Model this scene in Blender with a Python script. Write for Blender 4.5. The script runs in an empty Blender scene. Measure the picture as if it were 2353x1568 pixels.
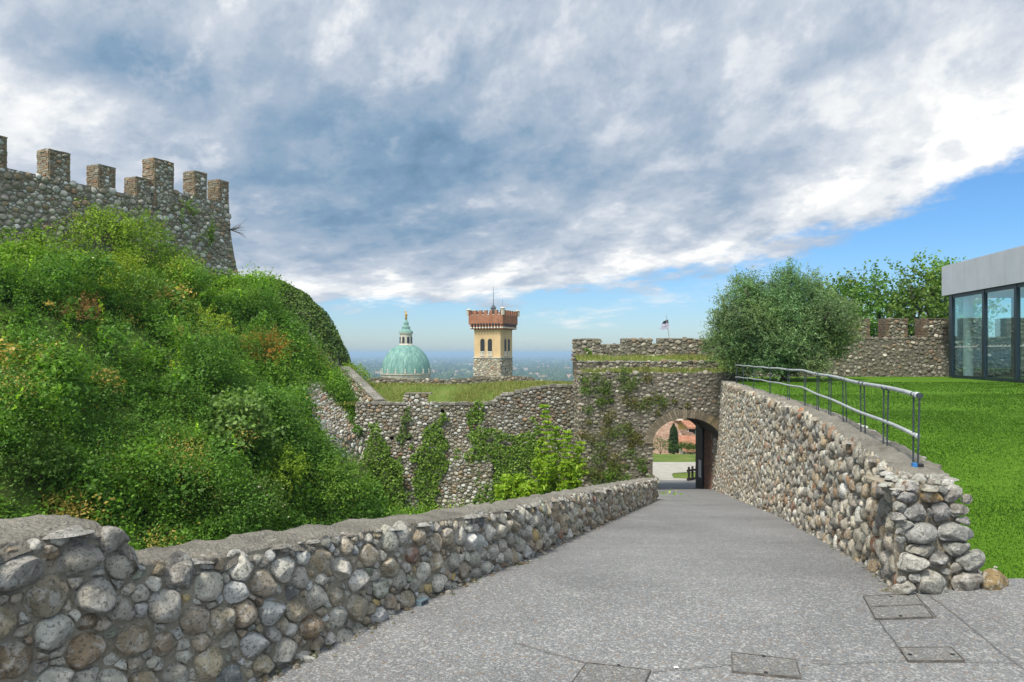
import bpy, math, random
import numpy as np
from mathutils import Vector

R = math.radians
SC = bpy.context.scene
COL = SC.collection
rng = np.random.default_rng(7)

# ------------------------------------------------------------------ camera
FPX, CX, HY = 1634.0, 1176.5, 812.0          # focal length, centre and horizon, photo measured at 2353 px width
CAMZ = 1.6
cam_d = bpy.data.cameras.new("camera")
cam = bpy.data.objects.new("camera", cam_d)
COL.objects.link(cam)
cam.location = (0, 0, CAMZ)
cam.rotation_euler = (R(90), 0, 0)
cam_d.lens = 25.0
cam_d.sensor_width = 36.0
cam_d.shift_y = (HY - 784.0) / 2353.0
cam_d.clip_start = 0.05
cam_d.clip_end = 200000
SC.camera = cam
SC.render.engine = 'CYCLES'
SC.view_settings.view_transform = 'Standard'
SC.view_settings.look = 'None'
SC.view_settings.gamma = 1.0
SC.view_settings.exposure = 0.84
cy = SC.cycles
cy.max_bounces = 7
cy.diffuse_bounces = 3
cy.glossy_bounces = 3
cy.transmission_bounces = 6
cy.transparent_max_bounces = 8
cy.volume_bounces = 0
cy.caustics_reflective = False
cy.caustics_refractive = False
cy.use_denoising = True

# ------------------------------------------------------------------ node helpers
def nd(nt, typ, inputs=None, **props):
    n = nt.nodes.new(typ)
    for k, v in props.items():
        setattr(n, k, v)
    for k, v in (inputs or {}).items():
        if isinstance(v, (bpy.types.NodeSocket, E)):
            nt.links.new(v.s if isinstance(v, E) else v, n.inputs[k])
        else:
            n.inputs[k].default_value = v
    return n

class E:
    """a float socket with arithmetic"""
    def __init__(self, nt, s):
        self.nt, self.s = nt, s
    def _m(self, op, *a):
        n = self.nt.nodes.new('ShaderNodeMath'); n.operation = op
        for i, v in enumerate(a):
            if isinstance(v, E): self.nt.links.new(v.s, n.inputs[i])
            else: n.inputs[i].default_value = v
        return E(self.nt, n.outputs[0])
    def __add__(self, o): return self._m('ADD', self, o)
    __radd__ = __add__
    def __mul__(self, o): return self._m('MULTIPLY', self, o)
    __rmul__ = __mul__
    def __sub__(self, o): return self._m('SUBTRACT', self, o)
    def __rsub__(self, o): return self._m('SUBTRACT', o, self)
    def __truediv__(self, o): return self._m('DIVIDE', self, o)
    def f(self, op, *a): return self._m(op, self, *a)
    def clamp(self, a=0.0, b=1.0): return self._m('MINIMUM', self._m('MAXIMUM', self, a), b)
    def step(self, a, b):
        n = self.nt.nodes.new('ShaderNodeMapRange'); n.interpolation_type = 'SMOOTHSTEP'
        self.nt.links.new(self.s, n.inputs[0]); n.inputs[1].default_value = a; n.inputs[2].default_value = b
        return E(self.nt, n.outputs[0])
    def lin(self, a, b, c=0.0, d=1.0):
        n = self.nt.nodes.new('ShaderNodeMapRange')
        self.nt.links.new(self.s, n.inputs[0])
        for i, v in zip((1, 2, 3, 4), (a, b, c, d)): n.inputs[i].default_value = v
        return E(self.nt, n.outputs[0])

def mixc(nt, fac, a, b, blend='MIX'):
    n = nt.nodes.new('ShaderNodeMix'); n.data_type = 'RGBA'; n.blend_type = blend
    for i, v in ((0, fac), (6, a), (7, b)):
        if isinstance(v, E): v = v.s
        if isinstance(v, bpy.types.NodeSocket): nt.links.new(v, n.inputs[i])
        elif i == 0: n.inputs[0].default_value = v
        else: n.inputs[i].default_value = (*v, 1.0) if len(v) == 3 else v
    return n.outputs[2]

def ramp(nt, fac, stops):
    n = nt.nodes.new('ShaderNodeValToRGB')
    nt.links.new(fac.s if isinstance(fac, E) else fac, n.inputs[0])
    el = n.color_ramp.elements
    while len(el) < len(stops): el.new(0.5)
    for e, (p, c) in zip(el, stops):
        e.position = p; e.color = (*c, 1.0)
    return n.outputs[0]

# ------------------------------------------------------------------ sun and sky
SUN_EL, SUN_AZ = R(58), R(-148)               # azimuth from +Y towards +X: the sun stands left, a little behind the camera
SUN_DIR = Vector((math.sin(SUN_AZ) * math.cos(SUN_EL), math.cos(SUN_AZ) * math.cos(SUN_EL), math.sin(SUN_EL)))
sd = bpy.data.lights.new("sun", 'SUN')
sd.energy = 2.6
sd.angle = R(8)
sd.color = (1.0, 0.93, 0.80)
so = bpy.data.objects.new("sun", sd); COL.objects.link(so)
so.rotation_euler = SUN_DIR.to_track_quat('Z', 'Y').to_euler()

world = bpy.data.worlds.new("World")
SC.world = world
world.use_nodes = True
wt = world.node_tree
wt.nodes.clear()
def build_world():
    tc = nd(wt, 'ShaderNodeTexCoord')
    nrm = nd(wt, 'ShaderNodeVectorMath', {0: tc.outputs['Generated']}, operation='NORMALIZE')
    sep = nd(wt, 'ShaderNodeSeparateXYZ', {0: nrm.outputs[0]})
    x, y, z = (E(wt, sep.outputs[i]) for i in range(3))
    sky = nd(wt, 'ShaderNodeTexSky', sky_type='NISHITA', sun_disc=False, sun_elevation=SUN_EL,
             sun_rotation=SUN_AZ, altitude=190, air_density=1.0, dust_density=0.6, ozone_density=3.0)
    az = x.f('ARCTAN2', y) * 57.29578
    el = z.f('ARCSINE') * 57.29578
    azc = az.clamp(-42, 44)
    edge = azc * 0.090 + azc * azc * 0.0040 + 4.1
    zz = z.f('MAXIMUM', 0.0) + 0.16
    u, v = x / zz, y / zz
    comb = nd(wt, 'ShaderNodeCombineXYZ', {0: u, 1: v, 2: 0.37}).outputs[0]
    def noise(scale, detail, rough, vec=comb, dist=0.0, off=(0, 0, 0)):
        mp = nd(wt, 'ShaderNodeMapping', {0: vec, 1: off})
        n = nd(wt, 'ShaderNodeTexNoise', {'Vector': mp.outputs[0], 'Scale': scale, 'Detail': detail, 'Roughness': rough, 'Distortion': dist})
        return E(wt, n.outputs[0])
    # slanted angle space: the cloud streets climb to the right, as the edge of the deck does
    ang = nd(wt, 'ShaderNodeCombineXYZ', {0: az * 0.055, 1: (el.f('MAXIMUM', -1.0) + 2.5).f('LOGARITHM', math.e) * 1.45 - az * 0.012, 2: 0.2}).outputs[0]
    nb = noise(1.0, 3, 0.5, off=(3.1, 0.4, 0))                 # big lumps
    nm = noise(2.6, 9, 0.60, dist=0.15)                        # billows
    ns = noise(1.5, 10, 0.60, vec=ang, dist=0.08, off=(1.3, 5.7, 0))
    nf = noise(5.0, 9, 0.64, vec=ang, dist=0.06, off=(7.3, 2.2, 0))
    npf = noise(3.3, 10, 0.58, vec=ang, dist=0.12, off=(2.3, 9.2, 0))   # small broken puffs
    m = el - edge + (nm - 0.5) * 3.0 + (ns - 0.5) * 4.2 + (nf - 0.5) * 3.6
    cover = m.step(-0.5, 1.0)
    # thin bars of cloud low over the plain
    bars = ns.step(0.55, 0.66) * nf.step(0.35, 0.6) * el.lin(0.4, 1.5).clamp() * el.lin(6.5, 3.0).clamp() * 0.75
    def blob(a0, e0, sa, se):
        da = (az - a0) * (1.0 / sa); de = (el - e0) * (1.0 / se)
        return (da * da + de * de).f('MULTIPLY', -1.0).f('EXPONENT')
    depth = el - edge
    white = depth.lin(-0.5, 0.8).clamp() * (depth / az.lin(-15, 30, 3.8, 8.0)).lin(1.0, 0.2).clamp() * az.lin(-18, 30, 0.78, 0.78).clamp()
    tone = (0.54 + (nb - 0.5) * 0.36 + (nm - 0.5) * 0.40 + (ns - 0.5) * 0.50 + (nf - 0.5) * 0.42 + white * 0.40
            - blob(-28, 20.0, 6.0, 2.6) * 0.34 - blob(-9, 15.0, 12, 5.0) * 0.22 - blob(6, 17, 11, 5) * 0.07 - blob(-14, 10, 12, 2.6) * 0.10
            + blob(-35, 17.0, 7.0, 6.0) * 0.30 + blob(-33, 24, 12, 2.5) * 0.10 + blob(-17, 21, 6.0, 3.0) * 0.12
            + blob(24, 21, 16, 8) * 0.13 + blob(-8, 25, 20, 3) * 0.12 + blob(30, 15.5, 8, 3.5) * 0.12)
    puff = npf.step(0.50, 0.66) * (0.16 + white * 0.30 + blob(-20, 18, 12, 5) * 0.16 + blob(-8, 9, 14, 4) * 0.12)
    holes = (1 - npf.step(0.36, 0.50)) * (0.12 + white * 0.10)
    tone = tone + puff - holes
    cc = ramp(wt, tone.clamp(), [(0.0, (0.12, 0.23, 0.37)), (0.28, (0.23, 0.355, 0.50)), (0.50, (0.40, 0.485, 0.60)),
                                  (0.68, (0.58, 0.635, 0.72)), (0.84, (0.80, 0.83, 0.86)), (1.0, (0.98, 0.98, 0.97))])
    # added glow in the unseen cloud around the sun, brightening walls from behind the camera
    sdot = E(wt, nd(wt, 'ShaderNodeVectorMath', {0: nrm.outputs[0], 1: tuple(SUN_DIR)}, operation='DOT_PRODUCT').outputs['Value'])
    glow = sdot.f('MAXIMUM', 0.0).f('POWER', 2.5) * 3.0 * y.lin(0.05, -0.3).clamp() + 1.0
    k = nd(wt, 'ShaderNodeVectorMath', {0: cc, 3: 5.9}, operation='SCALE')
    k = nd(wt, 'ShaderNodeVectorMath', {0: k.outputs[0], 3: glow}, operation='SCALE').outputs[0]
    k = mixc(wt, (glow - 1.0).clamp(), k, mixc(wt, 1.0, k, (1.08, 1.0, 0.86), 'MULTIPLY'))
    skyc = mixc(wt, el.lin(0.0, 9.0).clamp(), mixc(wt, 1.0, sky.outputs[0], (0.58, 0.66, 0.77), 'MULTIPLY'), mixc(wt, 1.0, sky.outputs[0], (0.44, 0.67, 0.86), 'MULTIPLY'))
    kb = nd(wt, 'ShaderNodeVectorMath', {0: (0.88, 0.90, 0.90), 3: 5.9}, operation='SCALE').outputs[0]
    c1 = mixc(wt, bars, skyc, kb)
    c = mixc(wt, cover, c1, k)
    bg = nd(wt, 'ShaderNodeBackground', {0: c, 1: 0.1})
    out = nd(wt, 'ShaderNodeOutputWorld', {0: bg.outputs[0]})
build_world()

# ------------------------------------------------------------------ numeric helpers
def W(px, py, Y):
    return np.array(((px - CX) / FPX * Y, Y, CAMZ + (HY - py) / FPX * Y))

def _hash(ix, iy, iz, seed):
    h = (ix.astype(np.int64) * 374761393 + iy.astype(np.int64) * 668265263 + iz.astype(np.int64) * 2147483647 + seed * 974711) & 0xFFFFFFFF
    h = ((h ^ (h >> 13)) * 1274126177) & 0xFFFFFFFF
    h = (h ^ (h >> 16)) & 0xFFFF
    return h / 65535.0

def vnoise(p, seed=0):
    p = np.asarray(p, float)
    i = np.floor(p).astype(np.int64); f = p - i
    f = f * f * (3 - 2 * f)
    r = 0
    for dx in (0, 1):
        wx = f[..., 0] if dx else 1 - f[..., 0]
        for dy in (0, 1):
            wy = f[..., 1] if dy else 1 - f[..., 1]
            for dz in (0, 1):
                wz = f[..., 2] if dz else 1 - f[..., 2]
                r = r + wx * wy * wz * _hash(i[..., 0] + dx, i[..., 1] + dy, i[..., 2] + dz, seed)
    return r * 2 - 1

def fbm(p, seed=0, octv=4, gain=0.5):
    a, r, q = 1.0, 0, np.asarray(p, float)
    for o in range(octv):
        r = r + a * vnoise(q, seed + o * 17); a *= gain; q = q * 2.03 + 11.3
    return r

def unit(v):
    return v / np.maximum(np.linalg.norm(v, axis=-1, keepdims=True), 1e-9)

ORG = {}                                       # world origin of every object a mesh hangs under

def link_mesh(name, verts, faces, mat, parent=None, smooth=False, col=None):
    """verts in world coordinates; faces: list of (n,3) / (n,4) arrays or lists"""
    verts = np.asarray(verts, np.float64).reshape(-1, 3)
    org = ORG.get(parent.name, np.zeros(3)) if parent else np.zeros(3)
    me = bpy.data.meshes.new(name)
    idx, starts, tot = [], [], 0
    for f in faces:
        f = np.asarray(f, np.int32)
        if f.size == 0: continue
        k = f.shape[1]
        idx.append(f.reshape(-1)); starts.append(tot + np.arange(f.shape[0]) * k); tot += f.size
    idx = np.concatenate(idx).astype(np.int32); starts = np.concatenate(starts).astype(np.int32)
    me.vertices.add(len(verts)); me.vertices.foreach_set('co', (verts - org).astype(np.float32).ravel())
    me.loops.add(tot); me.loops.foreach_set('vertex_index', idx)
    me.polygons.add(len(starts)); me.polygons.foreach_set('loop_start', starts)
    me.polygons.foreach_set('use_smooth', np.full(len(starts), bool(smooth)))
    me.update(calc_edges=True)
    if col is not None:
        a = me.attributes.new('col', 'FLOAT_COLOR', 'POINT')
        c = np.ones((len(verts), 4), np.float32); c[:, :3] = col
        a.data.foreach_set('color', c.ravel())
    me.materials.append(mat)
    o = bpy.data.objects.new(name, me)
    COL.objects.link(o)
    if parent:
        o.parent = parent
    ORG[o.name] = org
    return o

def tag(o, label=None, cat=None, group=None, kind=None):
    if label: o['label'] = label
    if cat: o['category'] = cat
    if group: o['group'] = group
    if kind: o['kind'] = kind
    return o

def thing(name, label, cat, loc=(0, 0, 0), group=None, rot=0.0):
    o = bpy.data.objects.new(name, None); COL.objects.link(o)
    o.empty_display_size = 0.3
    o.location = loc; o.rotation_euler = (0, 0, rot)
    ORG[o.name] = np.array(loc, float) if rot == 0.0 else np.zeros(3)
    return tag(o, label, cat, group, 'thing')

class MB:
    """collects shapes into one mesh"""
    def __init__(self): self.v, self.q, self.t, self.n, self.c = [], [], [], 0, []
    def add(self, v, q=None, t=None, c=None):
        v = np.asarray(v, float).reshape(-1, 3)
        self.v.append(v)
        if q is not None and len(q): self.q.append(np.asarray(q, int) + self.n)
        if t is not None and len(t): self.t.append(np.asarray(t, int) + self.n)
        self.c.append(np.broadcast_to(np.array([0.3, 0.3, 0.3]) if c is None else np.asarray(c, float), (len(v), 3)))
        self.n += len(v)
        return self
    def hexa(self, p, c=None):
        """8 corners: bottom ring of four, top ring of four, both anticlockwise from above"""
        return self.add(p, [(3, 2, 1, 0), (4, 5, 6, 7), (0, 1, 5, 4), (1, 2, 6, 5), (2, 3, 7, 6), (3, 0, 4, 7)], c=c)
    def box(self, x0, x1, y0, y1, z0, z1, c=None):
        return self.hexa([(x0, y0, z0), (x1, y0, z0), (x1, y1, z0), (x0, y1, z0), (x0, y0, z1), (x1, y0, z1), (x1, y1, z1), (x0, y1, z1)], c)
    def obox(self, o, a, b, c3, c=None):
        """corner o, edge vectors a, b, c3 (right handed)"""
        o, a, b, c3 = (np.asarray(k, float) for k in (o, a, b, c3))
        if np.dot(np.cross(a, b), c3) < 0: a, b = b, a
        return self.hexa([o, o + a, o + a + b, o + b, o + c3, o + a + c3, o + a + b + c3, o + b + c3], c)
    def tube(self, pts, rad, n=8, cap=True, c=None):
        pts = np.asarray(pts, float); m = len(pts)
        rad = np.broadcast_to(np.asarray(rad, float), (m,))
        tg = unit(np.gradient(pts, axis=0))
        ref = np.array([0, 0, 1.0]) if abs(tg[0][2]) < 0.9 else np.array([1.0, 0, 0])
        vs = []
        for i in range(m):
            a = unit(np.cross(ref, tg[i])); b = np.cross(tg[i], a); ref = b if abs(np.dot(b, tg[i])) < 0.9 else ref
            th = np.arange(n) * 2 * np.pi / n
            vs.append(pts[i] + rad[i] * (np.cos(th)[:, None] * a + np.sin(th)[:, None] * b))
        v = np.concatenate(vs)
        q = [(i * n + j, i * n + (j + 1) % n, (i + 1) * n + (j + 1) % n, (i + 1) * n + j) for i in range(m - 1) for j in range(n)]
        t = []
        if cap:
            v = np.vstack([v, pts[0], pts[-1]])
            for j in range(n):
                t.append((m * n, (j + 1) % n, j)); t.append((m * n + 1, (m - 1) * n + j, (m - 1) * n + (j + 1) % n))
        return self.add(v, q, t, c)
    def lathe(self, prof, cx=0, cy_=0, n=24, c=None, rib=0.0, nrib=0):
        prof = np.asarray(prof, float); m = len(prof)
        th = np.arange(n) * 2 * np.pi / n
        k = 1 + (rib * np.cos(th * nrib) if nrib else 0 * th)
        v = np.stack([cx + prof[:, :1] * np.cos(th) * k, cy_ + prof[:, :1] * np.sin(th) * k, np.repeat(prof[:, 1:], n, 1)], -1).reshape(-1, 3)
        q = [(i * n + j, i * n + (j + 1) % n, (i + 1) * n + (j + 1) % n, (i + 1) * n + j) for i in range(m - 1) for j in range(n)]
        return self.add(v, q, c=c)
    def grid(self, P, c=None, flip=False):
        """P (a,b,3) grid of points"""
        a, b = P.shape[:2]
        i = np.arange(a - 1)[:, None] * b + np.arange(b - 1)[None]
        q = np.stack([i, i + 1, i + b + 1, i + b], -1).reshape(-1, 4)
        if flip: q = q[:, ::-1]
        return self.add(P.reshape(-1, 3), q, c=c)
    def prism(self, poly, y0, y1, axis='y', c=None):
        """poly of (x,z) anticlockwise seen from -y, swept from y0 to y1"""
        n = len(poly)
        v = [(p[0], y0, p[1]) for p in poly] + [(p[0], y1, p[1]) for p in poly]
        q = [(j, n + j, n + (j + 1) % n, (j + 1) % n) for j in range(n)]
        base = self.n
        self.add(v, q, c=c)
        for k in range(1, n - 1):
            self.t.append(np.array([(0, k, k + 1), (n, n + k + 1, n + k)]) + base)
        return self
    def build(self, name, mat, parent=None, smooth=False, color=False):
        fs = []
        if self.q: fs.append(np.concatenate(self.q))
        if self.t: fs.append(np.concatenate(self.t))
        return link_mesh(name, np.concatenate(self.v), fs, mat, parent, smooth, np.concatenate(self.c) if color else None)

# ------------------------------------------------------------------ masonry: packed stones as real domes
def pack(L, H, r0, r1, keep=None, seed=1, aspect=1.25, fixed=None, tries=14, power=2.0, keep_r=False):
    """variable-radius dart throwing on an L x H rectangle; stones lie wider than tall by aspect"""
    g = random.Random(seed)
    cell = r1 * 1.0
    bins = {}
    pts = []
    def put(u, w, r, real):
        pts.append((u, w, r, real)); bins.setdefault((int(u // cell), int(w // cell)), []).append((u, w, r))
    for f in (fixed or []):
        put(f[0], f[1] * aspect, f[2], False)
    Hs = H * aspect
    n_est = int(L * Hs / (math.pi * (0.5 * (r0 + r1)) ** 2))
    radii = [r0 + (r1 - r0) * g.random() ** power for _ in range(n_est * tries)]
    k = len(radii) // 3
    radii = sorted(radii[:k], reverse=True) + radii[k:2 * k] + [r0 + (r1 - r0) * 0.25 * g.random() for _ in range(k)]
    for r in radii:
        u, w = g.random() * L, g.random() * Hs
        if keep and not (keep(u, w / aspect, r) if keep_r else keep(u, w / aspect)): continue
        a, b = int(u // cell), int(w // cell)
        ok = True
        for i in (-2, -1, 0, 1, 2):
            for j in (-2, -1, 0, 1, 2):
                for (pu, pw, pr) in bins.get((a + i, b + j), ()):
                    if (pu - u) ** 2 + (pw - w) ** 2 < (0.83 * (pr + r)) ** 2:
                        ok = False; break
                if not ok: break
            if not ok: break
        if ok: put(u, w, r, True)
    return pts

PAL_GREY = [((0.464, 0.404, 0.319), 14), ((0.461, 0.439, 0.394), 24), ((0.354, 0.340, 0.313), 16), ((0.600, 0.577, 0.525), 18), ((0.700, 0.700, 0.700), 9), ((0.386, 0.321, 0.244), 13),
            ((0.307, 0.236, 0.163), 7), ((0.480, 0.406, 0.300), 10), ((0.33, 0.215, 0.165), 2), ((0.227, 0.236, 0.250), 4), ((0.560, 0.433, 0.212), 2), ((0.360, 0.380, 0.313), 7)]
PAL_WARM = [((0.363, 0.336, 0.294), 22), ((0.476, 0.437, 0.359), 18), ((0.613, 0.560, 0.468), 12), ((0.284, 0.263, 0.229), 16), ((0.386, 0.303, 0.207), 13), ((0.272, 0.185, 0.120), 8),
            ((0.340, 0.180, 0.109), 3), ((0.632, 0.646, 0.610), 5), ((0.249, 0.241, 0.229), 7)]
PAL_DARK = [((0.200, 0.180, 0.151), 26), ((0.275, 0.252, 0.213), 20), ((0.375, 0.342, 0.291), 14), ((0.150, 0.132, 0.106), 14), ((0.550, 0.510, 0.448), 6), ((0.275, 0.192, 0.129), 11), ((0.213, 0.204, 0.140), 9)]
PAL_CASTLE = [((0.66, 0.655, 0.64), 8), ((0.392, 0.359, 0.309), 20), ((0.519, 0.481, 0.425), 18), ((0.700, 0.664, 0.605), 13), ((0.700, 0.700, 0.700), 7), ((0.280, 0.244, 0.193), 16), ((0.364, 0.271, 0.180), 12), ((0.308, 0.292, 0.206), 8), ((0.463, 0.298, 0.193), 4)]

def stones(pts, fmap, depth=0.5, M=14, K=4, gap=0.012, pal=PAL_GREY, aspect=1.25, seed=3, rough=0.10, flat=(2.0, 3.6), lump=1.0, tint=0.20, facet=0.6):
    """domes over power-diagram cells of the packing; fmap(u, v) -> points, normals"""
    g = np.random.default_rng(seed)
    P = np.array([(a, b, r) for a, b, r, _ in pts]); real = np.array([p[3] for p in pts])
    ids = np.nonzero(real)[0]
    n = len(ids)
    th = np.arange(M) * 2 * np.pi / M
    rad = np.zeros((n, M))
    ell_a = g.uniform(0, np.pi, n); ell_e = g.uniform(0.68, 1.0, n)
    for c0 in range(0, n, 400):
        ii = ids[c0:c0 + 400]
        d = P[ii][:, None, :2] - P[None, :, :2]
        D = np.sqrt((d ** 2).sum(-1)); D[np.arange(len(ii)), ii] = 1e9
        k = min(14, D.shape[1] - 1)
        nb = np.argpartition(D, k - 1, axis=1)[:, :k]
        Dn = np.take_along_axis(D, nb, 1)
        dv = P[nb][..., :2] - P[ii][:, None, :2]
        ph = np.arctan2(dv[..., 1], dv[..., 0])
        ri = P[ii, 2][:, None]; rj = P[nb, 2]
        w = np.clip((Dn ** 2 + ri ** 2 - rj ** 2) / (2 * Dn), 0.25 * ri, 4 * ri)
        cs = np.cos(th[None, None, :] - ph[..., None])
        inv = np.where(cs > 0.05, np.maximum(cs, 0.05) / w[..., None], 0)
        lim = 1.58 * ri * (ell_e[c0:c0 + 400, None] + (1 - ell_e[c0:c0 + 400, None]) * np.abs(np.cos(th[None] - ell_a[c0:c0 + 400, None])))
        p = 9.0
        s = (inv ** p).sum(1) + (1.0 / lim) ** p
        rad[c0:c0 + 400] = s ** (-1.0 / p)
    rad = np.maximum(rad - gap * 0.5, 0.012)
    rr = P[ids, 2]
    # rings: a skirt sunk in the mortar, then a rounded shoulder up to the crown
    rho = [1.0, 1.0] + [math.cos(0.5 * math.pi * (k + 1) / (K + 0.6)) ** 0.72 for k in range(K - 1)]
    fl = g.uniform(flat[0], flat[1], n)
    dep = rr * depth * g.uniform(0.75, 1.3, n)
    tilt = g.normal(0, 0.16, (n, 2))
    ctr = P[ids, :2]
    su, sv, sh = [], [], []
    for k, q in enumerate(rho):
        h = -0.35 * np.ones(n) if k == 0 else (1 - q ** fl) ** (1 / fl) * 1.0
        if k == 1: h = 0.05 * np.ones(n)
        du = q * rad * np.cos(th); dv = q * rad * np.sin(th)
        su.append(ctr[:, :1] + du); sv.append(ctr[:, 1:] + dv)
        sh.append(dep[:, None] * h[:, None] + (tilt[:, :1] * du + tilt[:, 1:] * dv) * min(1.0, h.mean() * 1.5 if k > 1 else 0))
    su, sv, sh = (np.stack(a, 1) for a in (su, sv, sh))        # n, rings, M
    off = g.uniform(0, 60, (n, 1, 1, 3))
    q3 = np.stack([su, sv, sh], -1) / rr[:, None, None, None] * 1.15 * lump + off
    nz = fbm(q3, seed, 3)
    nz2 = fbm(q3 + 31.7, seed + 5, 2)
    sh = sh + (nz * rough * rr[:, None, None]) * np.array([0, 0.3] + [1.0] * (len(rho) - 2))[None, :, None]
    k1 = 1 + 0.10 * nz2 * np.array([0.0, 0.6] + [1.0] * (len(rho) - 2))[None, :, None]
    su = ctr[:, :1, None] + (su - ctr[:, :1, None]) * k1; sv = ctr[:, 1:, None] + (sv - ctr[:, 1:, None]) * k1
    # broken faces: each stone is cut by a few random planes
    A = np.stack([(su - ctr[:, :1, None]) / rr[:, None, None], (sv - ctr[:, 1:, None]) / rr[:, None, None], sh / rr[:, None, None]], -1)
    amt = np.clip(g.normal(facet, 0.3, n), 0, 1)[:, None, None, None]
    hs = depth
    for _ in range(7):
        pn = unit(np.stack([g.normal(0, 1, n), g.normal(0, 1, n), np.abs(g.normal(0.35, 0.5, n)) / max(hs, .3)], -1))[:, None, None, :]
        of = g.uniform(0.52, 0.95, n)[:, None, None] * np.sqrt(pn[..., 0] ** 2 + pn[..., 1] ** 2 + (hs * pn[..., 2]) ** 2)
        ex = np.maximum((A * pn).sum(-1) - of, 0)
        A = A - (ex[..., None] * pn) * 0.9 * amt
    fixr = np.array([0.0, 0.5] + [1.0] * (len(rho) - 2))[None, :, None]
    su = su * (1 - fixr) + fixr * (ctr[:, :1, None] + A[..., 0] * rr[:, None, None]); sv = sv * (1 - fixr) + fixr * (ctr[:, 1:, None] + A[..., 1] * rr[:, None, None]); sh = sh * (1 - fixr) + fixr * A[..., 2] * rr[:, None, None]
    topc = np.stack([ctr[:, 0], ctr[:, 1], sh[:, -1].mean(1) + dep * 0.03], -1)
    U = np.concatenate([su.reshape(n, -1), topc[:, :1]], 1); V = np.concatenate([sv.reshape(n, -1), topc[:, 1:2]], 1) / aspect
    Hh = np.concatenate([sh.reshape(n, -1), topc[:, 2:]], 1)
    pw, nw = fmap(U.ravel(), V.ravel())
    verts = pw + nw * Hh.ravel()[:, None]
    nr = len(rho); nv = nr * M + 1
    ring = np.array([(k * M + j, k * M + (j + 1) % M, (k + 1) * M + (j + 1) % M, (k + 1) * M + j) for k in range(nr - 1) for j in range(M)])
    cap = np.array([((nr - 1) * M + j, (nr - 1) * M + (j + 1) % M, nr * M) for j in range(M)])
    base = (np.arange(n) * nv)[:, None, None]
    q = (ring[None] + base).reshape(-1, 4); t = (cap[None] + base).reshape(-1, 3)
    cols = np.array([c for c, _ in pal]); wts = np.array([w for _, w in pal], float); wts /= wts.sum()
    cc = cols[g.choice(len(cols), n, p=wts)] * g.uniform(1 - tint, 1 + tint, (n, 1)) * g.uniform(0.98, 1.02, (n, 3))
    return verts, q, t, np.repeat(np.clip(cc, 0.03, 0.72), nv, 0)

def plane_map(o, eu, ev, nn):
    o, eu, ev, nn = (np.asarray(a, float) for a in (o, eu, ev, nn))
    return lambda u, v: (o + u[:, None] * eu + v[:, None] * ev, np.broadcast_to(nn, (len(u), 3)))

def stone_panel(mb, o, eu, ev, nn, L, H, r0, r1, keep=None, seed=1, **kw):
    asp = kw.get('aspect', 1.25)
    pts = pack(L, H, r0, r1, keep, seed, asp)
    if not any(p[3] for p in pts): return
    v, q, t, c = stones(pts, plane_map(o, eu, ev, nn), seed=seed, **kw)
    mb.add(v, q, t, c)

def bricks(mb, o, eu, ev, nn, L, H, bl=0.26, bh=0.065, dep=0.03, seed=1, col=((0.30, 0.20, 0.13), (0.27, 0.22, 0.16), (0.36, 0.26, 0.16)), keep=None):
    g = random.Random(seed)
    o, eu, ev, nn = (np.asarray(a, float) for a in (o, eu, ev, nn))
    rows = int(round(H / bh)); bh = H / rows
    for r in range(rows):
        u = -g.random() * bl
        while u < L:
            w = bl * g.uniform(0.75, 1.2); u0, u1 = max(0, u), min(L, u + w)
            if u1 - u0 > 0.03 and (keep is None or keep((u0 + u1) / 2, (r + 0.5) * bh)):
                d = dep * g.uniform(0.4, 1.5)
                c = np.array(col[g.randrange(len(col))]) * g.uniform(0.75, 1.2)
                a = o + eu * (u0 + 0.006) + ev * (r * bh + 0.006) - nn * 0.03
                mb.obox(a, eu * (u1 - u0 - 0.012), ev * (bh - 0.012), nn * (0.03 + d), c)
            u += w

# ------------------------------------------------------------------ foliage
def leaf_quads(c, size, g, up=0.6, out=None, aspect=0.55, fold=0.22):
    n = len(c)
    nrm = g.normal(0, 1, (n, 3)); nrm[:, 2] += up * 1.6
    if out is not None: nrm += out * 1.3
    nrm = unit(nrm)
    a = unit(np.cross(nrm, g.normal(0, 1, (n, 3)))); b = np.cross(nrm, a)
    L = (np.broadcast_to(size, (n,)) * g.uniform(0.65, 1.3, n))[:, None]
    Wd = L * aspect
    v = np.stack([c - a * L * 0.5, c + b * Wd * 0.5 - nrm * L * fold * 0.3 - a * L * 0.08, c + a * L * 0.5 - nrm * L * fold, c - b * Wd * 0.5 - nrm * L * fold * 0.3 - a * L * 0.08], 1).reshape(-1, 3)
    q = np.arange(n * 4).reshape(n, 4)
    return v, q

def lumpy(g, n, nl=9, amp=0.3, low=-0.35):
    """directions with a lumpy radius"""
    d = unit(g.normal(0, 1, (n * 3, 3))); d = d[d[:, 2] > low][:n]
    lc = unit(g.normal(0, 1, (nl, 3)) + np.array([0, 0, 0.3])); la = g.uniform(-0.7, 1.0, nl)
    k = (np.exp((d @ lc.T - 1) * 7) * la).sum(1)
    return d, 1 + amp * k

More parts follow.
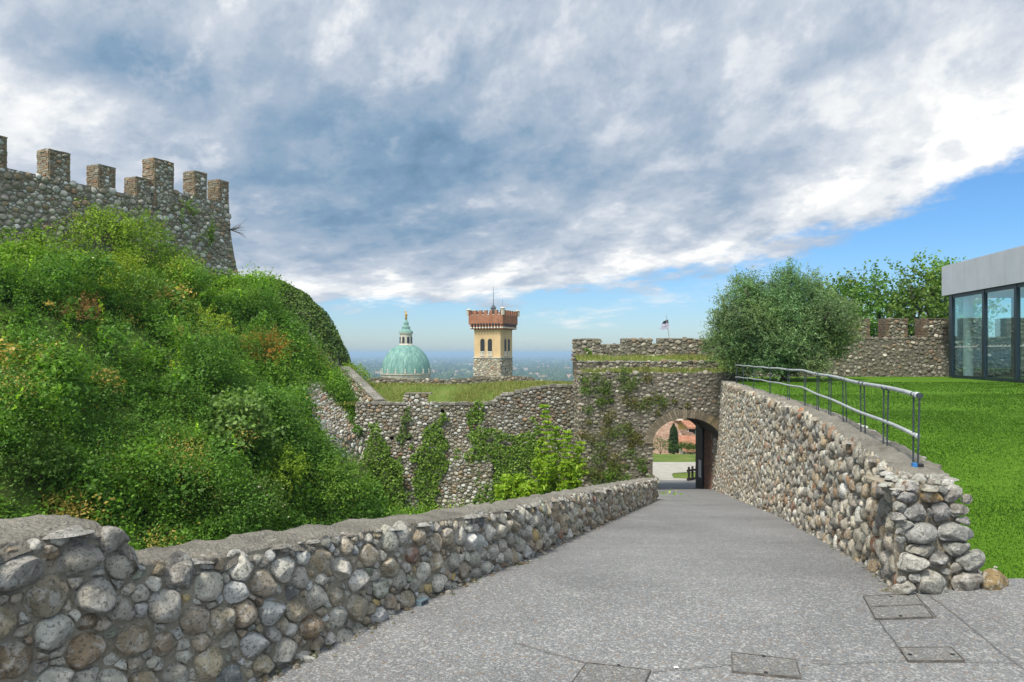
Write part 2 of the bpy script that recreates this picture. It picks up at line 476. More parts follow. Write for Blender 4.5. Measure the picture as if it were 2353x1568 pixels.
def crown(g, rx, ry, rz, nspray, per, leaf, slen, nl=10, amp=0.35, low=-0.35, inner=0.45, droop=0.3, aspect=0.5, up=0.5):
    """leafy sprays spread through a lumpy ellipsoid around the origin"""
    d, k = lumpy(g, nspray, nl, amp, low)
    rr = inner + (1 - inner) * g.uniform(0, 1, len(d)) ** 0.45
    base = d * np.array([rx, ry, rz]) * (k * rr)[:, None]
    dirn = unit(d + g.normal(0, 0.45, d.shape) + np.array([0, 0, 0.45]))
    t = np.linspace(0.0, 1.0, per)[None, :, None]
    sl = slen * g.uniform(0.6, 1.5, (len(d), 1, 1))
    p = base[:, None] + dirn[:, None] * t * sl + np.array([0, 0, -1.0]) * droop * sl * t * t
    p = p + g.normal(0, leaf * 0.45, p.shape)
    out = np.repeat(unit(d), per, 0)
    return leaf_quads(p.reshape(-1, 3), leaf, g, up, out * 0.5, aspect)

def sticks(g, mb, n, rad, rz, thick, base=(0, 0, 0), spread=0.9):
    for _ in range(n):
        d = unit(np.array([g.normal(0, spread), g.normal(0, spread), 1.0 + g.random()]))
        e = d * np.array([rad, rad, rz]) * g.uniform(0.6, 0.95)
        mid = e * 0.5 + g.normal(0, 0.06, 3) * rad
        mb.tube(np.array([(0, 0, 0), mid, e]) + np.array(base), [thick, thick * 0.7, thick * 0.25], 5)

def blades(g, xy, z, h, w, lean=0.35):
    n = len(xy)
    a = g.uniform(0, 2 * np.pi, n); h = np.broadcast_to(h, (n,)) * g.uniform(0.5, 1.3, n)
    b = np.stack([xy[:, 0], xy[:, 1], z], -1)
    s = np.stack([np.cos(a), np.sin(a), 0 * a], -1) * (w * 0.5)
    l = np.stack([g.normal(0, lean, n) * h, g.normal(0, lean, n) * h, h], -1)
    m = b + l * np.array([0.4, 0.4, 0.6])
    v = np.stack([b - s, b + s, m + s * 0.8, b + l, m - s * 0.8], 1).reshape(-1, 3)
    i = np.arange(n)[:, None] * 5
    return v, (i + np.array([[0, 1, 2, 4]])), (i + np.array([[4, 2, 3]]))
# ------------------------------------------------------------------ materials
def mat_new(name):
    m = bpy.data.materials.new(name); m.use_nodes = True
    nt = m.node_tree
    return m, nt, nt.nodes['Principled BSDF']

def plain(name, col, rough=0.6, metal=0.0, var=0.0, scale=6.0, bump=0.0, spec=0.4):
    m, nt, b = mat_new(name)
    b.inputs['Roughness'].default_value = rough; b.inputs['Metallic'].default_value = metal
    b.inputs['Specular IOR Level'].default_value = spec
    if var or bump:
        tc = nd(nt, 'ShaderNodeTexCoord').outputs['Object']
        n = nd(nt, 'ShaderNodeTexNoise', {'Vector': tc, 'Scale': scale, 'Detail': 6.0, 'Roughness': 0.62})
        c = mixc(nt, E(nt, n.outputs[0]).lin(0.3, 0.7).clamp(), tuple(k * (1 - var) for k in col), tuple(min(1, k * (1 + var)) for k in col))
        nt.links.new(c, b.inputs['Base Color'])
        if bump:
            bp = nd(nt, 'ShaderNodeBump', {'Height': n.outputs[0], 'Strength': bump, 'Distance': 0.02})
            nt.links.new(bp.outputs[0], b.inputs['Normal'])
    else:
        b.inputs['Base Color'].default_value = (*col, 1)
    return m

def stone_mat(name, lichen=0.5, moss=0.0, fine=1.0, pits=0.6):
    m, nt, b = mat_new(name)
    tc = nd(nt, 'ShaderNodeTexCoord').outputs['Object']
    at = nd(nt, 'ShaderNodeAttribute', attribute_name='col').outputs['Color']
    n1 = E(nt, nd(nt, 'ShaderNodeTexNoise', {'Vector': tc, 'Scale': 9.0 * fine, 'Detail': 5.0, 'Roughness': 0.65}).outputs[0])
    n2 = E(nt, nd(nt, 'ShaderNodeTexNoise', {'Vector': tc, 'Scale': 64.0 * fine, 'Detail': 5.0, 'Roughness': 0.7}).outputs[0])
    n3 = E(nt, nd(nt, 'ShaderNodeTexNoise', {'Vector': tc, 'Scale': 17.0 * fine, 'Detail': 8.0, 'Roughness': 0.72, 'Distortion': 0.4}).outputs[0])
    c = mixc(nt, n1.lin(0.32, 0.68).clamp() * 0.8, mixc(nt, 1.0, at, (1.12, 1.12, 1.10), 'MULTIPLY'), mixc(nt, 1.0, at, (0.52, 0.50, 0.46), 'MULTIPLY'))
    c = mixc(nt, n3.step(0.50, 0.60) * lichen, c, (0.60, 0.59, 0.56))
    c = mixc(nt, (1 - n2.step(0.38, 0.48)) * pits, c, (0.085, 0.082, 0.072))
    if moss:
        n4 = E(nt, nd(nt, 'ShaderNodeTexNoise', {'Vector': tc, 'Scale': 1.3, 'Detail': 6.0, 'Roughness': 0.7}).outputs[0])
        c = mixc(nt, n4.step(0.50, 0.66) * moss, c, (0.105, 0.105, 0.05))
    nt.links.new(c, b.inputs['Base Color'])
    b.inputs['Roughness'].default_value = 0.92
    b.inputs['Specular IOR Level'].default_value = 0.18
    bp = nd(nt, 'ShaderNodeBump', {'Height': n2 * 0.6 + n3, 'Strength': 1.0, 'Distance': 0.022 / fine ** 0.5})
    nt.links.new(bp.outputs[0], b.inputs['Normal'])
    return m

def mortar_mat(name, col, fine=1.0, moss=0.3, dist=0.02):
    m, nt, b = mat_new(name)
    tc = nd(nt, 'ShaderNodeTexCoord').outputs['Object']
    n1 = E(nt, nd(nt, 'ShaderNodeTexNoise', {'Vector': tc, 'Scale': 3.2 * fine, 'Detail': 7.0, 'Roughness': 0.7}).outputs[0])
    n2 = E(nt, nd(nt, 'ShaderNodeTexNoise', {'Vector': tc, 'Scale': 38.0 * fine, 'Detail': 6.0, 'Roughness': 0.75}).outputs[0])
    vo = E(nt, nd(nt, 'ShaderNodeTexVoronoi', {'Vector': tc, 'Scale': 55.0 * fine}).outputs['Distance'])
    c = mixc(nt, n1.lin(0.3, 0.7).clamp(), tuple(k * 0.62 for k in col), tuple(k * 1.3 for k in col))
    c = mixc(nt, n2.step(0.52, 0.66) * 0.55, c, tuple(min(0.66, k * 1.7) for k in col))
    c = mixc(nt, (1 - n2.step(0.30, 0.44)) * 0.7, c, tuple(k * 0.32 for k in col))
    n4 = E(nt, nd(nt, 'ShaderNodeTexNoise', {'Vector': tc, 'Scale': 1.9, 'Detail': 6.0, 'Roughness': 0.72}).outputs[0])
    c = mixc(nt, n4.step(0.54, 0.68) * moss, c, (0.10, 0.10, 0.055))
    nt.links.new(c, b.inputs['Base Color'])
    b.inputs['Roughness'].default_value = 0.95; b.inputs['Specular IOR Level'].default_value = 0.15
    bp = nd(nt, 'ShaderNodeBump', {'Height': n2 + vo * 0.35, 'Strength': 0.9, 'Distance': dist})
    nt.links.new(bp.outputs[0], b.inputs['Normal'])
    return m

def leaf_mat(name, c0, c1, trans=0.35, attr=False, rough=0.5, c2=None, p2=0.9, patch=0.0):
    m, nt, b = mat_new(name)
    isl = E(nt, nd(nt, 'ShaderNodeNewGeometry').outputs['Random Per Island'])
    if attr:
        at = nd(nt, 'ShaderNodeAttribute', attribute_name='col').outputs['Color']
        c = mixc(nt, isl, mixc(nt, 1.0, at, (0.75, 0.78, 0.7), 'MULTIPLY'), mixc(nt, 1.0, at, (1.75, 1.65, 1.45), 'MULTIPLY'))
    else:
        st = [(0.0, c0), (0.85, c1)]
        if c2: st.append((p2, c2))
        c = ramp(nt, isl, st)
        if patch:
            tc = nd(nt, 'ShaderNodeTexCoord').outputs['Object']
            n1 = E(nt, nd(nt, 'ShaderNodeTexNoise', {'Vector': tc, 'Scale': 0.9, 'Detail': 5.0, 'Roughness': 0.6}).outputs[0])
            n2 = E(nt, nd(nt, 'ShaderNodeTexNoise', {'Vector': tc, 'Scale': 3.1, 'Detail': 4.0, 'Roughness': 0.6}).outputs[0])
            c = mixc(nt, n1.lin(0.38, 0.66).clamp() * patch, c, mixc(nt, 1.0, c, (0.58, 0.68, 0.75), 'MULTIPLY'))
            c = mixc(nt, n2.step(0.58, 0.74) * patch * 0.6, c, mixc(nt, 1.0, c, (1.55, 1.2, 1.1), 'MULTIPLY'))
    nt.links.new(c, b.inputs['Base Color'])
    b.inputs['Roughness'].default_value = rough; b.inputs['Specular IOR Level'].default_value = 0.3
    tr = nd(nt, 'ShaderNodeBsdfTranslucent', {0: mixc(nt, 1.0, c, (1.15, 1.25, 0.6), 'MULTIPLY')})
    mx = nd(nt, 'ShaderNodeMixShader', {0: trans, 1: b.outputs[0], 2: tr.outputs[0]})
    out = [n for n in nt.nodes if n.type == 'OUTPUT_MATERIAL'][0]
    nt.links.new(mx.outputs[0], out.inputs[0])
    return m

def pave_mat():
    m, nt, b = mat_new('aggregate paving')
    tc = nd(nt, 'ShaderNodeTexCoord').outputs['Object']
    v1 = nd(nt, 'ShaderNodeTexVoronoi', {'Vector': tc, 'Scale': 125.0})
    v2 = nd(nt, 'ShaderNodeTexVoronoi', {'Vector': tc, 'Scale': 62.0})
    r1 = E(nt, nd(nt, 'ShaderNodeSeparateColor', {0: v1.outputs['Color']}).outputs[0])
    r2 = E(nt, nd(nt, 'ShaderNodeSeparateColor', {0: v2.outputs['Color']}).outputs[1])
    base = ramp(nt, r1, [(0.0, (0.120, 0.123, 0.128)), (0.3, (0.165, 0.169, 0.175)), (0.65, (0.208, 0.212, 0.218)), (0.88, (0.262, 0.265, 0.268)), (1.0, (0.40, 0.395, 0.385))])
    c = mixc(nt, r2.step(0.88, 0.95) * 0.45, base, (0.47, 0.465, 0.45))
    c = mixc(nt, (1 - r2.step(0.05, 0.12)) * 0.6, c, (0.21, 0.16, 0.12))
    nl = E(nt, nd(nt, 'ShaderNodeTexNoise', {'Vector': tc, 'Scale': 0.55, 'Detail': 6.0, 'Roughness': 0.62}).outputs[0])
    nm = E(nt, nd(nt, 'ShaderNodeTexNoise', {'Vector': tc, 'Scale': 2.4, 'Detail': 7.0, 'Roughness': 0.68, 'Distortion': 0.5}).outputs[0])
    c = mixc(nt, nl.lin(0.35, 0.68).clamp() * 0.95, c, mixc(nt, 1.0, c, (0.66, 0.66, 0.67), 'MULTIPLY'))
    c = mixc(nt, nm.step(0.58, 0.74) * 0.40, c, (0.36, 0.36, 0.355))
    c = mixc(nt, (1 - nm.step(0.28, 0.38)) * 0.4, c, (0.11, 0.108, 0.10))
    nt.links.new(c, b.inputs['Base Color'])
    b.inputs['Roughness'].default_value = 0.8; b.inputs['Specular IOR Level'].default_value = 0.35
    bp = nd(nt, 'ShaderNodeBump', {'Height': E(nt, v1.outputs['Distance']) * -1.0, 'Strength': 0.5, 'Distance': 0.006})
    nt.links.new(bp.outputs[0], b.inputs['Normal'])
    return m

def ground_mat(name, stops, scale=1.5, bump=0.4, fine=14.0):
    m, nt, b = mat_new(name)
    tc = nd(nt, 'ShaderNodeTexCoord').outputs['Object']
    n1 = E(nt, nd(nt, 'ShaderNodeTexNoise', {'Vector': tc, 'Scale': scale, 'Detail': 8.0, 'Roughness': 0.68}).outputs[0])
    n2 = E(nt, nd(nt, 'ShaderNodeTexNoise', {'Vector': tc, 'Scale': scale * fine, 'Detail': 5.0, 'Roughness': 0.7}).outputs[0])
    c = ramp(nt, (n1 * 0.55 + n2 * 0.45).lin(0.32, 0.68).clamp(), stops)
    nt.links.new(c, b.inputs['Base Color'])
    b.inputs['Roughness'].default_value = 0.95; b.inputs['Specular IOR Level'].default_value = 0.1
    bp = nd(nt, 'ShaderNodeBump', {'Height': n2, 'Strength': bump, 'Distance': 0.03})
    nt.links.new(bp.outputs[0], b.inputs['Normal'])
    return m

def plain_mat():
    """far fields: patchwork of strips of crop, stubble and pasture"""
    m, nt, b = mat_new('far fields')
    tc = nd(nt, 'ShaderNodeTexCoord').outputs['Object']
    mp = nd(nt, 'ShaderNodeMapping', {0: tc, 2: (0, 0, 0.4), 3: (0.0042, 0.0026, 0.0)})
    v = nd(nt, 'ShaderNodeTexVoronoi', {'Vector': mp.outputs[0], 'Scale': 1.0})
    r = E(nt, nd(nt, 'ShaderNodeSeparateColor', {0: v.outputs['Color']}).outputs[0])
    c = ramp(nt, r, [(0.0, (0.05, 0.085, 0.035)), (0.3, (0.085, 0.14, 0.05)), (0.5, (0.13, 0.19, 0.065)), (0.68, (0.20, 0.21, 0.10)), (0.84, (0.07, 0.10, 0.05)), (1.0, (0.26, 0.25, 0.15))])
    n = E(nt, nd(nt, 'ShaderNodeTexNoise', {'Vector': tc, 'Scale': 0.0035, 'Detail': 8.0, 'Roughness': 0.7}).outputs[0])
    c = mixc(nt, n.step(0.53, 0.60) * 0.85, c, (0.032, 0.052, 0.028))
    nt.links.new(c, b.inputs['Base Color'])
    b.inputs['Roughness'].default_value = 1.0; b.inputs['Specular IOR Level'].default_value = 0.0
    return m

M = {}
M['stone'] = stone_mat('cobble stone', 0.50, 0.15, 1.0, 0.7)
M['stone_warm'] = stone_mat('warm rubble stone', 0.5, 0.12, 1.1, 0.75)
M['stone_dark'] = stone_mat('dark weathered rubble', 0.30, 0.45, 0.8)
M['stone_castle'] = stone_mat('castle rubble', 0.35, 0.22, 0.8)
M['mortar'] = mortar_mat('lime mortar', (0.33, 0.295, 0.235), 1.0, 0.35, 0.03)
M['cap'] = mortar_mat('weathered mortar cap', (0.36, 0.335, 0.29), 1.0, 0.3, 0.09)
M['mortar_warm'] = mortar_mat('warm mortar', (0.29, 0.255, 0.20), 0.9, 0.25)
M['mortar_dark'] = mortar_mat('dark old mortar', (0.15, 0.137, 0.112), 0.6, 0.4, 0.05)
M['mortar_castle'] = mortar_mat('castle mortar', (0.235, 0.21, 0.17), 0.6, 0.25, 0.05)
M['pave'] = pave_mat()
M['gravel'] = ground_mat('pale gravel', [(0, (0.27, 0.26, 0.235)), (1, (0.42, 0.405, 0.37))], 2.0)
M['soil'] = ground_mat('leafy soil', [(0, (0.03, 0.05, 0.012)), (0.5, (0.055, 0.09, 0.02)), (1, (0.09, 0.12, 0.035))], 1.2)
M['turf'] = ground_mat('rough turf', [(0, (0.06, 0.10, 0.02)), (0.55, (0.11, 0.16, 0.035)), (1, (0.20, 0.19, 0.07))], 1.0)
M['lawn'] = ground_mat('mown lawn', [(0, (0.055, 0.125, 0.009)), (0.5, (0.073, 0.158, 0.012)), (1, (0.090, 0.185, 0.016))], 0.7, 0.4, 30.0)
M['fields'] = plain_mat()
M['weeds'] = leaf_mat('undergrowth leaves', None, None, 0.42, attr=True)
M['blade'] = leaf_mat('lawn blades', (0.052, 0.126, 0.009), (0.080, 0.170, 0.013), 0.45, rough=0.6, patch=0.5)
M['drygrass'] = leaf_mat('tall dry grass', (0.13, 0.20, 0.035), (0.30, 0.30, 0.09), 0.3, c2=(0.36, 0.29, 0.14), p2=0.95)
M['ivy'] = leaf_mat('ivy leaves', (0.065, 0.135, 0.018), (0.17, 0.285, 0.035), 0.32, c2=(0.26, 0.37, 0.06), p2=0.97)
M['ivy_dark'] = leaf_mat('dark ivy leaves', (0.05, 0.10, 0.018), (0.125, 0.20, 0.035), 0.2, c2=(0.10, 0.155, 0.04), p2=0.97)
M['olive'] = leaf_mat('olive leaves', (0.065, 0.12, 0.045), (0.17, 0.245, 0.09), 0.3, c2=(0.25, 0.30, 0.16), p2=0.95)
M['poplar'] = leaf_mat('poplar leaves', (0.065, 0.12, 0.024), (0.17, 0.24, 0.05), 0.42, c2=(0.17, 0.20, 0.06), p2=0.96)
M['sapling'] = leaf_mat('fresh sapling leaves', (0.18, 0.33, 0.022), (0.36, 0.50, 0.045), 0.42, c2=(0.40, 0.50, 0.07), p2=0.97)
M['cypress'] = leaf_mat('cypress leaves', (0.02, 0.045, 0.02), (0.05, 0.09, 0.03), 0.15)
M['bark'] = plain('bark', (0.12, 0.095, 0.07), 0.9, var=0.35, scale=20, bump=0.6)
M['twig'] = plain('twig', (0.09, 0.075, 0.05), 0.9)
M['brick'] = stone_mat('old brick', 0.12, 0.15, 1.4, 0.35)
M['steel'] = plain('galvanised steel', (0.40, 0.43, 0.44), 0.5, 0.25, var=0.18, scale=14, bump=0.08)
M['dark_steel'] = plain('dark painted steel', (0.05, 0.065, 0.075), 0.45, 0.3, var=0.25, scale=20)
M['blue'] = plain('blue plastic', (0.03, 0.16, 0.42), 0.4)
M['black'] = plain('black plastic', (0.015, 0.015, 0.017), 0.5)
M['iron'] = plain('iron frame', (0.06, 0.058, 0.055), 0.65, 0.4, var=0.4, scale=30)
M['wood_dark'] = plain('dark wood', (0.028, 0.024, 0.022), 0.75, var=0.3, scale=12, bump=0.3)
M['door'] = plain('black iron gate leaf', (0.018, 0.02, 0.024), 0.55, 0.2, var=0.3, scale=4)
M['paper'] = plain('paper notice', (0.75, 0.76, 0.76), 0.7)
# ------------------------------------------------------------------ terrain
def sstep(a, b, x):
    t = np.clip((np.asarray(x, float) - a) / (b - a), 0, 1); return t * t * (3 - 2 * t)

def ramp_z(Y):
    Y = np.asarray(Y, float)
    z = -0.165 * 0.4 * np.logaddexp(0, (Y - 5.0) / 0.4)
    return np.where(Y > 33, -0.165 * 28 - 0.75 * (1 - np.exp(-(np.maximum(Y, 33) - 33) * 0.165 / 0.75)), z)

LW = np.array([(-4.9, -3.0), (-1.8, 2.5), (-1.237, 3.5), (-.83, 4.25), (-.458, 4.90), (.089, 6.17), (.45, 7.47), (1.515, 11.07), (3.89, 19.1)])   # foot of the parapet
RW = np.array([(2.66, 4.85), (2.80, 5.3), (3.02, 6.07), (3.54, 8.0), (4.65, 12.2), (6.4, 20.0), (7.75, 26.0), (8.25, 28.0)])                    # foot of the retaining wall
def smooth_path(P, k):
    Y = np.linspace(P[0, 1], P[-1, 1], 400)
    x = np.interp(Y, P[:, 1], P[:, 0])
    ker = np.hanning(k); ker /= ker.sum()
    xp = np.concatenate([2 * x[0] - x[k:0:-1], x, 2 * x[-1] - x[-2:-k - 2:-1]])
    return np.stack([np.convolve(xp, ker, 'same')[k:-k], Y], -1)
LWs, RWs = smooth_path(LW, 21), smooth_path(RW, 31)
lw_x = lambda Y: np.interp(Y, LWs[:, 1], LWs[:, 0])
rw_x = lambda Y: np.interp(Y, RWs[:, 1], RWs[:, 0])
LWT = np.array([(-3, .95), (2.80, .92), (2.86, .90), (2.90, .73), (3.27, .645), (3.66, .617), (4.1, .556), (5, .43), (6.2, .253), (9.2, -.213), (19.1, -1.78)])
RWT = np.array([(4.8, .70), (5.9, .75), (9.2, .79), (14, .70), (20, .62), (28.3, .50)])
lw_top = lambda Y: np.interp(Y, LWT[:, 0], LWT[:, 1])
rw_top = lambda Y: np.interp(Y, RWT[:, 0], RWT[:, 1])

def build_pavement():
    mb = MB()
    Y = np.concatenate([np.linspace(-8, 3, 24), np.linspace(3.1, 5.05, 20)])
    u = np.linspace(0, 1, 60)
    xl = lw_x(np.maximum(Y, -3)) - 0.12 - np.maximum(0, -3 - Y) * 0.55
    X = xl[:, None] + u[None] ** 1.2 * (16 - xl[:, None])
    Z = ramp_z(Y)[:, None] * (1 - sstep(2.5, 3.4, X))
    Z = Z + 0.006 * vnoise(np.stack([X * .6, np.repeat(Y[:, None], 60, 1) * .6, 0 * X], -1), 5)
    mb.grid(np.stack([X, np.repeat(Y[:, None], 60, 1), Z], -1))
    Y = np.concatenate([np.linspace(5.05, 12, 50), np.linspace(12.3, 37.6, 60)])
    u = np.linspace(0, 1, 30)
    xl = np.where(Y < 19.1, lw_x(Y), np.interp(Y, [19.1, 28, 31, 37.6], [3.89, 5.48, 5.48, 5.6])) - 0.12
    xr = np.where(Y < 28, rw_x(Y), np.interp(Y, [28, 31, 37.6], [8.25, 8.27, 11.8])) + 0.14
    X = xl[:, None] + u[None] * (xr - xl)[:, None]; YY = np.repeat(Y[:, None], 30, 1)
    Z = ramp_z(Y)[:, None] + 0.006 * vnoise(np.stack([X * .6, YY * .6, 0 * X], -1), 5)
    mb.grid(np.stack([X, YY, Z], -1))
    tag(mb.build('pavement', M['pave'], smooth=True), 'grey exposed aggregate ramp running down between the stone walls', kind='structure')
build_pavement()

def lawn_z(X, Y):
    z = -0.012 + 0.64 * np.clip((Y - 5.03) / 4.4, 0, 1) ** 0.85 * (1 - 0.12 * sstep(5, 9, Y))  + 0.02 * vnoise(np.stack([X * .35, Y * .35, 0 * X], -1), 8)
    near = np.clip((X - rw_x(np.clip(Y, 4.85, 28)) - 0.3) / 1.5, 0, 1)
    return np.minimum(z, rw_top(np.clip(Y, 4.85, 28)) - 0.09 + near * 0.4)

def build_lawn():
    mb = MB()
    Y = np.concatenate([np.linspace(5.03, 12, 70), np.linspace(12.3, 33.4, 60)])
    u = np.linspace(0, 1, 80)
    xl = np.where(Y < 28, rw_x(np.clip(Y, 4.85, 28)) + np.where(Y < 5.3, 0.34, 0.26), 8.6)
    X = xl[:, None] + u[None] ** 1.7 * (60 - xl[:, None]); YY = np.repeat(Y[:, None], 80, 1)
    mb.grid(np.stack([X, YY, lawn_z(X, YY)], -1))
    tag(mb.build('lawn', M['lawn'], smooth=True), 'bright green mown lawn behind the retaining wall', kind='structure')
    g = np.random.default_rng(21)
    # blades, thick near the eye and thinning out with distance
    xy = []
    for (y0, y1, dens) in ((5.0, 7.0, 5600), (7.0, 9.5, 3200), (9.5, 13, 1300), (13, 18, 560), (18, 26, 200)):
        x0 = rw_x(y0) + 0.3; x1 = 0.80 * y1 + 1.2
        n = int((y1 - y0) * (x1 - x0) * dens)
        p = np.stack([g.uniform(x0, x1, n), g.uniform(y0, y1, n)], -1)
        keep = (p[:, 0] > rw_x(np.clip(p[:, 1], 4.85, 28)) + np.where(p[:, 1] < 5.4, 0.52, 0.34)) & (p[:, 0] < 0.80 * p[:, 1] + 1.0)
        keep &= p[:, 1] > 5.06 + 0.03 * vnoise(np.stack([p[:, 0] * 4, 0 * p[:, 0], 0 * p[:, 0]], -1), 3)
        xy.append(p[keep])
    xy = np.concatenate(xy)
    dist = xy[:, 1]
    pat = 1 + 0.35 * vnoise(np.stack([xy[:, 0] * 1.3, xy[:, 1] * 1.3, 0 * dist], -1), 4)
    v, q, t = blades(g, xy, lawn_z(xy[:, 0], xy[:, 1]) - 0.004, 0.017 * pat * (1 + (dist - 5) * 0.03), np.repeat(0.006 + (dist - 5) * 0.0012, 1)[:, None], 0.55)
    tag(link_mesh('grass', v, [q, t], M['blade']), 'short bright green blades of the lawn', 'grass', kind='stuff')
build_lawn()

# castle wall line, bank and ditch
CS = np.array([-18.43, 25.6]); CD = np.array([0.4386, 0.8987]); CN = np.array([0.8987, -0.4386])
C0 = CS - CD * 9.0
CT = CS + CD * 10.35
def bank_z(x, y, detail=True):
    x, y = np.asarray(x, float), np.asarray(y, float)
    rx, ry = x - C0[0], y - C0[1]
    s = np.clip(rx * CD[0] + ry * CD[1], 0, 19.35)
    dx, dy = rx - s * CD[0], ry - s * CD[1]
    d = np.hypot(dx, dy)
    inside = (dx * CN[0] + dy * CN[1]) < 0
    inside &= (s > 0) & (s < 19.34)
    w = sstep(14.5, 19.5, rx * CD[0] + ry * CD[1])
    z = 5.0 - (0.76 + 0.20 * w) * np.maximum(d - 0.35, 0) - (0.5 + 1.3 * w) * np.maximum(d - (9.2 - 1.3 * w), 0)
    z = np.where(inside, 5.2, z)
    if detail:
        p = np.stack([x * .38, y * .38, 0 * x], -1)
        z = z + 0.42 * fbm(p, 41, 3) * np.clip(d * 0.6, 0, 1) * ~inside
    k = 1.2
    fl = -6.0 + 0.15 * vnoise(np.stack([x * .5, y * .5, 0 * x], -1), 2) if detail else -6.0 + 0 * x
    return np.where(z > fl + k, z, np.where(z < fl - k, fl, fl + (z - fl + k) ** 2 / (4 * k)))

def to_bank(px, py):
    """where the sight line through a photo point meets the bank"""
    dx, dz = (px - CX) / FPX, (HY - py) / FPX
    Y = np.linspace(8, 40, 1600)
    h = bank_z(dx * Y, Y, False) - (CAMZ + dz * Y)
    i = np.argmax(h > 0) if (h > 0).any() else np.argmax(h)
    return np.array([dx * Y[i], Y[i], CAMZ + dz * Y[i]])

def build_bank():
    X, Y = np.meshgrid(np.arange(-46, 5.0, 0.45), np.arange(-10, 44, 0.45), indexing='ij')
    Z = bank_z(X, Y)
    lim = np.where(Y < 19.1, lw_x(np.clip(Y, -3, 19.1)) - 0.2, 4.8)
    X = np.minimum(X, np.maximum(lim, -6.0))
    P = np.stack([X, Y, Z], -1)
    P[0, :, 2] = -30; P[:, 0, 2] = np.minimum(P[:, 0, 2], -30); P[:, -1, 2] = -30
    tag(MB().grid(P, flip=True).build('castle_bank', M['soil'], smooth=True), 'steep earth bank below the castle wall and the dry ditch', kind='structure')
build_bank()

def hill_z(x, y):
    r = np.hypot(np.asarray(x) - 5, np.asarray(y) - 5)
    return np.interp(r, [0, 46, 60, 110, 220, 420, 700, 1100], [-5.38, -5.38, -8.6, -19, -33, -52, -69, -72.5])
def build_far_ground():
    r = np.concatenate([[0, 20, 30, 38], np.linspace(44, 120, 20), np.geomspace(130, 1150, 26)])
    th = np.linspace(0, 2 * np.pi, 73)
    X = 5 + r[:, None] * np.cos(th)[None]; Y = 5 + r[:, None] * np.sin(th)[None]
    Z = hill_z(X, Y) + np.where((X < 5) & (Y < 45), -3.0, 0)
    tag(MB().grid(np.stack([X, Y, Z], -1)).build('castle_hill', M['turf'], smooth=True), 'green hill falling away beyond the gate', kind='structure')
    r = np.concatenate([[0], np.geomspace(800, 76000, 40)])
    th = np.linspace(0, 2 * np.pi, 97)
    X = r[:, None] * np.cos(th)[None]; Y = r[:, None] * np.sin(th)[None]
    tag(MB().grid(np.stack([X, Y, 0 * X - 71.0], -1)).build('plain', M['fields']), 'flat farmland reaching to the horizon', kind='structure')
    # pale gravel path that crosses outside the gate
    Y = np.linspace(36.5, 45.4, 16); u = np.linspace(0, 1, 14)
    xl = 2 + 0 * Y; xr = np.interp(Y, [36.5, 37.4, 38.3, 41.2, 42.4, 45.4], [12, 10.8, 8.85, 9.2, 13, 22])
    X = xl[:, None] + u[None] * (xr - xl)[:, None]
    Z = np.where(Y < 38.6, ramp_z(Y), -5.36)[:, None] + 0 * X - np.where(Y < 37.5, 0.03, -0.012)[:, None]
    tag(MB().grid(np.stack([X, np.repeat(Y[:, None], 14, 1), Z], -1)).build('gravel_path', M['gravel'], smooth=True), 'pale gravel path beyond the gate', kind='structure')
build_far_ground()

# ------------------------------------------------------------------ low parapet on the left of the ramp
def path_frame(P):
    s = np.concatenate([[0], np.cumsum(np.hypot(*np.diff(P, axis=0).T))])
    t = unit(np.gradient(P, axis=0))
    return s, t

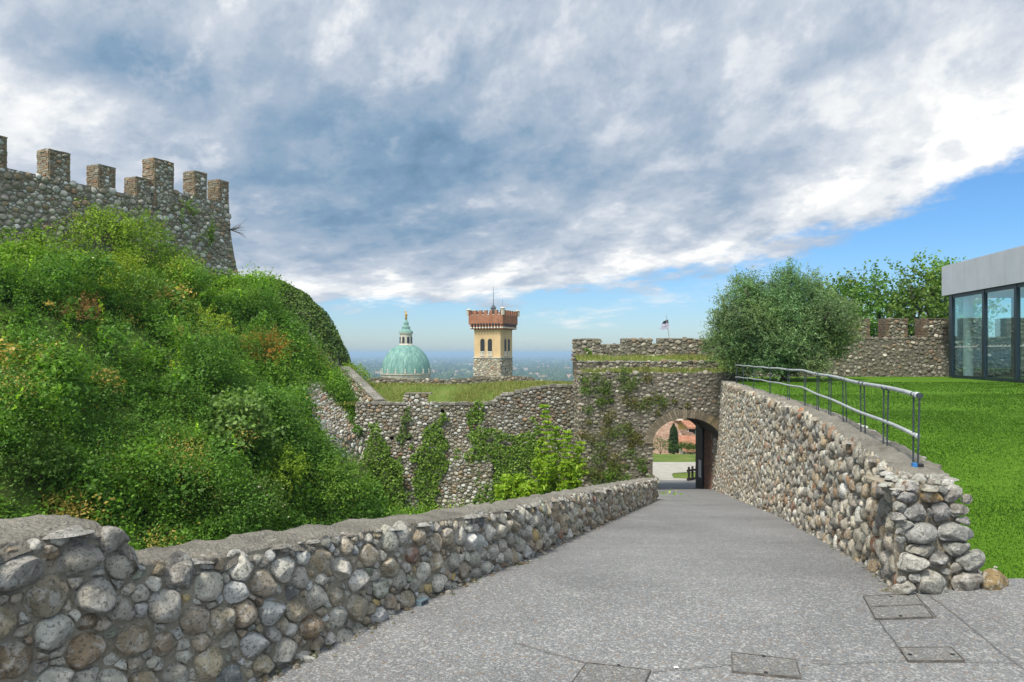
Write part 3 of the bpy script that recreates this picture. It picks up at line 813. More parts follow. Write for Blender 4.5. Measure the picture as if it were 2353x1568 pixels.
def wall_along(root, P, zbase, ztop, side, thick, mat_m, mat_s, mat_cap, r0, r1, Mn, K, pal, seed, depth=0.5, batter=0.03, back_drop=1.0, gap=0.012, aspect=1.25, fixed=None, power=2.0, facet=0.65, part='cobble_face', y_from=-9, across=None, datum=None, start_end=True, cap_skip=0):
    """masonry wall whose exposed face follows P; side=+1 faces the right of travel"""
    s, t = path_frame(P)
    n2 = np.stack([t[:, 1], -t[:, 0]], -1) * side
    L = s[-1]
    Yq = P[:, 1]
    zb, zt = zbase(Yq), ztop(Yq)
    zd = datum(Yq) if datum else zt
    ac = n2 if across is None else np.broadcast_to(np.array(across, float), n2.shape)
    ns = int(L / 0.045); us = np.linspace(0, L, ns)
    at = lambda u, arr: np.interp(u, s, arr)
    def fmap(u, v):                     # v metres down from the top
        x, y = at(u, P[:, 0]), at(u, P[:, 1]); nx, ny = at(u, n2[:, 0]), at(u, n2[:, 1])
        top = at(u, zd); o = batter * v
        return np.stack([x + nx * (o - 0.016), y + ny * (o - 0.016), top - v], -1), np.stack([nx, ny, 0 * nx + 0.02], -1)
    body = MB()
    nv = 16
    face = []
    for k in range(nv):
        h = (at(us, zt) - at(us, zb) + 0.25) * k / (nv - 1) + at(us, zd - zt)
        p, nrm = fmap(us, h)
        p = p + nrm * (-0.008 + 0.013 * fbm(p * 7, seed, 3))[:, None]
        face.append(p)
    body.grid(np.stack(face, 0), flip=(side > 0))
    # cap across the thickness, lumpy
    nw = 16
    cap = []
    for k in range(nw):
        w = k / (nw - 1)
        x, y = at(us, P[:, 0]), at(us, P[:, 1]); nx, ny = at(us, ac[:, 0]), at(us, ac[:, 1])
        p = np.stack([x - nx * thick * w, y - ny * thick * w, at(us, zt) + 0.015 * np.sin(w * np.pi)], -1)
        lump = 0.020 * fbm(p * np.array([7, 7, 3]), seed + 3, 4) + 0.010 * np.abs(fbm(p * 23, seed + 5, 2))
        p[:, 2] += lump + (-0.055 if k in (0, nw - 1) else (-0.012 if k in (1, nw - 2) else 0))
        if cap_skip: p[:, 2] -= 0.09 * np.exp(-(us - us[cap_skip]) / 0.06)
        edge = 0.022 * fbm(p * 6.0, seed + 9, 3) - 0.004
        sgn = 1 if k == 0 else (-1 if k == nw - 1 else 0)
        p[:, 0] += nx * edge * sgn; p[:, 1] += ny * edge * sgn
        cap.append(p)
    capm = MB().grid(np.stack([q[cap_skip:] for q in cap], 0), flip=(side < 0))
    back = cap[-1].copy(); low = back.copy(); low[:, 2] -= back_drop
    body.grid(np.stack([back, low], 0), flip=(side > 0))
    for e in ((0, -1) if start_end else (-1,)):
        f = np.stack([face[k][e] for k in range(nv)]); b = f.copy()
        b[:, :2] -= ac[e] * thick
        body.grid(np.stack([f, b], 0))
    body.build('mortar_core', mat_m, root, smooth=True)
    capm.build('wall_cap', mat_cap, root, smooth=True)
    Hm = float((zd - zb).max()) + 0.12
    Hu = lambda u: np.interp(u, s, zd - zb)
    Tu = lambda u: np.interp(u, s, zd - zt)
    keep = lambda u, v, r: v < Hu(u) + 0.10 and v > 0.006 + 0.62 * r + Tu(u) and np.interp(u, s, Yq) > y_from
    pts = pack(L, Hm, r0, r1, keep, seed, aspect, fixed=fixed, power=power, keep_r=True, tries=26)
    v, q, tt, c = stones(pts, fmap, depth=depth, M=Mn, K=K, gap=gap, pal=pal, seed=seed, aspect=aspect, facet=facet)
    face_mb = MB().add(v, q, tt, c)
    return face_mb

def finish(mb, part, mat_s, root): mb.build(part, mat_s, root, smooth=True, color=True)
par = thing('parapet_wall', 'low parapet of rounded grey cobbles in mortar along the left edge of the ramp', 'wall', (1.5, 11, -1))
par_face = wall_along(par, LWs, lambda Y: ramp_z(Y), lw_top, +1, 0.40, M['mortar'], M['stone'], M['cap'], 0.021, 0.086, 28, 11, PAL_GREY, 11, depth=0.58, back_drop=6.0, gap=0.005, power=1.7, facet=1.05, aspect=1.12, y_from=0.8, datum=lambda Y: np.interp(Y, [-3, 2.8, 5, 6.2, 9.2, 19.1], [0.97, 0.93, .53, .30, -.20, -1.78]))
def parapet_extras():
    # rounded boulders on the top edge of the higher near stretch and pebbles bedded in the cap
    g = np.random.default_rng(5)
    mb = MB()
    def fm(u, v):
        y = u; x = lw_x(y) - v; z = lw_top(y) - 0.005
        return np.stack([x, y, z], -1), np.broadcast_to(np.array([0.1, 0, 1.0]), (len(u), 3))
    pts = []
    for i in range(420):
        y = 1.2 + 18 * g.random() ** 1.6; pts.append((y, g.uniform(-0.015, 0.37), g.uniform(0.018, 0.06), True))
    v, q, t, c = stones(pts, fm, depth=0.42, M=16, K=5, aspect=1.0, seed=8, pal=[((0.30, 0.29, 0.27), 3), ((0.37, 0.36, 0.34), 3), ((0.24, 0.22, 0.19), 2), ((0.46, 0.46, 0.45), 1)])
    par_face.add(v, q, t, c); finish(par_face, 'cobble_face', M['stone'], par)
    # foot of the parapet end
    e = MB()
    y1 = 19.1; x1 = float(lw_x(19.1))
    stone_panel(e, (x1 - 0.42, y1 + 0.02, -3.0), (1, 0, 0), (0, 0, 1), (0, 1, 0), 0.42, 1.2, 0.05, 0.09, seed=4, M=12, K=4)
    e.build('end_stones', M['stone'], par, smooth=True, color=True)
parapet_extras()

# verge wall that carries the ramp between the parapet and the gate
vg = MB()
vg.hexa([(3.6, 19.0, -8), (4.1, 19.0, -8), (5.6, 28.1, -8), (3.0, 28.1, -8), (3.45, 19.0, -2.35), (3.95, 19.0, -2.33), (5.45, 28.1, -3.84), (3.0, 28.1, -3.9)])
tag(vg.build('verge', M['soil']), 'earth verge beside the ramp in front of the gate', kind='structure')

# ------------------------------------------------------------------ retaining wall on the right of the ramp
ret = thing('retaining_wall', 'tall warm-toned rubble retaining wall on the right of the ramp, lawn behind it', 'wall', (5, 14, -1))
sR, tR = path_frame(RWs)
slits = []
gs = random.Random(4)
for px, py in ((1945, 1010), (1985, 1130), (1883, 1050), (1843, 1150), (1822, 1120), (1812, 1200), (1790, 1010), (1762, 1080), (1745, 990), (1728, 1060), (1705, 1020), (1690, 960), (1875, 1150), (1720, 1120)):
    Yp = np.linspace(5, 27.5, 500); pxs = CX + FPX * rw_x(Yp) / Yp
    Ys = float(Yp[np.argmin(abs(pxs - px))]); zz_ = CAMZ - (py - HY) * Ys / FPX
    u = float(np.interp(Ys, RWs[:, 1], sR)); v = float(rw_top(Ys)) - zz_
    h = 0.42 + 0.2 * gs.random()
    slits += [(u, v + h * (k / 9 - 0.5), 0.035) for k in range(10)]
ret_face = wall_along(ret, RWs, lambda Y: ramp_z(Y), rw_top, -1, 0.44, M['mortar_warm'], M['stone_warm'], M['cap'], 0.028, 0.080, 16, 5, PAL_WARM, 23, depth=0.66, back_drop=0.6, batter=0.05, aspect=0.92, gap=0.014, fixed=slits, across=(-1, 0.06), start_end=False, cap_skip=7)
def retaining_end():
    # the broken end that faces the forecourt: big boulders
    mb = MB()
    A = np.array([2.63, 4.845, 0.0]); eu = unit(np.array([0.50, 0.055, 0.0]))
    nn = np.array([eu[1], -eu[0], 0.05])
    rows = [(0.69, 0.60, [(0.0, .13), (.13, .30), (.30, .45)]), (0.60, 0.47, [(-.01, .20), (.20, .34), (.34, .46)]), (0.47, 0.325, [(-.02, .235), (.24, .46)]), (0.325, 0.245, [(-.02, .22), (.22, .45)]),
            (0.245, 0.13, [(-.02, .17), (.17, .27), (.27, .50)]), (0.13, -0.03, [(-.03, .06), (.05, .24), (.26, .42), (.42, .53)])]
    pts = []
    for (zt, zb_, cells) in rows:
        fl = 1 + 0.34 * ((0.7 - (zt + zb_) / 2) / 0.7) ** 1.6
        for (a, b) in cells:
            a, b = a * fl * 1.07, b * fl * 1.07
            pts.append(((a + b) / 2 + gs.uniform(-.02, .02), 0.72 - (zt + zb_) / 2 + gs.uniform(-.018, .018), 0.5 * math.sqrt(max(0.008, (b - a) * (zt - zb_) * 0.95)) * gs.uniform(0.78, 1.05), True))
    for k in range(46):
        u_, v_, r_ = gs.uniform(-0.02, 0.5), gs.uniform(0.03, 0.72), gs.uniform(0.022, 0.04)
        if all((u_ - a) ** 2 + (v_ - b) ** 2 > (0.72 * (r_ + rr_)) ** 2 for a, b, rr_, _ in pts): pts.append((u_, v_, r_, True))
    asp = 1.45
    pts = [(u, w * asp, r * 1.16, t) for u, w, r, t in pts]
    def fm(u, v):
        o = 0.10 * v
        flare = 0.0
        p = A + (u * (1 + flare))[:, None] * eu + np.stack([nn[0] * o, nn[1] * o, 0.71 - v], -1)
        return p, np.broadcast_to(nn, (len(u), 3))
    v, q, t, c = stones(pts, fm, depth=0.55, M=30, K=10, gap=0.012, aspect=asp, seed=31, rough=0.20, flat=(2.6, 4.4), facet=1.0,
                        pal=[((0.28, 0.28, 0.275), 5), ((0.21, 0.21, 0.21), 5), ((0.33, 0.31, 0.28), 4), ((0.44, 0.43, 0.41), 2), ((0.29, 0.21, 0.11), 1), ((0.29, 0.25, 0.22), 1)])
    mb.add(v, q, t, c)
    mb.build('end_boulders', M['stone'], ret, smooth=True, color=True)
    # body of the end and of the side towards the lawn
    b = MB()
    n = 12
    zz_ = np.linspace(0.70, -0.15, n)
    f = np.stack([A + np.array([0, 0.05 - 0.1 * (0.7 - z), z]) - eu * 0.02 for z in zz_]); k2 = np.stack([A + eu * (0.43 + 0.20 * np.clip((0.7 - z) / 0.7, 0, 1.3) ** 1.6) + np.array([0, 0.05 - 0.1 * (0.7 - z), z]) for z in zz_])
    k3 = k2 + np.array([0.10, 1.0, 0]); k3[:, 2] = np.minimum(k3[:, 2], 0.72)
    b.grid(np.stack([f, k2, k3], 0))
    top = np.stack([f[0], k2[0], k3[0]]); tb = top + np.array([0, 0.42, -0.015]); b.grid(np.stack([top - np.array([0, 0, 0.02]), tb], 0))
    b.build('end_core', M['mortar_warm'], ret, smooth=True)
    # ragged top of the end and boulders at its foot on the lawn side
    pts = [(gs.uniform(-.01, .46), gs.uniform(0.0, .5), gs.uniform(.03, .062), True) for _ in range(60)]
    pts = [p for i, p in enumerate(pts) if all((p[0] - q[0]) ** 2 + (p[1] - q[1]) ** 2 > (0.8 * (p[2] + q[2])) ** 2 for q in pts[:i])]
    fmt = lambda u, v: (A + u[:, None] * eu + np.stack([0.10 * v, v, 0.675 + 0 * u], -1), np.broadcast_to(np.array([0, -0.15, 1.0]), (len(u), 3)))
    v, q, t, c = stones(pts, fmt, depth=0.55, M=18, K=7, aspect=1.0, seed=35, facet=0.9, pal=[((0.36, 0.35, 0.32), 3), ((0.45, 0.44, 0.41), 3), ((0.27, 0.25, 0.21), 2), ((0.58, 0.57, 0.54), 2)])
    mb = MB().add(v, q, t, c)
    pts = [(0.66, 0.30, .085, True), (0.80, 0.22, .06, True), (0.70, 0.52, .10, True), (0.72, 0.80, .09, True), (0.90, 0.40, .045, True), (0.62, 1.10, .07, True), (0.55, 0.12, .055, True)]
    fmg = lambda u, v: (A + np.stack([u, v - 0.05, -0.03 + 0.13 * np.clip(v - .2, 0, 2) + 0 * u], -1) * np.array([1, 1, 1.0]), np.broadcast_to(np.array([0, -0.1, 1.0]), (len(u), 3)))
    v, q, t, c = stones(pts, fmg, depth=1.1, M=22, K=8, aspect=1.0, seed=36, facet=0.9, pal=[((0.50, 0.48, 0.42), 3), ((0.36, 0.37, 0.35), 2), ((0.45, 0.36, 0.30), 2)])
    mb.add(v, q, t, c); mb.build('loose_boulders', M['stone'], ret, smooth=True, color=True)
    g = np.random.default_rng(15)
    pts = []
    for i in range(260):
        y = 4.95 + 18 * g.random() ** 2.2; pts.append((y, g.uniform(0.0, 0.42), g.uniform(0.025, 0.06), True))
    def fm3(u, v):
        x = rw_x(u) + v; z = rw_top(u) - 0.006
        return np.stack([x, u, z], -1), np.broadcast_to(np.array([0, 0, 1.0]), (len(u), 3))
    v, q, t, c = stones(pts, fm3, depth=0.30, M=16, K=5, aspect=1.0, seed=9, pal=[((0.33, 0.32, 0.29), 3), ((0.42, 0.41, 0.38), 3), ((0.25, 0.23, 0.20), 2), ((0.56, 0.55, 0.53), 1)])
    ret_face.add(v, q, t, c); finish(ret_face, 'rubble_face', M['stone_warm'], ret)
retaining_end()

def build_grit():
    # grit, moss crumbs and small pebbles gathered along the foot of both walls
    g = np.random.default_rng(88)
    pts = []
    n = 900
    side = g.random(n) < 0.6
    Yv = 2.6 + 16 * g.random(n) ** 1.7
    x = np.where(side, lw_x(Yv) + 0.015 + np.abs(g.normal(0, 0.05, n)), rw_x(np.maximum(Yv, 4.9)) - 0.03 - np.abs(g.normal(0, 0.04, n)))
    Yv = np.where(side, Yv, np.maximum(Yv, 4.9))
    r = g.lognormal(-4.9, 0.45, n).clip(0.004, 0.03)
    P = [(float(a), float(b), float(c), True) for a, b, c in zip(x, Yv, r)]
    fm = lambda u, v: (np.stack([u, v, ramp_z(v) * (1 - sstep(2.5, 3.4, u) * (v < 5.05)) + 0.004], -1), np.broadcast_to(np.array([0, 0, 1.0]), (len(u), 3)))
    v, q, t, c = stones(P, fm, depth=0.9, M=8, K=3, aspect=1.0, gap=0.0, seed=89, pal=[((0.20, 0.17, 0.12), 4), ((0.30, 0.29, 0.27), 3), ((0.12, 0.13, 0.06), 3), ((0.42, 0.40, 0.37), 1), ((0.22, 0.12, 0.06), 1)])
    tag(MB().add(v, q, t, c).build('grit', M['stone'], smooth=True, color=True), 'grit and crumbs along the foot of the walls', 'grit', kind='stuff')
build_grit()
# ------------------------------------------------------------------ handrail
def build_handrail():
    root = thing('handrail', 'grey steel handrail with two tubes along the top of the retaining wall', 'handrail', (4.5, 12, 0.7))
    off = 0.24
    Yp = np.linspace(4.9, 27, 3000); pxs = CX + FPX * (rw_x(Yp) + off) / Yp
    posts_px = [2106, 2036, 1981.5, 1940, 1907.7, 1879.5, 1849.7, 1811.7, 1769.5, 1731.9, 1708, 1692]
    Ys = [float(Yp[np.argmin(abs(pxs - p))]) for p in posts_px]
    top = lambda Y: np.interp(Y, [5.2, 8.4, 11.5, 18.5, 24], [1.285, 1.30, 1.315, 1.25, 1.20])
    mid = lambda Y: np.interp(Y, [5.2, 8.4, 11.5, 18.5, 24], [0.975, 1.00, 1.04, 0.93, 0.80])
    g = random.Random(2)
    yy = np.array(Ys[::-1])
    yf = np.linspace(Ys[0] - 0.02, Ys[-1] + 0.4, 60)
    def line(fn, r, name):
        z = fn(yf) + 0.006 * np.sin(yf * 2.3)
        p = np.stack([rw_x(yf) + off, yf, z], -1)
        m = MB(); m.tube(p, r, 12)
        d = unit(p[0] - p[1])
        m.tube(np.array([p[0] - d * 0.03, p[0] - d * 0.029, p[0] + d * 0.008, p[0] + d * 0.012]), [r * 0.9, r * 1.3, r * 1.3, r * 0.9], 14)
        m.build(name, M['steel'], root, smooth=True)
    line(top, 0.018, 'top_rail'); line(mid, 0.0155, 'middle_rail')
    for i, y in enumerate(Ys):
        x = float(rw_x(y)) + off; b = float(rw_top(y)) - 0.03
        t = np.array([float(rw_x(y + 0.2) - rw_x(y)) / 0.2, 1.0, 0]); t /= np.linalg.norm(t); nrm = np.array([t[1], -t[0], 0])
        lean = g.uniform(-0.010, 0.010)
        gap = 0.17
        for sgn in (-1, 1):
            yy_ = y + sgn * gap * 0.5 * t[1]; xx_ = float(rw_x(yy_)) + off; bb = float(rw_top(yy_)) - 0.04
            m = MB()
            m.tube([(xx_ - lean, yy_ - lean * sgn, bb), (xx_, yy_, float(top(yy_)) + 0.002)], 0.0072, 8)
            m.tube([(xx_ - 0.001, yy_ - 0.012, float(top(yy_)) - 0.001), (xx_ + 0.001, yy_ + 0.012, float(top(yy_)) - 0.001)], 0.0205, 12)
            po = m.build('post', M['dark_steel'], root, smooth=False)
        if i == 0:
            k = MB()
            o = np.array([x, y, b + 0.02]) - t * 0.12 - nrm * 0.03
            k.obox(o, nrm * 0.05, t * 0.06, (0, 0, 0.062))
            k.build('base_wrap', M['black'], root)
            k = MB(); k.obox(np.array([x, y, b + 0.018]) - t * 0.125 - nrm * 0.058, nrm * 0.030, t * 0.05, (0.006, 0, 0.068))
            k.build('tape', M['blue'], root)['label'] = 'blue tape round the foot of the last post'
build_handrail()

# ------------------------------------------------------------------ gatehouse
GX0, GX1, GY, GYB = 2.72, 9.2, 28.0, 31.2
AX0, AX1, ASP = 5.54, 8.26, -1.95             # archway: jambs and springing height
AC, AHW, ARISE = (AX0 + AX1) / 2, (AX1 - AX0) / 2, 1.00
GTOP = 0.83
def arch_z(x): return ASP + ARISE * np.sqrt(np.clip(1 - ((np.asarray(x) - AC) / AHW) ** 2, 0, 1))
def build_gatehouse():
    root = thing('gatehouse', 'dark rubble gatehouse with a round-arched passage at the foot of the ramp', 'gatehouse', (AC, GY, -4))
    mb = MB()
    zb = -8.0
    mb.box(GX0, AX0, GY, GYB, zb, GTOP - 0.01)
    mb.box(AX1, GX1, GY, GYB, zb, GTOP - 0.01)
    n = 28
    xs = AC - AHW * np.cos(np.linspace(0, np.pi, n + 1)); zs = arch_z(xs); zs[0] = zs[-1] = ASP
    for i in range(n):
        a, b = xs[i], xs[i + 1]; za, zb2 = zs[i], zs[i + 1]
        mb.hexa([(a, GY, za), (b, GY, zb2), (b, GYB, zb2), (a, GYB, za), (a, GY, GTOP - 0.01), (b, GY, GTOP - 0.01), (b, GYB, GTOP - 0.01), (a, GYB, GTOP - 0.01)])
    mb.build('wall_core', M['mortar_dark'], root)
    f = MB()
    def keep(u, v):
        x, z = GX0 + u, -5.4 + v
        if AX0 - 0.06 < x < AX1 + 0.05 and z < ASP: return False
        if z >= ASP - 0.02 and ((x - AC) / (AHW + 0.36)) ** 2 + ((z - ASP) / (ARISE + 0.36)) ** 2 < 1: return False
        return z > float(ramp_z(GY)) - 0.3 or x < AX0
    stone_panel(f, (GX0, GY + 0.01, -5.4), (1, 0, 0), (0, 0, 1), (0, -1, 0), GX1 - GX0, GTOP + 5.4, 0.035, 0.125, keep, 41, M=11, K=3, pal=PAL_DARK, gap=0.022, depth=0.42, facet=0.8, aspect=1.45)
    stone_panel(f, (GX0 + 0.01, GYB, -6.4), (0, -1, 0), (0, 0, 1), (-1, 0, 0), GYB - GY, GTOP + 6.4, 0.045, 0.13, None, 42, M=10, K=3, pal=PAL_DARK, gap=0.02, depth=0.4, aspect=1.45)
    f.build('rubble_face', M['stone_dark'], root, smooth=True, color=True)
    # voussoirs: a brick ring, warmer on its right half
    v = MB(); g = random.Random(5)
    nv = 46
    for i in range(nv):
        a0, a1 = math.pi * (i + 0.06) / nv, math.pi * (i + 0.94) / nv
        c = np.array((0.22, 0.185, 0.14) if i > 14 else (0.30, 0.235, 0.155)) * g.uniform(0.7, 1.2)
        d = 0.05 + 0.02 * g.random(); ro = 0.30 + 0.05 * g.random()
        P = []
        for (a, k) in ((a0, 0.0), (a1, 0.0), (a1, ro), (a0, ro)):
            P.append((AC + (AHW + k) * math.cos(a), ASP + (ARISE + k) * math.sin(a)))
        v.hexa([(P[0][0], GY - d, P[0][1]), (P[1][0], GY - d, P[1][1]), (P[1][0], GY + 0.4, P[1][1]), (P[0][0], GY + 0.4, P[0][1]),
                (P[3][0], GY - d, P[3][1]), (P[2][0], GY - d, P[2][1]), (P[2][0], GY + 0.4, P[2][1]), (P[3][0], GY + 0.4, P[3][1])], c)
    v.build('arch_ring', M['brick'], root, color=True)
    # inside of the right jamb: stone edge then brick reveal
    j = MB()
    stone_panel(j, (AX1 - 0.012, GY + 0.02, -4.5), (0, 1, 0), (0, 0, 1), (-1, 0, 0), 1.2, 2.6, 0.05, 0.12, None, 44, M=12, K=4, pal=PAL_CASTLE, gap=0.015, aspect=1.3, depth=0.4)
    bricks(j, (AX1 - 0.01, GY - 0.01, -4.1), (0, 1, 0), (0, 0, 1), (-1, 0, 0), 0.3, 2.2, 0.26, 0.075, 0.03, 6, ((0.30, 0.24, 0.16), (0.26, 0.21, 0.14), (0.34, 0.28, 0.19)))
    j.build('jamb_stones', M['stone_castle'], root, smooth=False, color=True)
    j = MB(); j.box(AX1 - 0.06, AX1 - 0.002, GY + 1.22, GY + 2.35, -4.75, ASP + 0.5)
    bricks(j, (AX1 - 0.06, GY + 1.22, -4.7), (0, 1, 0), (0, 0, 1), (-1, 0, 0), 1.13, 3.2, 0.24, 0.07, 0.012, 3, ((0.30, 0.15, 0.10), (0.25, 0.14, 0.10), (0.34, 0.18, 0.12)))
    bricks(j, (AX1 - 0.06, GY + 1.215, -4.7), (1, 0, 0), (0, 0, 1), (0, -1, 0), 0.06, 3.2, 0.24, 0.07, 0.010, 4, ((0.28, 0.15, 0.10), (0.24, 0.13, 0.10)))
    j.build('brick_reveal', M['brick'], root, color=True)
    # second, lower arch at the back of the passage
    b = MB()
    for i in range(n):
        a, c2 = xs[i], xs[i + 1]; za, zc = zs[i] - 0.16, zs[i + 1] - 0.16
        b.hexa([(a, GYB - 0.6, za), (c2, GYB - 0.6, zc), (c2, GYB + 0.02, zc), (a, GYB + 0.02, za), (a, GYB - 0.6, zs[i] + 0.02), (c2, GYB - 0.6, zs[i + 1] + 0.02), (c2, GYB + 0.02, zs[i + 1] + 0.02), (a, GYB + 0.02, zs[i] + 0.02)])
    b.build('inner_arch', M['mortar_castle'], root)
    # iron leaf folded back inside the passage, notice pinned to it
    dx = AX1 - 0.07
    d = MB(); d.obox((dx - 0.06, GYB - 0.85, -4.56), (0.05, 0, 0), (-0.05, 0.95, 0), (0, 0, 2.95))
    for k in range(5): d.obox((dx - 0.072, GYB - 0.85, -4.5 + 0.68 * k), (0.02, 0, 0), (-0.05, 0.95, 0), (0, 0, 0.07))
    dl = d.build('gate_leaf', M['door'], root)
    p = MB(); p.obox((dx - 0.088, GYB - 0.72, -3.75), (0.008, 0, 0), (-0.02, 0.38, 0), (0, 0, 0.75))
    p.build('notice', M['paper'], dl)
    # stepped terrace and the broken parapet on top
    l = MB(); l.box(GX0 + 0.05, 8.35, 29.25, 29.9, GTOP - 0.2, 1.24)
    l.build('ledge_core', M['mortar_dark'], root)
    l = MB()
    stone_panel(l, (GX0 + 0.05, 29.26, GTOP), (1, 0, 0), (0, 0, 1), (0, -1, 0), 5.6, 0.42, 0.05, 0.13, None, 45, M=12, K=4, pal=PAL_DARK, gap=0.02, aspect=1.5)
    g2 = random.Random(9)
    for x0 in np.arange(GX0, 8.2, 0.34):
        l.box(x0, x0 + 0.33 * g2.uniform(0.7, 1), 29.22, 29.6, 1.235, 1.265 + 0.03 * g2.random(), np.array((0.30, 0.29, 0.26)) * g2.uniform(0.7, 1.3))
    l.build('ledge_stones', M['stone_dark'], root, smooth=False, color=True)
    e = MB(); X, Y = np.meshgrid(np.linspace(GX0 + 0.1, 9.6, 26), np.linspace(28.05, 32.0, 20), indexing='ij')
    Z = np.where(Y < 29.5, GTOP + 0.0, 1.16 + (Y - 29.5) * 0.12) + 0.05 * vnoise(np.stack([X * 2, Y * 2, 0 * X], -1), 3)
    e.grid(np.stack([X, Y, Z], -1)); e.build('turf_top', M['turf'], root, smooth=True)
    prof = [(2.78, 3.98, 2.20), (3.98, 4.95, 1.96), (4.95, 6.30, 2.20), (6.30, 6.60, 1.97), (6.60, 8.15, 2.22), (8.15, 10.2, 2.20)]
    c = MB(); st = MB()
    for i, (a, b2, z) in enumerate(prof):
        c.box(a, b2 - 0.001, 32.0, 32.55, 0.6, z)
        stone_panel(st, (a, 32.01, 1.2), (1, 0, 0), (0, 0, 1), (0, -1, 0), b2 - a, z - 1.2, 0.05, 0.14, None, 50 + i, M=12, K=4, pal=PAL_DARK, gap=0.02, aspect=1.4)
        x0 = a
        while x0 < b2 - 0.05:
            w = min(g2.uniform(0.25, 0.5), b2 - x0)
            st.box(x0, x0 + w - 0.01, 31.97, 32.56, z + 0.002, z + 0.05 + 0.02 * g2.random(), np.array((0.34, 0.31, 0.26)) * g2.uniform(0.7, 1.2)); x0 += w
    c.build('parapet_core', M['mortar_dark'], root); st.build('parapet_stones', M['stone_dark'], root, color=True)
build_gatehouse()

# ------------------------------------------------------------------ curtain wall across the ditch
UX0, UX1, UY = -6.9, 2.95, 31.5
CTOP = np.array([(-6.9, -0.58), (-0.95, -0.60), (-0.75, -0.50), (-0.45, -0.20), (-0.1, -0.17), (0.35, -0.05), (0.9, 0.08), (1.6, 0.17), (3.0, 0.22)])
ctop = lambda x: np.interp(x, CTOP[:, 0], CTOP[:, 1])
def build_curtain():
    root = thing('curtain_wall', 'grey rubble curtain wall across the ditch, patched with ivy and topped with grass', 'wall', (-2, UY, -4))
    holes = []
    for px, py in ((941, 1010), (1023, 1012), (1098, 1012), (935, 948), (1015, 948), (1095, 948), (1150, 1010), (1118, 1150), (900, 1010), (1185, 1030)):
        p = W(px, py, UY); holes.append((p[0], p[2]))
    xs = np.arange(UX0, UX1 + 0.01, 0.15); zs = np.arange(-6.6, 0.35, 0.15)
    mb = MB()
    X, Z = np.meshgrid(xs, zs, indexing='ij')
    Zc = np.minimum(Z, ctop(X) - 0.01)
    # lower right stretch stands out as a battered buttress
    out = 0.34 * sstep(-2.6, -2.3, X) * (1 - sstep(-0.9, -0.7, X)) * sstep(-2.0, -3.4, Z) + 0.5 * (1 - sstep(-5.1, -4.9, X))*sstep(-2.0, -2.3, Z)*0
    P = np.stack([X, UY + 0.012 - out + 0.012 * fbm(np.stack([X * 1.5, Z * 1.5, 0 * X], -1), 3, 3), Zc], -1)
    a, b = X.shape
    i = np.arange(a - 1)[:, None] * b + np.arange(b - 1)[None]
    q = np.stack([i, i + b, i + b + 1, i + 1], -1).reshape(-1, 4)
    cx_ = (X[:-1, :-1] + 0.075).ravel(); cz_ = (Z[:-1, :-1] + 0.075).ravel()
    ok = np.ones(len(q), bool)
    hc = []
    for hx, hz in holes:
        k = np.argmin((cx_ - hx) ** 2 + (cz_ - hz) ** 2); ok[k] = False; hc.append((cx_[k], cz_[k]))
        r = mb
        x0, x1, z0, z1 = cx_[k] - 0.075, cx_[k] + 0.075, cz_[k] - 0.075, cz_[k] + 0.075
        y0, y1 = UY - 0.3, UY + 0.45
        r.add([(x0, y0 + .3, z0), (x1, y0 + .3, z0), (x1, y0 + .3, z1), (x0, y0 + .3, z1), (x0, y1, z0), (x1, y1, z0), (x1, y1, z1), (x0, y1, z1)], [(0, 1, 5, 4), (1, 2, 6, 5), (2, 3, 7, 6), (3, 0, 4, 7), (4, 5, 6, 7)])
    mb.add(P.reshape(-1, 3), q[ok])
    T = np.stack([np.stack([xs, 0 * xs + UY, ctop(xs) - 0.01], -1), np.stack([xs, 0 * xs + UY + 0.5, ctop(xs) - 0.01], -1), np.stack([xs, 0 * xs + UY + 0.5, 0 * xs - 6.6], -1)], 0)
    mb.grid(T, flip=True)
    mb.build('wall_core', M['mortar_dark'], root)
    def keep(u, v):
        x, z = UX0 + u, -6.0 + v
        return z < float(ctop(x)) - 0.04
    fixed = [(hx - UX0, hz + 6.0, 0.10) for hx, hz in hc]
    asp = 1.35
    pts = pack(UX1 - UX0, 6.3, 0.035, 0.125, keep, 61, asp, fixed=fixed)
    def fm(u, v):
        x, z = UX0 + u, -6.0 + v
        o = 0.34 * sstep(-2.6, -2.3, x) * (1 - sstep(-0.9, -0.7, x)) * sstep(-2.0, -3.4, z)
        return np.stack([x, UY + 0.0 - o, z], -1), np.broadcast_to(np.array([0, -1.0, 0.05]), (len(u), 3))
    v, q, t, c = stones(pts, fm, depth=0.38, M=10, K=3, gap=0.026, pal=PAL_CASTLE, aspect=asp, seed=62, facet=0.85)
    x = v[:, 0]
    dark = np.where(x > -0.8, 0.62, 0.85)[:, None]
    # the right stretch is built of darker stone than the left
    MB().add(v, q, t, c * dark).build('rubble_face', M['stone_dark'], root, smooth=True, color=True)
    # the one merlon left standing
    m = MB(); x0, x1 = W(931, 0, UY)[0], W(980, 0, UY)[0]
    m.box(x0, x1, UY + 0.02, UY + 0.48, -0.62, -0.22)
    mer = m.build('merlon', M['mortar_dark'], root)
    s = MB(); stone_panel(s, (x0, UY + 0.02, -0.62), (1, 0, 0), (0, 0, 1), (0, -1, 0), x1 - x0, 0.4, 0.06, 0.13, None, 64, M=12, K=4, pal=PAL_CASTLE, gap=0.02, aspect=1.3)
    g = random.Random(3)
    for k in np.arange(x0 - 0.03, x1, 0.24): s.box(k, k + 0.22, UY - 0.03, UY + 0.5, -0.219, -0.17 + 0.015 * g.random(), (0.24, 0.22, 0.18))
    s.build('merlon_stones', M['stone_dark'], mer, color=True)
    g = np.random.default_rng(65)
    # loose top course
    s = MB(); k = UX0
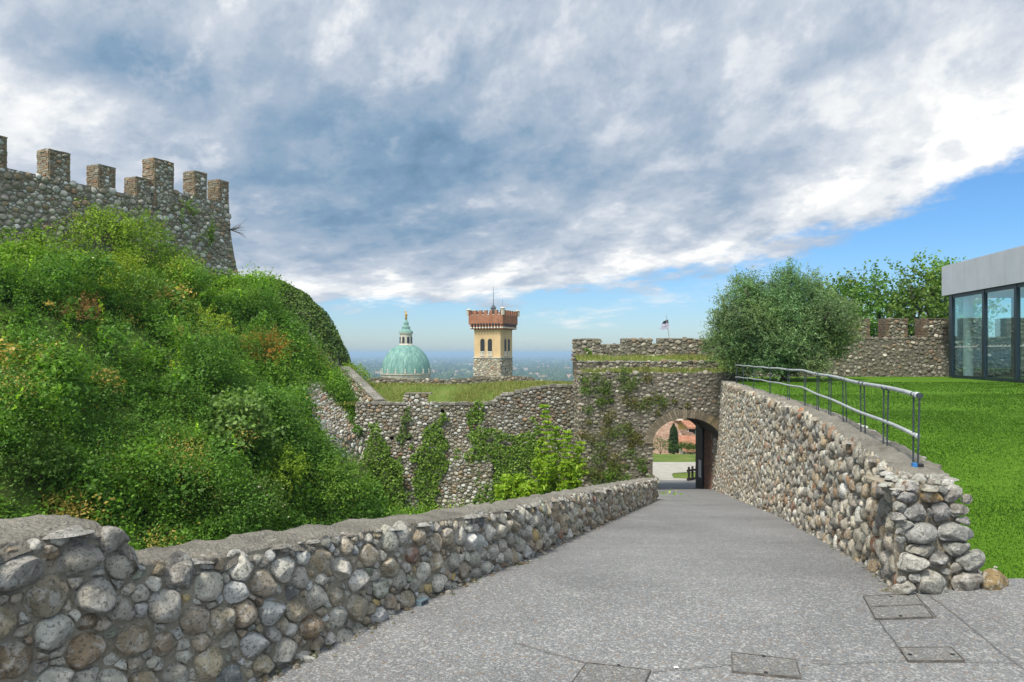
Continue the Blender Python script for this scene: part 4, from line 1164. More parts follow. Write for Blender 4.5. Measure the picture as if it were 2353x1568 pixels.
    while k < UX1:
        w = g.uniform(0.14, 0.34)
        if not (x0 - 0.1 < k < x1 + 0.05):
            z = float(ctop(k + w / 2))
            s.box(k, k + w - 0.015, UY - 0.04, UY + 0.4, z - 0.09, z + g.uniform(-0.01, 0.05), np.array((0.25, 0.235, 0.21)) * g.uniform(0.6, 1.4))
        k += w
    s.build('top_course', M['stone_dark'], root, color=True)
build_curtain()

def terrace_z(X, Y):
    f = ctop(X) - 0.16
    z = f + (0.02 - f) * sstep(31.6, 37.2, Y) * 0.9 + 0.05 * vnoise(np.stack([X * .8, Y * .8, 0 * X], -1), 12)
    return z
def build_terrace():
    X, Y = np.meshgrid(np.linspace(-8.6, 3.2, 40), np.linspace(31.6, 38.2, 26), indexing='ij')
    X = np.maximum(X, np.interp(Y, [31.6, 33.0, 34.6], [-6.6, -7.2, -8.6]))
    tag(MB().grid(np.stack([X, Y, terrace_z(X, Y)], -1), flip=True).build('rampart_terrace', M['turf'], smooth=True), 'grassy rampart top behind the curtain wall', kind='structure')
    g = np.random.default_rng(71)
    n = 26000
    xy = np.stack([g.uniform(-8.2, 3.1, n), 31.75 + 6.2 * g.random(n) ** 1.2], -1)
    den = vnoise(np.stack([xy[:, 0] * 0.9, xy[:, 1] * 0.5, 0 * xy[:, 0]], -1), 5)
    xy = xy[den > g.uniform(-1.0, 0.3, n)]
    den = vnoise(np.stack([xy[:, 0] * 0.6, xy[:, 1] * 0.4, 0 * xy[:, 0] + 9], -1), 6)
    v, q, t = blades(g, xy, terrace_z(xy[:, 0], xy[:, 1]), (0.12 + 0.13 * np.clip(den + 0.3, 0, 1)) * np.interp(xy[:, 1], [31.6, 36, 38], [1.0, 0.9, 0.5]), 0.02, 0.35)
    tag(link_mesh('tall_grass', v, [q, t], M['drygrass']), 'tall half-dry grass on the rampart terrace', 'grass', kind='stuff')
    root = thing('rampart_wall', 'low broken rubble wall along the far edge of the grassy rampart', 'wall', (-2, 38, 0))
    xs = np.linspace(-9.2, 3.4, 130)
    top = 0.24 + 0.07 * fbm(np.stack([xs * 1.1, 0 * xs, 0 * xs], -1), 8, 4) + 0.10 * sstep(-2.5, -1.6, xs) * (1 - sstep(1.0, 1.4, xs)) - 0.10 * sstep(1.0, 1.5, xs)
    m = MB()
    m.grid(np.stack([np.stack([xs, 0 * xs + 38.0, 0 * xs - 0.6], -1), np.stack([xs, 0 * xs + 38.0, top], -1), np.stack([xs, 0 * xs + 38.5, top - 0.02], -1), np.stack([xs, 0 * xs + 38.5, 0 * xs - 7], -1)], 0))
    m.build('wall_core', M['mortar_dark'], root)
    s = MB()
    stone_panel(s, (-9.2, 38.01, -0.4), (1, 0, 0), (0, 0, 1), (0, -1, 0), 12.6, 0.85, 0.06, 0.15, lambda u, v: v - 0.4 < np.interp(u - 9.2, xs, top) - 0.05, 72, M=11, K=3, pal=PAL_DARK, gap=0.02, aspect=1.4)
    s.build('rubble_face', M['stone_dark'], root, smooth=True, color=True)
build_terrace()

# ------------------------------------------------------------------ castle wall with merlons above the bank
def s_of_px(px):
    """distance along the castle wall of a photo column (front face)"""
    k = (px - CX) / FPX
    return (CS[0] - k * CS[1]) / (k * CD[1] - CD[0])
def build_castle():
    root = thing('castle_wall', 'crenellated rubble castle wall standing above the green bank', 'wall', (-18, 26, 5))
    cd, cn = np.array([CD[0], CD[1], 0]), np.array([CN[0], CN[1], 0])
    S0, S1, SM = -9.0, 10.35, s_of_px(352)
    ztop = lambda s: 8.32 if s < SM else 8.92
    bat = lambda d: 0.02 * d + 0.035 * np.maximum(d - 1.2, 0) ** 1.35          # outward with depth below the top
    base = np.array([CS[0], CS[1], 0])
    core = MB()
    def sec(s0, s1, zt):
        zz = np.linspace(zt - 0.001, 3.2, 14); ss = np.linspace(s0, s1, max(3, int((s1 - s0) / 0.4)))
        S, Z = np.meshgrid(ss, zz, indexing='ij'); d = 8.92 - Z
        ext = np.where(S > S1 - 0.01, 2.4 * bat(d), 0)
        P = base + (S + ext)[..., None] * cd + bat(d)[..., None] * cn + np.stack([0 * S, 0 * S, Z], -1)
        core.grid(P)
        T = np.stack([P[:, 0], P[:, 0] - 0.8 * cn], 0); core.grid(T)
        B = P - 0.8 * cn; core.grid(B, flip=True)
        for e in (0, -1): core.grid(np.stack([P[e], P[e] - cn * np.array([[0.8]]) - cd * 0.0], 0))
    sec(S0, SM, 8.32); sec(SM, S1, 8.92)
    core.build('wall_core', M['mortar_castle'], root)
    L = S1 - S0 + 1.2; H = 8.92 - 4.0
    def keep(u, v):
        s = S0 + u
        if 8.92 - v > ztop(s) - 0.05: return False
        return s < S1 + 2.4 * float(bat(v)) - 0.05 and s > -6
    asp = 1.2
    pts = pack(L, H, 0.045, 0.18, keep, 81, asp)
    def fm(u, v):
        s = S0 + u
        p = base + s[:, None] * cd + bat(v)[:, None] * cn
        p[:, 2] = 8.92 - v
        return p, np.broadcast_to(unit(cn + np.array([0, 0, 0.12])), (len(u), 3))
    v, q, t, c = stones(pts, fm, depth=0.48, M=12, K=4, gap=0.03, pal=PAL_CASTLE, aspect=asp, seed=82, facet=0.75)
    MB().add(v, q, t, c).build('rubble_face', M['stone_castle'], root, smooth=True, color=True)
    TH = 0.75
    mer = [(-1.9, s_of_px(16), 9.42, 0.0), (s_of_px(113), s_of_px(161), 9.40, 0.0), (s_of_px(227), s_of_px(265), 9.28, 0), (s_of_px(313), s_of_px(347), 9.15, 0),
           (s_of_px(352), s_of_px(397), 10.14, 0.06), (s_of_px(447), s_of_px(475), 10.08, 0), (s_of_px(503), s_of_px(525), 9.98, 0)]
    bc = ((0.27, 0.22, 0.155), (0.24, 0.205, 0.155), (0.33, 0.265, 0.18), (0.29, 0.19, 0.13), (0.33, 0.31, 0.27))
    for i, (a, b, zt, fwd) in enumerate(mer):
        z0 = ztop((a + b) / 2) - (0.9 if fwd else 0.0)
        o = base + a * cd + np.array([0, 0, z0]) + cn * fwd
        m = MB(); m.obox(o - cn * TH, cn * TH, cd * (b - a), (0, 0, zt - z0))
        r = m.build('merlon', M['mortar_castle'], root)
        k = MB(); ev = np.array([0, 0, 1.0])
        stone_panel(k, o + cd * 0.16, cd, ev, cn, b - a - 0.32, zt - z0 - 0.08, 0.055, 0.12, None, 83 + i, M=12, K=4, pal=PAL_CASTLE, gap=0.02, aspect=1.2)
        k.build('merlon_rubble', M['stone_castle'], r, smooth=True, color=True)
        k = MB()
        bricks(k, o - cn * TH, cn, ev, -cd, TH, zt - z0, 0.30, 0.082, 0.03, 90 + i, bc)
        bricks(k, o, cd, ev, cn, 0.2, zt - z0, 0.30, 0.082, 0.03, 95 + i, bc)
        bricks(k, o + cd * (b - a - 0.2), cd, ev, cn, 0.2, zt - z0, 0.30, 0.082, 0.03, 99 + i, bc)
        bricks(k, o - cn * TH + np.array([0, 0, zt - z0]) - cd * 0.02, cd, cn, ev, b - a + 0.04, TH + 0.03, 0.3, 0.12, 0.03, 101 + i, bc)
        k.build('brick_quoins', M['brick'], r, color=True)
build_castle()

# ------------------------------------------------------------------ rounded ivy-clad bastion at the end of the castle wall
BC = np.array([-13.3, 37.5])
BPROF = np.array([(4.75, -3.0), (4.68, 0.0), (4.55, 0.6), (4.28, 1.5), (3.85, 2.45), (3.2, 3.55), (2.35, 4.5), (1.5, 5.0), (0.8, 5.2), (0.02, 5.3)])
def build_bastion():
    root = thing('ruined_bastion', 'rounded rubble bastion at the end of the castle wall, mostly clad in ivy', 'bastion', (BC[0], BC[1], 0))
    MB().lathe(BPROF, BC[0], BC[1], 64).build('bastion_core', M['mortar_dark'], root, smooth=True)
    zz = BPROF[::-1, 1]; rr = BPROF[::-1, 0]
    arc = np.concatenate([[0], np.cumsum(np.hypot(np.diff(BPROF[:, 0]), np.diff(BPROF[:, 1])))])
    A0, A1 = -2.2, 0.9                        # the side seen from the ramp
    def fm(u, v):
        th = A0 + u / 4.5
        r = np.interp(v, arc, BPROF[:, 0]); z = np.interp(v, arc, BPROF[:, 1])
        sl = np.interp(v + 0.1, arc, BPROF[:, 0]) - r; dz = np.interp(v + 0.1, arc, BPROF[:, 1]) - z
        n = unit(np.stack([np.cos(th) * dz, np.sin(th) * dz, -sl], -1))
        return np.stack([BC[0] + r * np.cos(th), BC[1] + r * np.sin(th), z], -1), n
    pts = pack((A1 - A0) * 4.5, arc[-1] - 2.2, 0.06, 0.16, lambda u, v: v > 2.2, 111, 1.2)
    v, q, t, c = stones(pts, fm, depth=0.5, M=11, K=3, gap=0.025, pal=PAL_DARK, aspect=1.2, seed=112)
    MB().add(v, q, t, c).build('rubble_face', M['stone_dark'], root, smooth=True, color=True)
    # ivy: its own plant
    g = np.random.default_rng(113)
    n = 34000
    u = g.uniform(0, (A1 - A0) * 4.5, n); vv = g.uniform(2.6, arc[-1] * 0.995, n)
    p, nr = fm(u, vv)
    den = fbm(p * 0.8, 7, 3)
    px = CX + FPX * p[:, 0] / p[:, 1]
    py = HY - FPX * (p[:, 2] - CAMZ) / p[:, 1]
    keep = ((px - 600) - (py - 662) + den * 32 > 0) & (den > -0.8)
    p, nr, den = p[keep], nr[keep], den[keep]
    p = p + nr * (0.06 + 0.16 * g.random((len(p), 1)) * (1 + np.clip(den, 0, 1))[:, None])
    lv, lq = leaf_quads(p, 0.12, g, 0.3, nr * 1.2, 0.85)
    o = link_mesh('ivy', lv, [lq], M['ivy_dark'])
    tag(o, 'dense dark green ivy draped over the rounded bastion beside the sky', 'ivy', kind='thing')
    # ramped wing wall from the bastion down to the curtain wall
    root = thing('wing_wall', 'ramped stone wing wall falling from the bastion to the curtain wall', 'wall', (-7, 33, 0))
    a, b = W(785, 846, 34.6), W(862, 921, 31.9)
    d = b - a; side = unit(np.array([-d[1], d[0], 0.0])) * -0.55
    lo = np.array([0, 0, -3.2])
    m = MB(); m.hexa([a + lo, b + lo, b + lo - side, a + lo - side, a, b, b - side, a - side]); m.build('wall_core', M['mortar_dark'], root)
    L = np.linalg.norm(d); eu = d / L; nn = unit(np.array([d[1], -d[0], 0.0])); nn = nn if nn[1] < 0 else -nn
    s = MB()
    stone_panel(s, a + nn * 0.0 + np.array([0, 0, -1.9]), eu, (0, 0, 1), nn, L, 1.88, 0.06, 0.15, None, 121, M=11, K=3, pal=PAL_CASTLE, gap=0.02, aspect=1.3)
    k = 0; g = random.Random(4)
    while k < L:
        w = g.uniform(0.25, 0.45)
        s.obox(a + eu * k + nn * 0.05 + np.array([0, 0, 0.003]), eu * (w - 0.02), -nn * 0.45, (0, 0, 0.07), np.array((0.24, 0.23, 0.21)) * g.uniform(0.7, 1.3)); k += w
    s.build('rubble_face', M['stone_dark'], root, color=True)
build_bastion()

# ------------------------------------------------------------------ battlement wall on the right behind the lawn
def build_battlement():
    root = thing('battlement_wall', 'dark rubble battlement wall with square merlons behind the lawn', 'wall', (15, 32, 0.5))
    x0, x1 = 10.25, 26.0
    m = MB(); m.box(x0, x1, 32.0, 32.7, -1, 2.25); m.build('wall_core', M['mortar_dark'], root)
    s = MB()
    stone_panel(s, (x0, 32.01, 0.4), (1, 0, 0), (0, 0, 1), (0, -1, 0), x1 - x0, 1.85, 0.04, 0.13, None, 131, depth=0.42, facet=0.8, M=12, K=4, pal=PAL_DARK, gap=0.02, aspect=1.35)
    g = random.Random(12); k = x0
    while k < x1:
        w = g.uniform(0.25, 0.5); s.box(k, k + w - 0.012, 31.97, 32.72, 2.252, 2.285 + 0.02 * g.random(), np.array((0.24, 0.21, 0.17)) * g.uniform(0.7, 1.3)); k += w
    s.build('rubble_face', M['stone_dark'], root, smooth=False, color=True)
    bc = ((0.19, 0.13, 0.095), (0.17, 0.135, 0.10), (0.22, 0.15, 0.105))
    for i, (a, b) in enumerate(((1860, 1915), (1953, 1999), (2036, 2086), (2122, 2180), (2216, 2272), (2310, 2366))):
        xa, xb = W(a, 0, 32)[0], W(b, 0, 32)[0]
        m = MB(); m.box(xa, xb, 32.02, 32.68, 2.24, 3.13); r = m.build('merlon', M['mortar_dark'], root)
        k = MB()
        stone_panel(k, (xa + 0.14, 32.02, 2.28), (1, 0, 0), (0, 0, 1), (0, -1, 0), xb - xa - 0.28, 0.82, 0.05, 0.125, None, 132 + i, M=12, K=4, pal=PAL_DARK, gap=0.02, aspect=1.3)
        k.build('merlon_rubble', M['stone_dark'], r, smooth=True, color=True)
        k = MB()
        for xq in (xa, xb - 0.2): bricks(k, (xq, 32.02, 2.28), (1, 0, 0), (0, 0, 1), (0, -1, 0), 0.2, 0.86, 0.2, 0.075, 0.03, 140 + i, bc)
        bricks(k, (xa, 32.68, 2.28), (0, -1, 0), (0, 0, 1), (-1, 0, 0), 0.66, 0.86, 0.2, 0.075, 0.02, 150 + i, bc)
        k.build('brick_quoins', M['brick'], r, color=True)
        t = MB(); t.box(xa - 0.02, xb + 0.02, 31.99, 32.7, 3.131, 3.17, (0.2, 0.17, 0.13)); t.build('coping', M['brick'], r, color=True)
build_battlement()
# ------------------------------------------------------------------ vegetation on the bank
def in_poly(px, py, poly):
    px, py = np.asarray(px), np.asarray(py); r = np.zeros(px.shape, bool); n = len(poly)
    for i in range(n):
        (x0, y0), (x1, y1) = poly[i], poly[(i + 1) % n]
        c = ((y0 > py) != (y1 > py)) & (px < (x1 - x0) * (py - y0) / (y1 - y0 + 1e-9) + x0)
        r ^= c
    return r
def to_px(p):
    return CX + FPX * p[..., 0] / p[..., 1], HY - FPX * (p[..., 2] - CAMZ) / p[..., 1]

GLACIS = [(684, 900), (735, 905), (790, 975), (836, 1060), (852, 1100), (800, 1100), (757, 1045), (722, 975)]
BARE = [(690, 700), (740, 720), (790, 800), (800, 860), (760, 865), (715, 800)]
PALV = np.array([(0.050, 0.100, 0.018), (0.085, 0.165, 0.022), (0.130, 0.215, 0.024), (0.060, 0.115, 0.038), (0.165, 0.185, 0.032), (0.15, 0.115, 0.05), (0.040, 0.085, 0.020)]) * np.array([2.2, 2.25, 1.5])

def build_glacis():
    root = thing('stone_revetment', 'strip of sloping stone facing showing through the green bank below the bastion', 'revetment', tuple(to_bank(760, 1000)))
    c = [to_bank(*p)[:2] for p in ((672, 890), (745, 900), (862, 1108), (785, 1112))]
    def xy(u, v):
        a = u / 1.7; b = v / 6.0
        return (1 - b)[:, None] * ((1 - a)[:, None] * c[0] + a[:, None] * c[1]) + b[:, None] * ((1 - a)[:, None] * c[3] + a[:, None] * c[2])
    def fm(u, v):
        p = xy(u, v); e = 0.05
        z = bank_z(p[:, 0], p[:, 1]) + 0.10
        zx = (bank_z(p[:, 0] + e, p[:, 1]) - bank_z(p[:, 0] - e, p[:, 1])) / (2 * e); zy = (bank_z(p[:, 0], p[:, 1] + e) - bank_z(p[:, 0], p[:, 1] - e)) / (2 * e)
        return np.stack([p[:, 0], p[:, 1], z], -1), unit(np.stack([-zx, -zy, 0 * zx + 1], -1))
    pts = pack(1.7, 6.0, 0.04, 0.10, lambda u, v: v < 5.0, 201, 1.0)
    v, q, t, cc = stones(pts, fm, depth=0.6, M=12, K=4, gap=0.02, pal=PAL_CASTLE, aspect=1.0, seed=202)
    MB().add(v, q, t, cc).build('facing_stones', M['stone_castle'], root, smooth=True, color=True)
    U, V = np.meshgrid(np.linspace(-0.1, 1.8, 12), np.linspace(-0.1, 6.1, 30), indexing='ij')
    p, n = fm(U.ravel(), V.ravel())
    MB().grid((p - n * 0.01).reshape(12, 30, 3), flip=True).build('mortar_bed', M['mortar_castle'], root, smooth=True)
    # stub of ruined wall at the foot
    root = thing('ruined_wall_stub', 'broken stub of rubble wall poking out of the undergrowth behind the parapet', 'ruin', tuple(to_bank(880, 1160)))
    a, b = to_bank(862, 1118), to_bank(925, 1192)
    d = b - a; L = np.linalg.norm(d); eu = d / L
    s = MB()
    for k, (w, h) in enumerate(((0.5, 0.65), (0.25, 0.5))):
        nn = unit(np.array([0.55, -0.8, 0.25]))
        stone_panel(s, a - np.array([0, 0, h]) + nn * 0.1 * k, eu, (0, 0, 1), nn, L, h * 1.5, 0.06, 0.14, None, 205 + k, M=12, K=4, pal=PAL_CASTLE, gap=0.02, aspect=1.1)
    s.build('rubble_face', M['stone_castle'], root, smooth=True, color=True)
    m = MB(); m.obox(a - np.array([0, 0, 0.9]) + np.array([0.02, 0.05, 0]), eu * L, np.array([-0.1, 0.45, 0]), (0, 0, 1.05)); m.build('wall_core', M['mortar_castle'], root)
build_glacis()

def build_undergrowth():
    g = np.random.default_rng(301)
    n = 11500
    c = np.stack([g.uniform(-27, -2.5, n), g.uniform(9, 36.5, n)], -1)
    z = bank_z(c[:, 0], c[:, 1])
    p = np.concatenate([c, z[:, None]], 1)
    px, py = to_px(p)
    rel = c - C0; s = rel @ CD; dn = rel @ CN
    d = np.hypot(rel[:, 0] - np.clip(s, 0, 19.35) * CD[0], rel[:, 1] - np.clip(s, 0, 19.35) * CD[1])
    ok = (px > -320) & (px < 1060) & (d > 0.15) & ~((dn < 0.1) & (s > 0) & (s < 19.4)) & (z > -6.4)
    ok &= ~(in_poly(px, py, GLACIS) | in_poly(px - 14, py, GLACIS) | in_poly(px + 16, py - 8, GLACIS)) & ~(in_poly(px, py, BARE) & (g.random(n) < 0.8))
    ok &= ~((c[:, 0] > -6.9) & (c[:, 1] > 31.3)) & (c[:, 0] < lw_x(np.clip(c[:, 1], -3, 19)) - 1.2)
    ok &= np.hypot(c[:, 0] - BC[0], c[:, 1] - BC[1]) > np.interp(z, BPROF[:, 1], BPROF[:, 0]) - 0.2
    p, px, d = p[ok], px[ok], d[ok]
    m = len(p)
    q = p * 0.22
    a = fbm(q, 21, 3); b = fbm(q * 2.1 + 40, 22, 2)
    r = np.clip(0.40 + 0.34 * b + g.gumbel(0, 0.13, m), 0.18, 1.15)
    t = np.clip(0.52 + 0.34 * a + g.normal(0, 0.20, m), 0, 0.90)
    # clumps stand at different heights, so that they shade one another
    p = p + np.array([0.35, -0.25, 0.75]) * (np.clip(fbm(p * 0.9 + 5, 27, 3) * 0.75 - 0.10, -0.12, 0.50) * (g.random(m) < 0.6) * np.clip(d / 2.5, 0.2, 1) * np.clip((720 - px) / 160, 0.15, 1))[:, None] * 3.99
    order = np.array([6, 0, 3, 1, 2, 4])
    k = np.clip((t / 4 * 6).astype(int), 0, 5)
    col = PALV[order[k]].copy()
    brown = (g.random(m) < 0.02) | (fbm(q * 3.3 + 9, 25, 2) > 0.85)
    col[brown] = PALV[5]
    top = d < 2.2                                     # paler growth up by the wall
    col[top] = 0.6 * col[top] + 0.4 * PALV[2]
    cnt = (165 * (r / 0.42) ** 1.7 * g.uniform(0.7, 1.3, m) * 1.0).astype(int)
    size = np.clip(g.lognormal(-2.62, 0.40, m), 0.04, 0.19)
    ci = np.repeat(np.arange(m), cnt); N = len(ci)
    dr = unit(g.normal(0, 1, (N, 3)) + np.array([0.25, -0.35, 0.75]))
    lump = 1 + 0.45 * vnoise(dr * 2.6 + ci[:, None] * 7.3, 31)
    rr = (0.35 + 0.65 * g.random(N) ** 0.5) * lump
    spike = g.random(N) < 0.10
    rr = np.where(spike, rr * g.uniform(1.0, 1.55, N), rr)
    pos = p[ci] + dr * np.array([1, 1, 1.05]) * (rr * r[ci])[:, None] + np.array([0, 0, -0.05])
    lv, lq = leaf_quads(pos, size[ci], g, 0.55, dr * 0.6, 0.62)
    cc = col[ci] * g.uniform(0.8, 1.2, (N, 1))
    fl = g.random(N) < 0.0015
    cc[fl] = (0.62, 0.62, 0.5)
    # upright leafy stalks standing out of the mat
    k = g.choice(m, 1100); L = g.uniform(0.35, 0.9, 1100); tt = np.linspace(0.25, 1, 16)
    dv = unit(g.normal(0, 0.28, (1100, 3)) + np.array([0.22, -0.22, 1.0]))
    sp = p[k][:, None] + dv[:, None] * (L[:, None] * tt)[..., None] + g.normal(0, 0.055, (1100, 16, 3)) * (1.2 - tt)[None, :, None]
    sv, sq = leaf_quads(sp.reshape(-1, 3), np.repeat(g.uniform(0.06, 0.13, 1100), 16), g, 0.4, None, 0.5)
    sc = np.repeat(PALV[g.choice([1, 2, 2, 3, 4], 1100)] * g.uniform(0.8, 1.3, (1100, 1)), 64, 0)
    cc = np.concatenate([np.repeat(cc, 4, 0), sc]); lq = np.concatenate([lq, sq + len(lv)]); lv = np.concatenate([lv, sv])
    o = link_mesh('undergrowth', lv, [lq], M['weeds'], col=cc)
    tag(o, 'tangled green undergrowth covering the castle bank', 'undergrowth', kind='stuff')
    print('undergrowth leaves', N)
    # ditch bottom under the curtain wall
    n = 420
    c = np.stack([g.uniform(-5.5, 2.6, n), g.uniform(25, 31.2, n)], -1)
    c2 = np.stack([g.uniform(-2, 5.2, 200), g.uniform(19.5, 27.5, 200)], -1); c = np.concatenate([c, c2]); n = len(c)
    p = np.concatenate([c, np.where(c[:, :1] > 3.35 + (c[:, 1:] - 19) * 0.02, -2.5 - 0.16 * (c[:, 1:] - 19.5), -5.85)], 1); p[:, 2] -= 0.45 * (p[:, 2] > -5); r = g.uniform(0.35, 0.8, n) * (0.7 + 0.5 * (c[:, 1] > 29))
    cnt = np.full(n, 110); ci = np.repeat(np.arange(n), cnt); N = len(ci)
    dr = unit(g.normal(0, 1, (N, 3)) + np.array([0, -0.2, 0.7]))
    pos = p[ci] + dr * np.array([1, 1, 1.3]) * (r[ci] * (0.4 + 0.7 * g.random(N)))[:, None]
    lv, lq = leaf_quads(pos, 0.085, g, 0.5, dr * 0.5, 0.6)
    cc = PALV[g.integers(0, 4, n)][ci]
    tag(link_mesh('ditch_growth', lv, [lq], M['weeds'], col=np.repeat(cc, 4, 0)), 'low green growth on the floor of the ditch', 'undergrowth', kind='stuff')
build_undergrowth()

def shrub(label, px, py, rx, rz, nspray, per, leaf, slen, c, seed, aspect=0.6, amp=0.4, dy=0.0, flower=None, name='shrub', cat='shrub', stem_n=8, sink=0.35, inner=0.4, up=0.5):
    g = np.random.default_rng(seed)
    p = to_bank(px, py); p[1] += dy
    root = thing(name, label, cat, tuple(p - np.array([0, 0, 0.15])), None)
    v, q = crown(g, rx, rx, rz, nspray, per, leaf, slen, 10, amp, -0.3, inner, 0.25, aspect, up)
    v = v + p + np.array([0, 0, rz * (1 - sink)])
    cc = np.array(c) * np.array([1.9, 1.6, 1.3]) * g.uniform(0.75, 1.25, (len(q), 1))
    if flower is not None:
        f = g.random(len(q)) < flower[1]; cc[f] = flower[0]
    link_mesh('foliage', v, [q], M['weeds'], root, col=np.repeat(cc, 4, 0))
    m = MB(); sticks(g, m, stem_n, rx * 0.9, rz * 1.5, 0.022, p - np.array([0, 0, 0.15])); m.build('stems', M['twig'], root)
shrub('broad-leaved fig bush with blue-green leaves in the middle of the bank', 545, 1055, 1.1, 1.35, 420, 10, 0.135, 0.42, (0.070, 0.140, 0.048), 401, 0.8, name='fig_bush', cat='bush')
shrub('dry orange-brown shrub high on the right of the bank', 612, 845, 0.7, 0.85, 260, 10, 0.07, 0.55, (0.30, 0.165, 0.05), 402, 0.3, stem_n=22, name='dry_shrub')
shrub('tall bright green shrub climbing against the castle wall', 240, 640, 1.25, 1.6, 520, 11, 0.085, 0.6, (0.105, 0.19, 0.028), 403, 0.6)
shrub('feathery mid-green shrub at the foot of the bank above the parapet', 778, 1165, 0.95, 0.95, 420, 11, 0.08, 0.5, (0.070, 0.150, 0.026), 404, 0.45)
shrub('dark bramble with small white flowers just above the parapet', 560, 1195, 1.0, 0.75, 420, 10, 0.075, 0.4, (0.050, 0.105, 0.028), 405, 0.65, flower=((0.62, 0.62, 0.50), 0.03), name='bramble')
shrub('dark green bush at the left foot of the bank', 60, 1120, 0.9, 0.85, 420, 11, 0.08, 0.4, (0.042, 0.095, 0.024), 406, 0.6)
shrub('large dark bush in the upper middle of the bank', 335, 735, 1.15, 1.0, 460, 11, 0.085, 0.45, (0.052, 0.118, 0.024), 407, 0.6)
shrub('green shrub at the foot of the battered end of the castle wall', 555, 720, 0.75, 0.65, 300, 11, 0.085, 0.4, (0.075, 0.145, 0.025), 408, 0.55)
shrub('leafy bush hanging over the top of the ramped wing wall', 806, 890, 0.75, 0.6, 300, 10, 0.085, 0.45, (0.090, 0.17, 0.026), 409, 0.6)
shrub('pale yellow-green shrub below the big dark bush', 455, 790, 0.95, 0.75, 380, 11, 0.08, 0.5, (0.125, 0.20, 0.028), 410, 0.55)
shrub('faded pinkish-brown weeds on the upper left of the bank', 185, 745, 0.55, 0.5, 240, 10, 0.06, 0.4, (0.22, 0.145, 0.09), 411, 0.5, name='dead_weeds', cat='weeds')
shrub('grey-green shrub at the far left halfway down the bank', 40, 960, 0.8, 0.75, 360, 11, 0.08, 0.45, (0.060, 0.125, 0.055), 412, 0.55)
shrub('light green shrub below the fig bush', 640, 1120, 0.8, 0.65, 320, 11, 0.075, 0.4, (0.105, 0.19, 0.025), 413, 0.6)
shrub('bright green bush growing against the left end of the curtain wall', 905, 1090, 0.75, 0.8, 300, 10, 0.085, 0.4, (0.10, 0.18, 0.026), 414, 0.6)

shrub('leafy shrub reaching highest up the castle wall, right of the tall bright one', 330, 640, 1.0, 1.5, 480, 11, 0.085, 0.5, (0.080, 0.160, 0.026), 415, 0.6)
shrub('spreading shrub along the foot of the castle wall at the left edge', 100, 660, 1.0, 0.95, 420, 11, 0.085, 0.5, (0.085, 0.165, 0.030), 416, 0.6)
shrub('bushy shrub at the castle wall foot beside the leafy one', 415, 690, 1.0, 1.0, 420, 11, 0.085, 0.45, (0.070, 0.140, 0.026), 417, 0.6)
shrub('yellowish shrub between the two tall shrubs at the castle wall', 275, 690, 0.9, 1.1, 420, 11, 0.08, 0.5, (0.120, 0.195, 0.026), 418, 0.6)
def skyline_shrub():
    g = np.random.default_rng(431)
    p = np.array([-12.75, 36.2, 3.9])
    root = thing('shrub', 'low shrub on the skyline between the castle wall end and the bastion', 'shrub', tuple(p))
    v, q = crown(g, 1.15, 0.9, 0.9, 420, 10, 0.085, 0.4, 10, 0.4, -0.3, 0.4, 0.25, 0.6, 0.5)
    cc = np.array((0.10, 0.19, 0.035)) * g.uniform(0.75, 1.25, (len(q), 1))
    link_mesh('foliage', v + p + np.array([0, 0, 0.55]), [q], M['weeds'], root, col=np.repeat(cc, 4, 0))
    m = MB(); sticks(g, m, 8, 1.0, 1.3, 0.022, p); m.build('stems', M['twig'], root)
skyline_shrub()
def castle_ivy():
    g = np.random.default_rng(77)
    base = np.array([CS[0], CS[1], 0.0]); cd = np.array([CD[0], CD[1], 0]); cn = np.array([CN[0], CN[1], 0])
    P = []
    for px, top, w in ((185, 7.6, .55), (215, 7.3, .8), (250, 7.0, .8), (100, 6.6, .6), (60, 6.2, .7), (20, 6.0, .6), (290, 6.7, .7), (415, 7.9, .35), (440, 7.6, .3), (470, 7.2, .25), (380, 6.4, .6)):
        s = s_of_px(px)
        n = int(1500 * w)
        u = s + g.normal(0, w * 0.55, n); zz = 4.9 + (top - 4.9) * g.random(n) ** 0.9 if top < 7.85 and px < 400 else top + g.normal(0, 0.35, n)
        q = base + u[:, None] * cd + cn * (0.35 + 0.05 * (8.3 - zz)[:, None] + 0.22 * g.random((n, 1))); q[:, 2] = zz
        P.append(q[fbm(q * 1.4, 5, 2) > -0.25])
    P = np.concatenate(P)
    lv, lq = leaf_quads(P, 0.10, g, 0.4, np.broadcast_to(cn, P.shape) * 1.1, 0.75)
    tag(link_mesh('ivy', lv, [lq], M['ivy']), 'ivy climbing the face of the castle wall from the bank', 'ivy', kind='thing')
castle_ivy()
def bare_twigs():
    p = np.array([CS[0], CS[1], 0]) + 10.3 * np.array([CD[0], CD[1], 0]) + np.array([0.08, 0, 7.65])
    root = thing('bare_twigs', 'bare twigs sprouting from the corner of the castle wall', 'twigs', tuple(p))
    g = np.random.default_rng(9); m = MB()
    for k in range(16):
        d = unit(np.array([1.0, 0.3, 0.25]) + g.normal(0, 0.35, 3)); L = g.uniform(0.4, 0.9)
        m.tube(np.array([p - d * 0.1, p + d * L * 0.5 + g.normal(0, 0.04, 3), p + d * L + g.normal(0, 0.08, 3)]), [0.014, 0.009, 0.004], 5)
    m.build('branches', M['twig'], root)
bare_twigs()

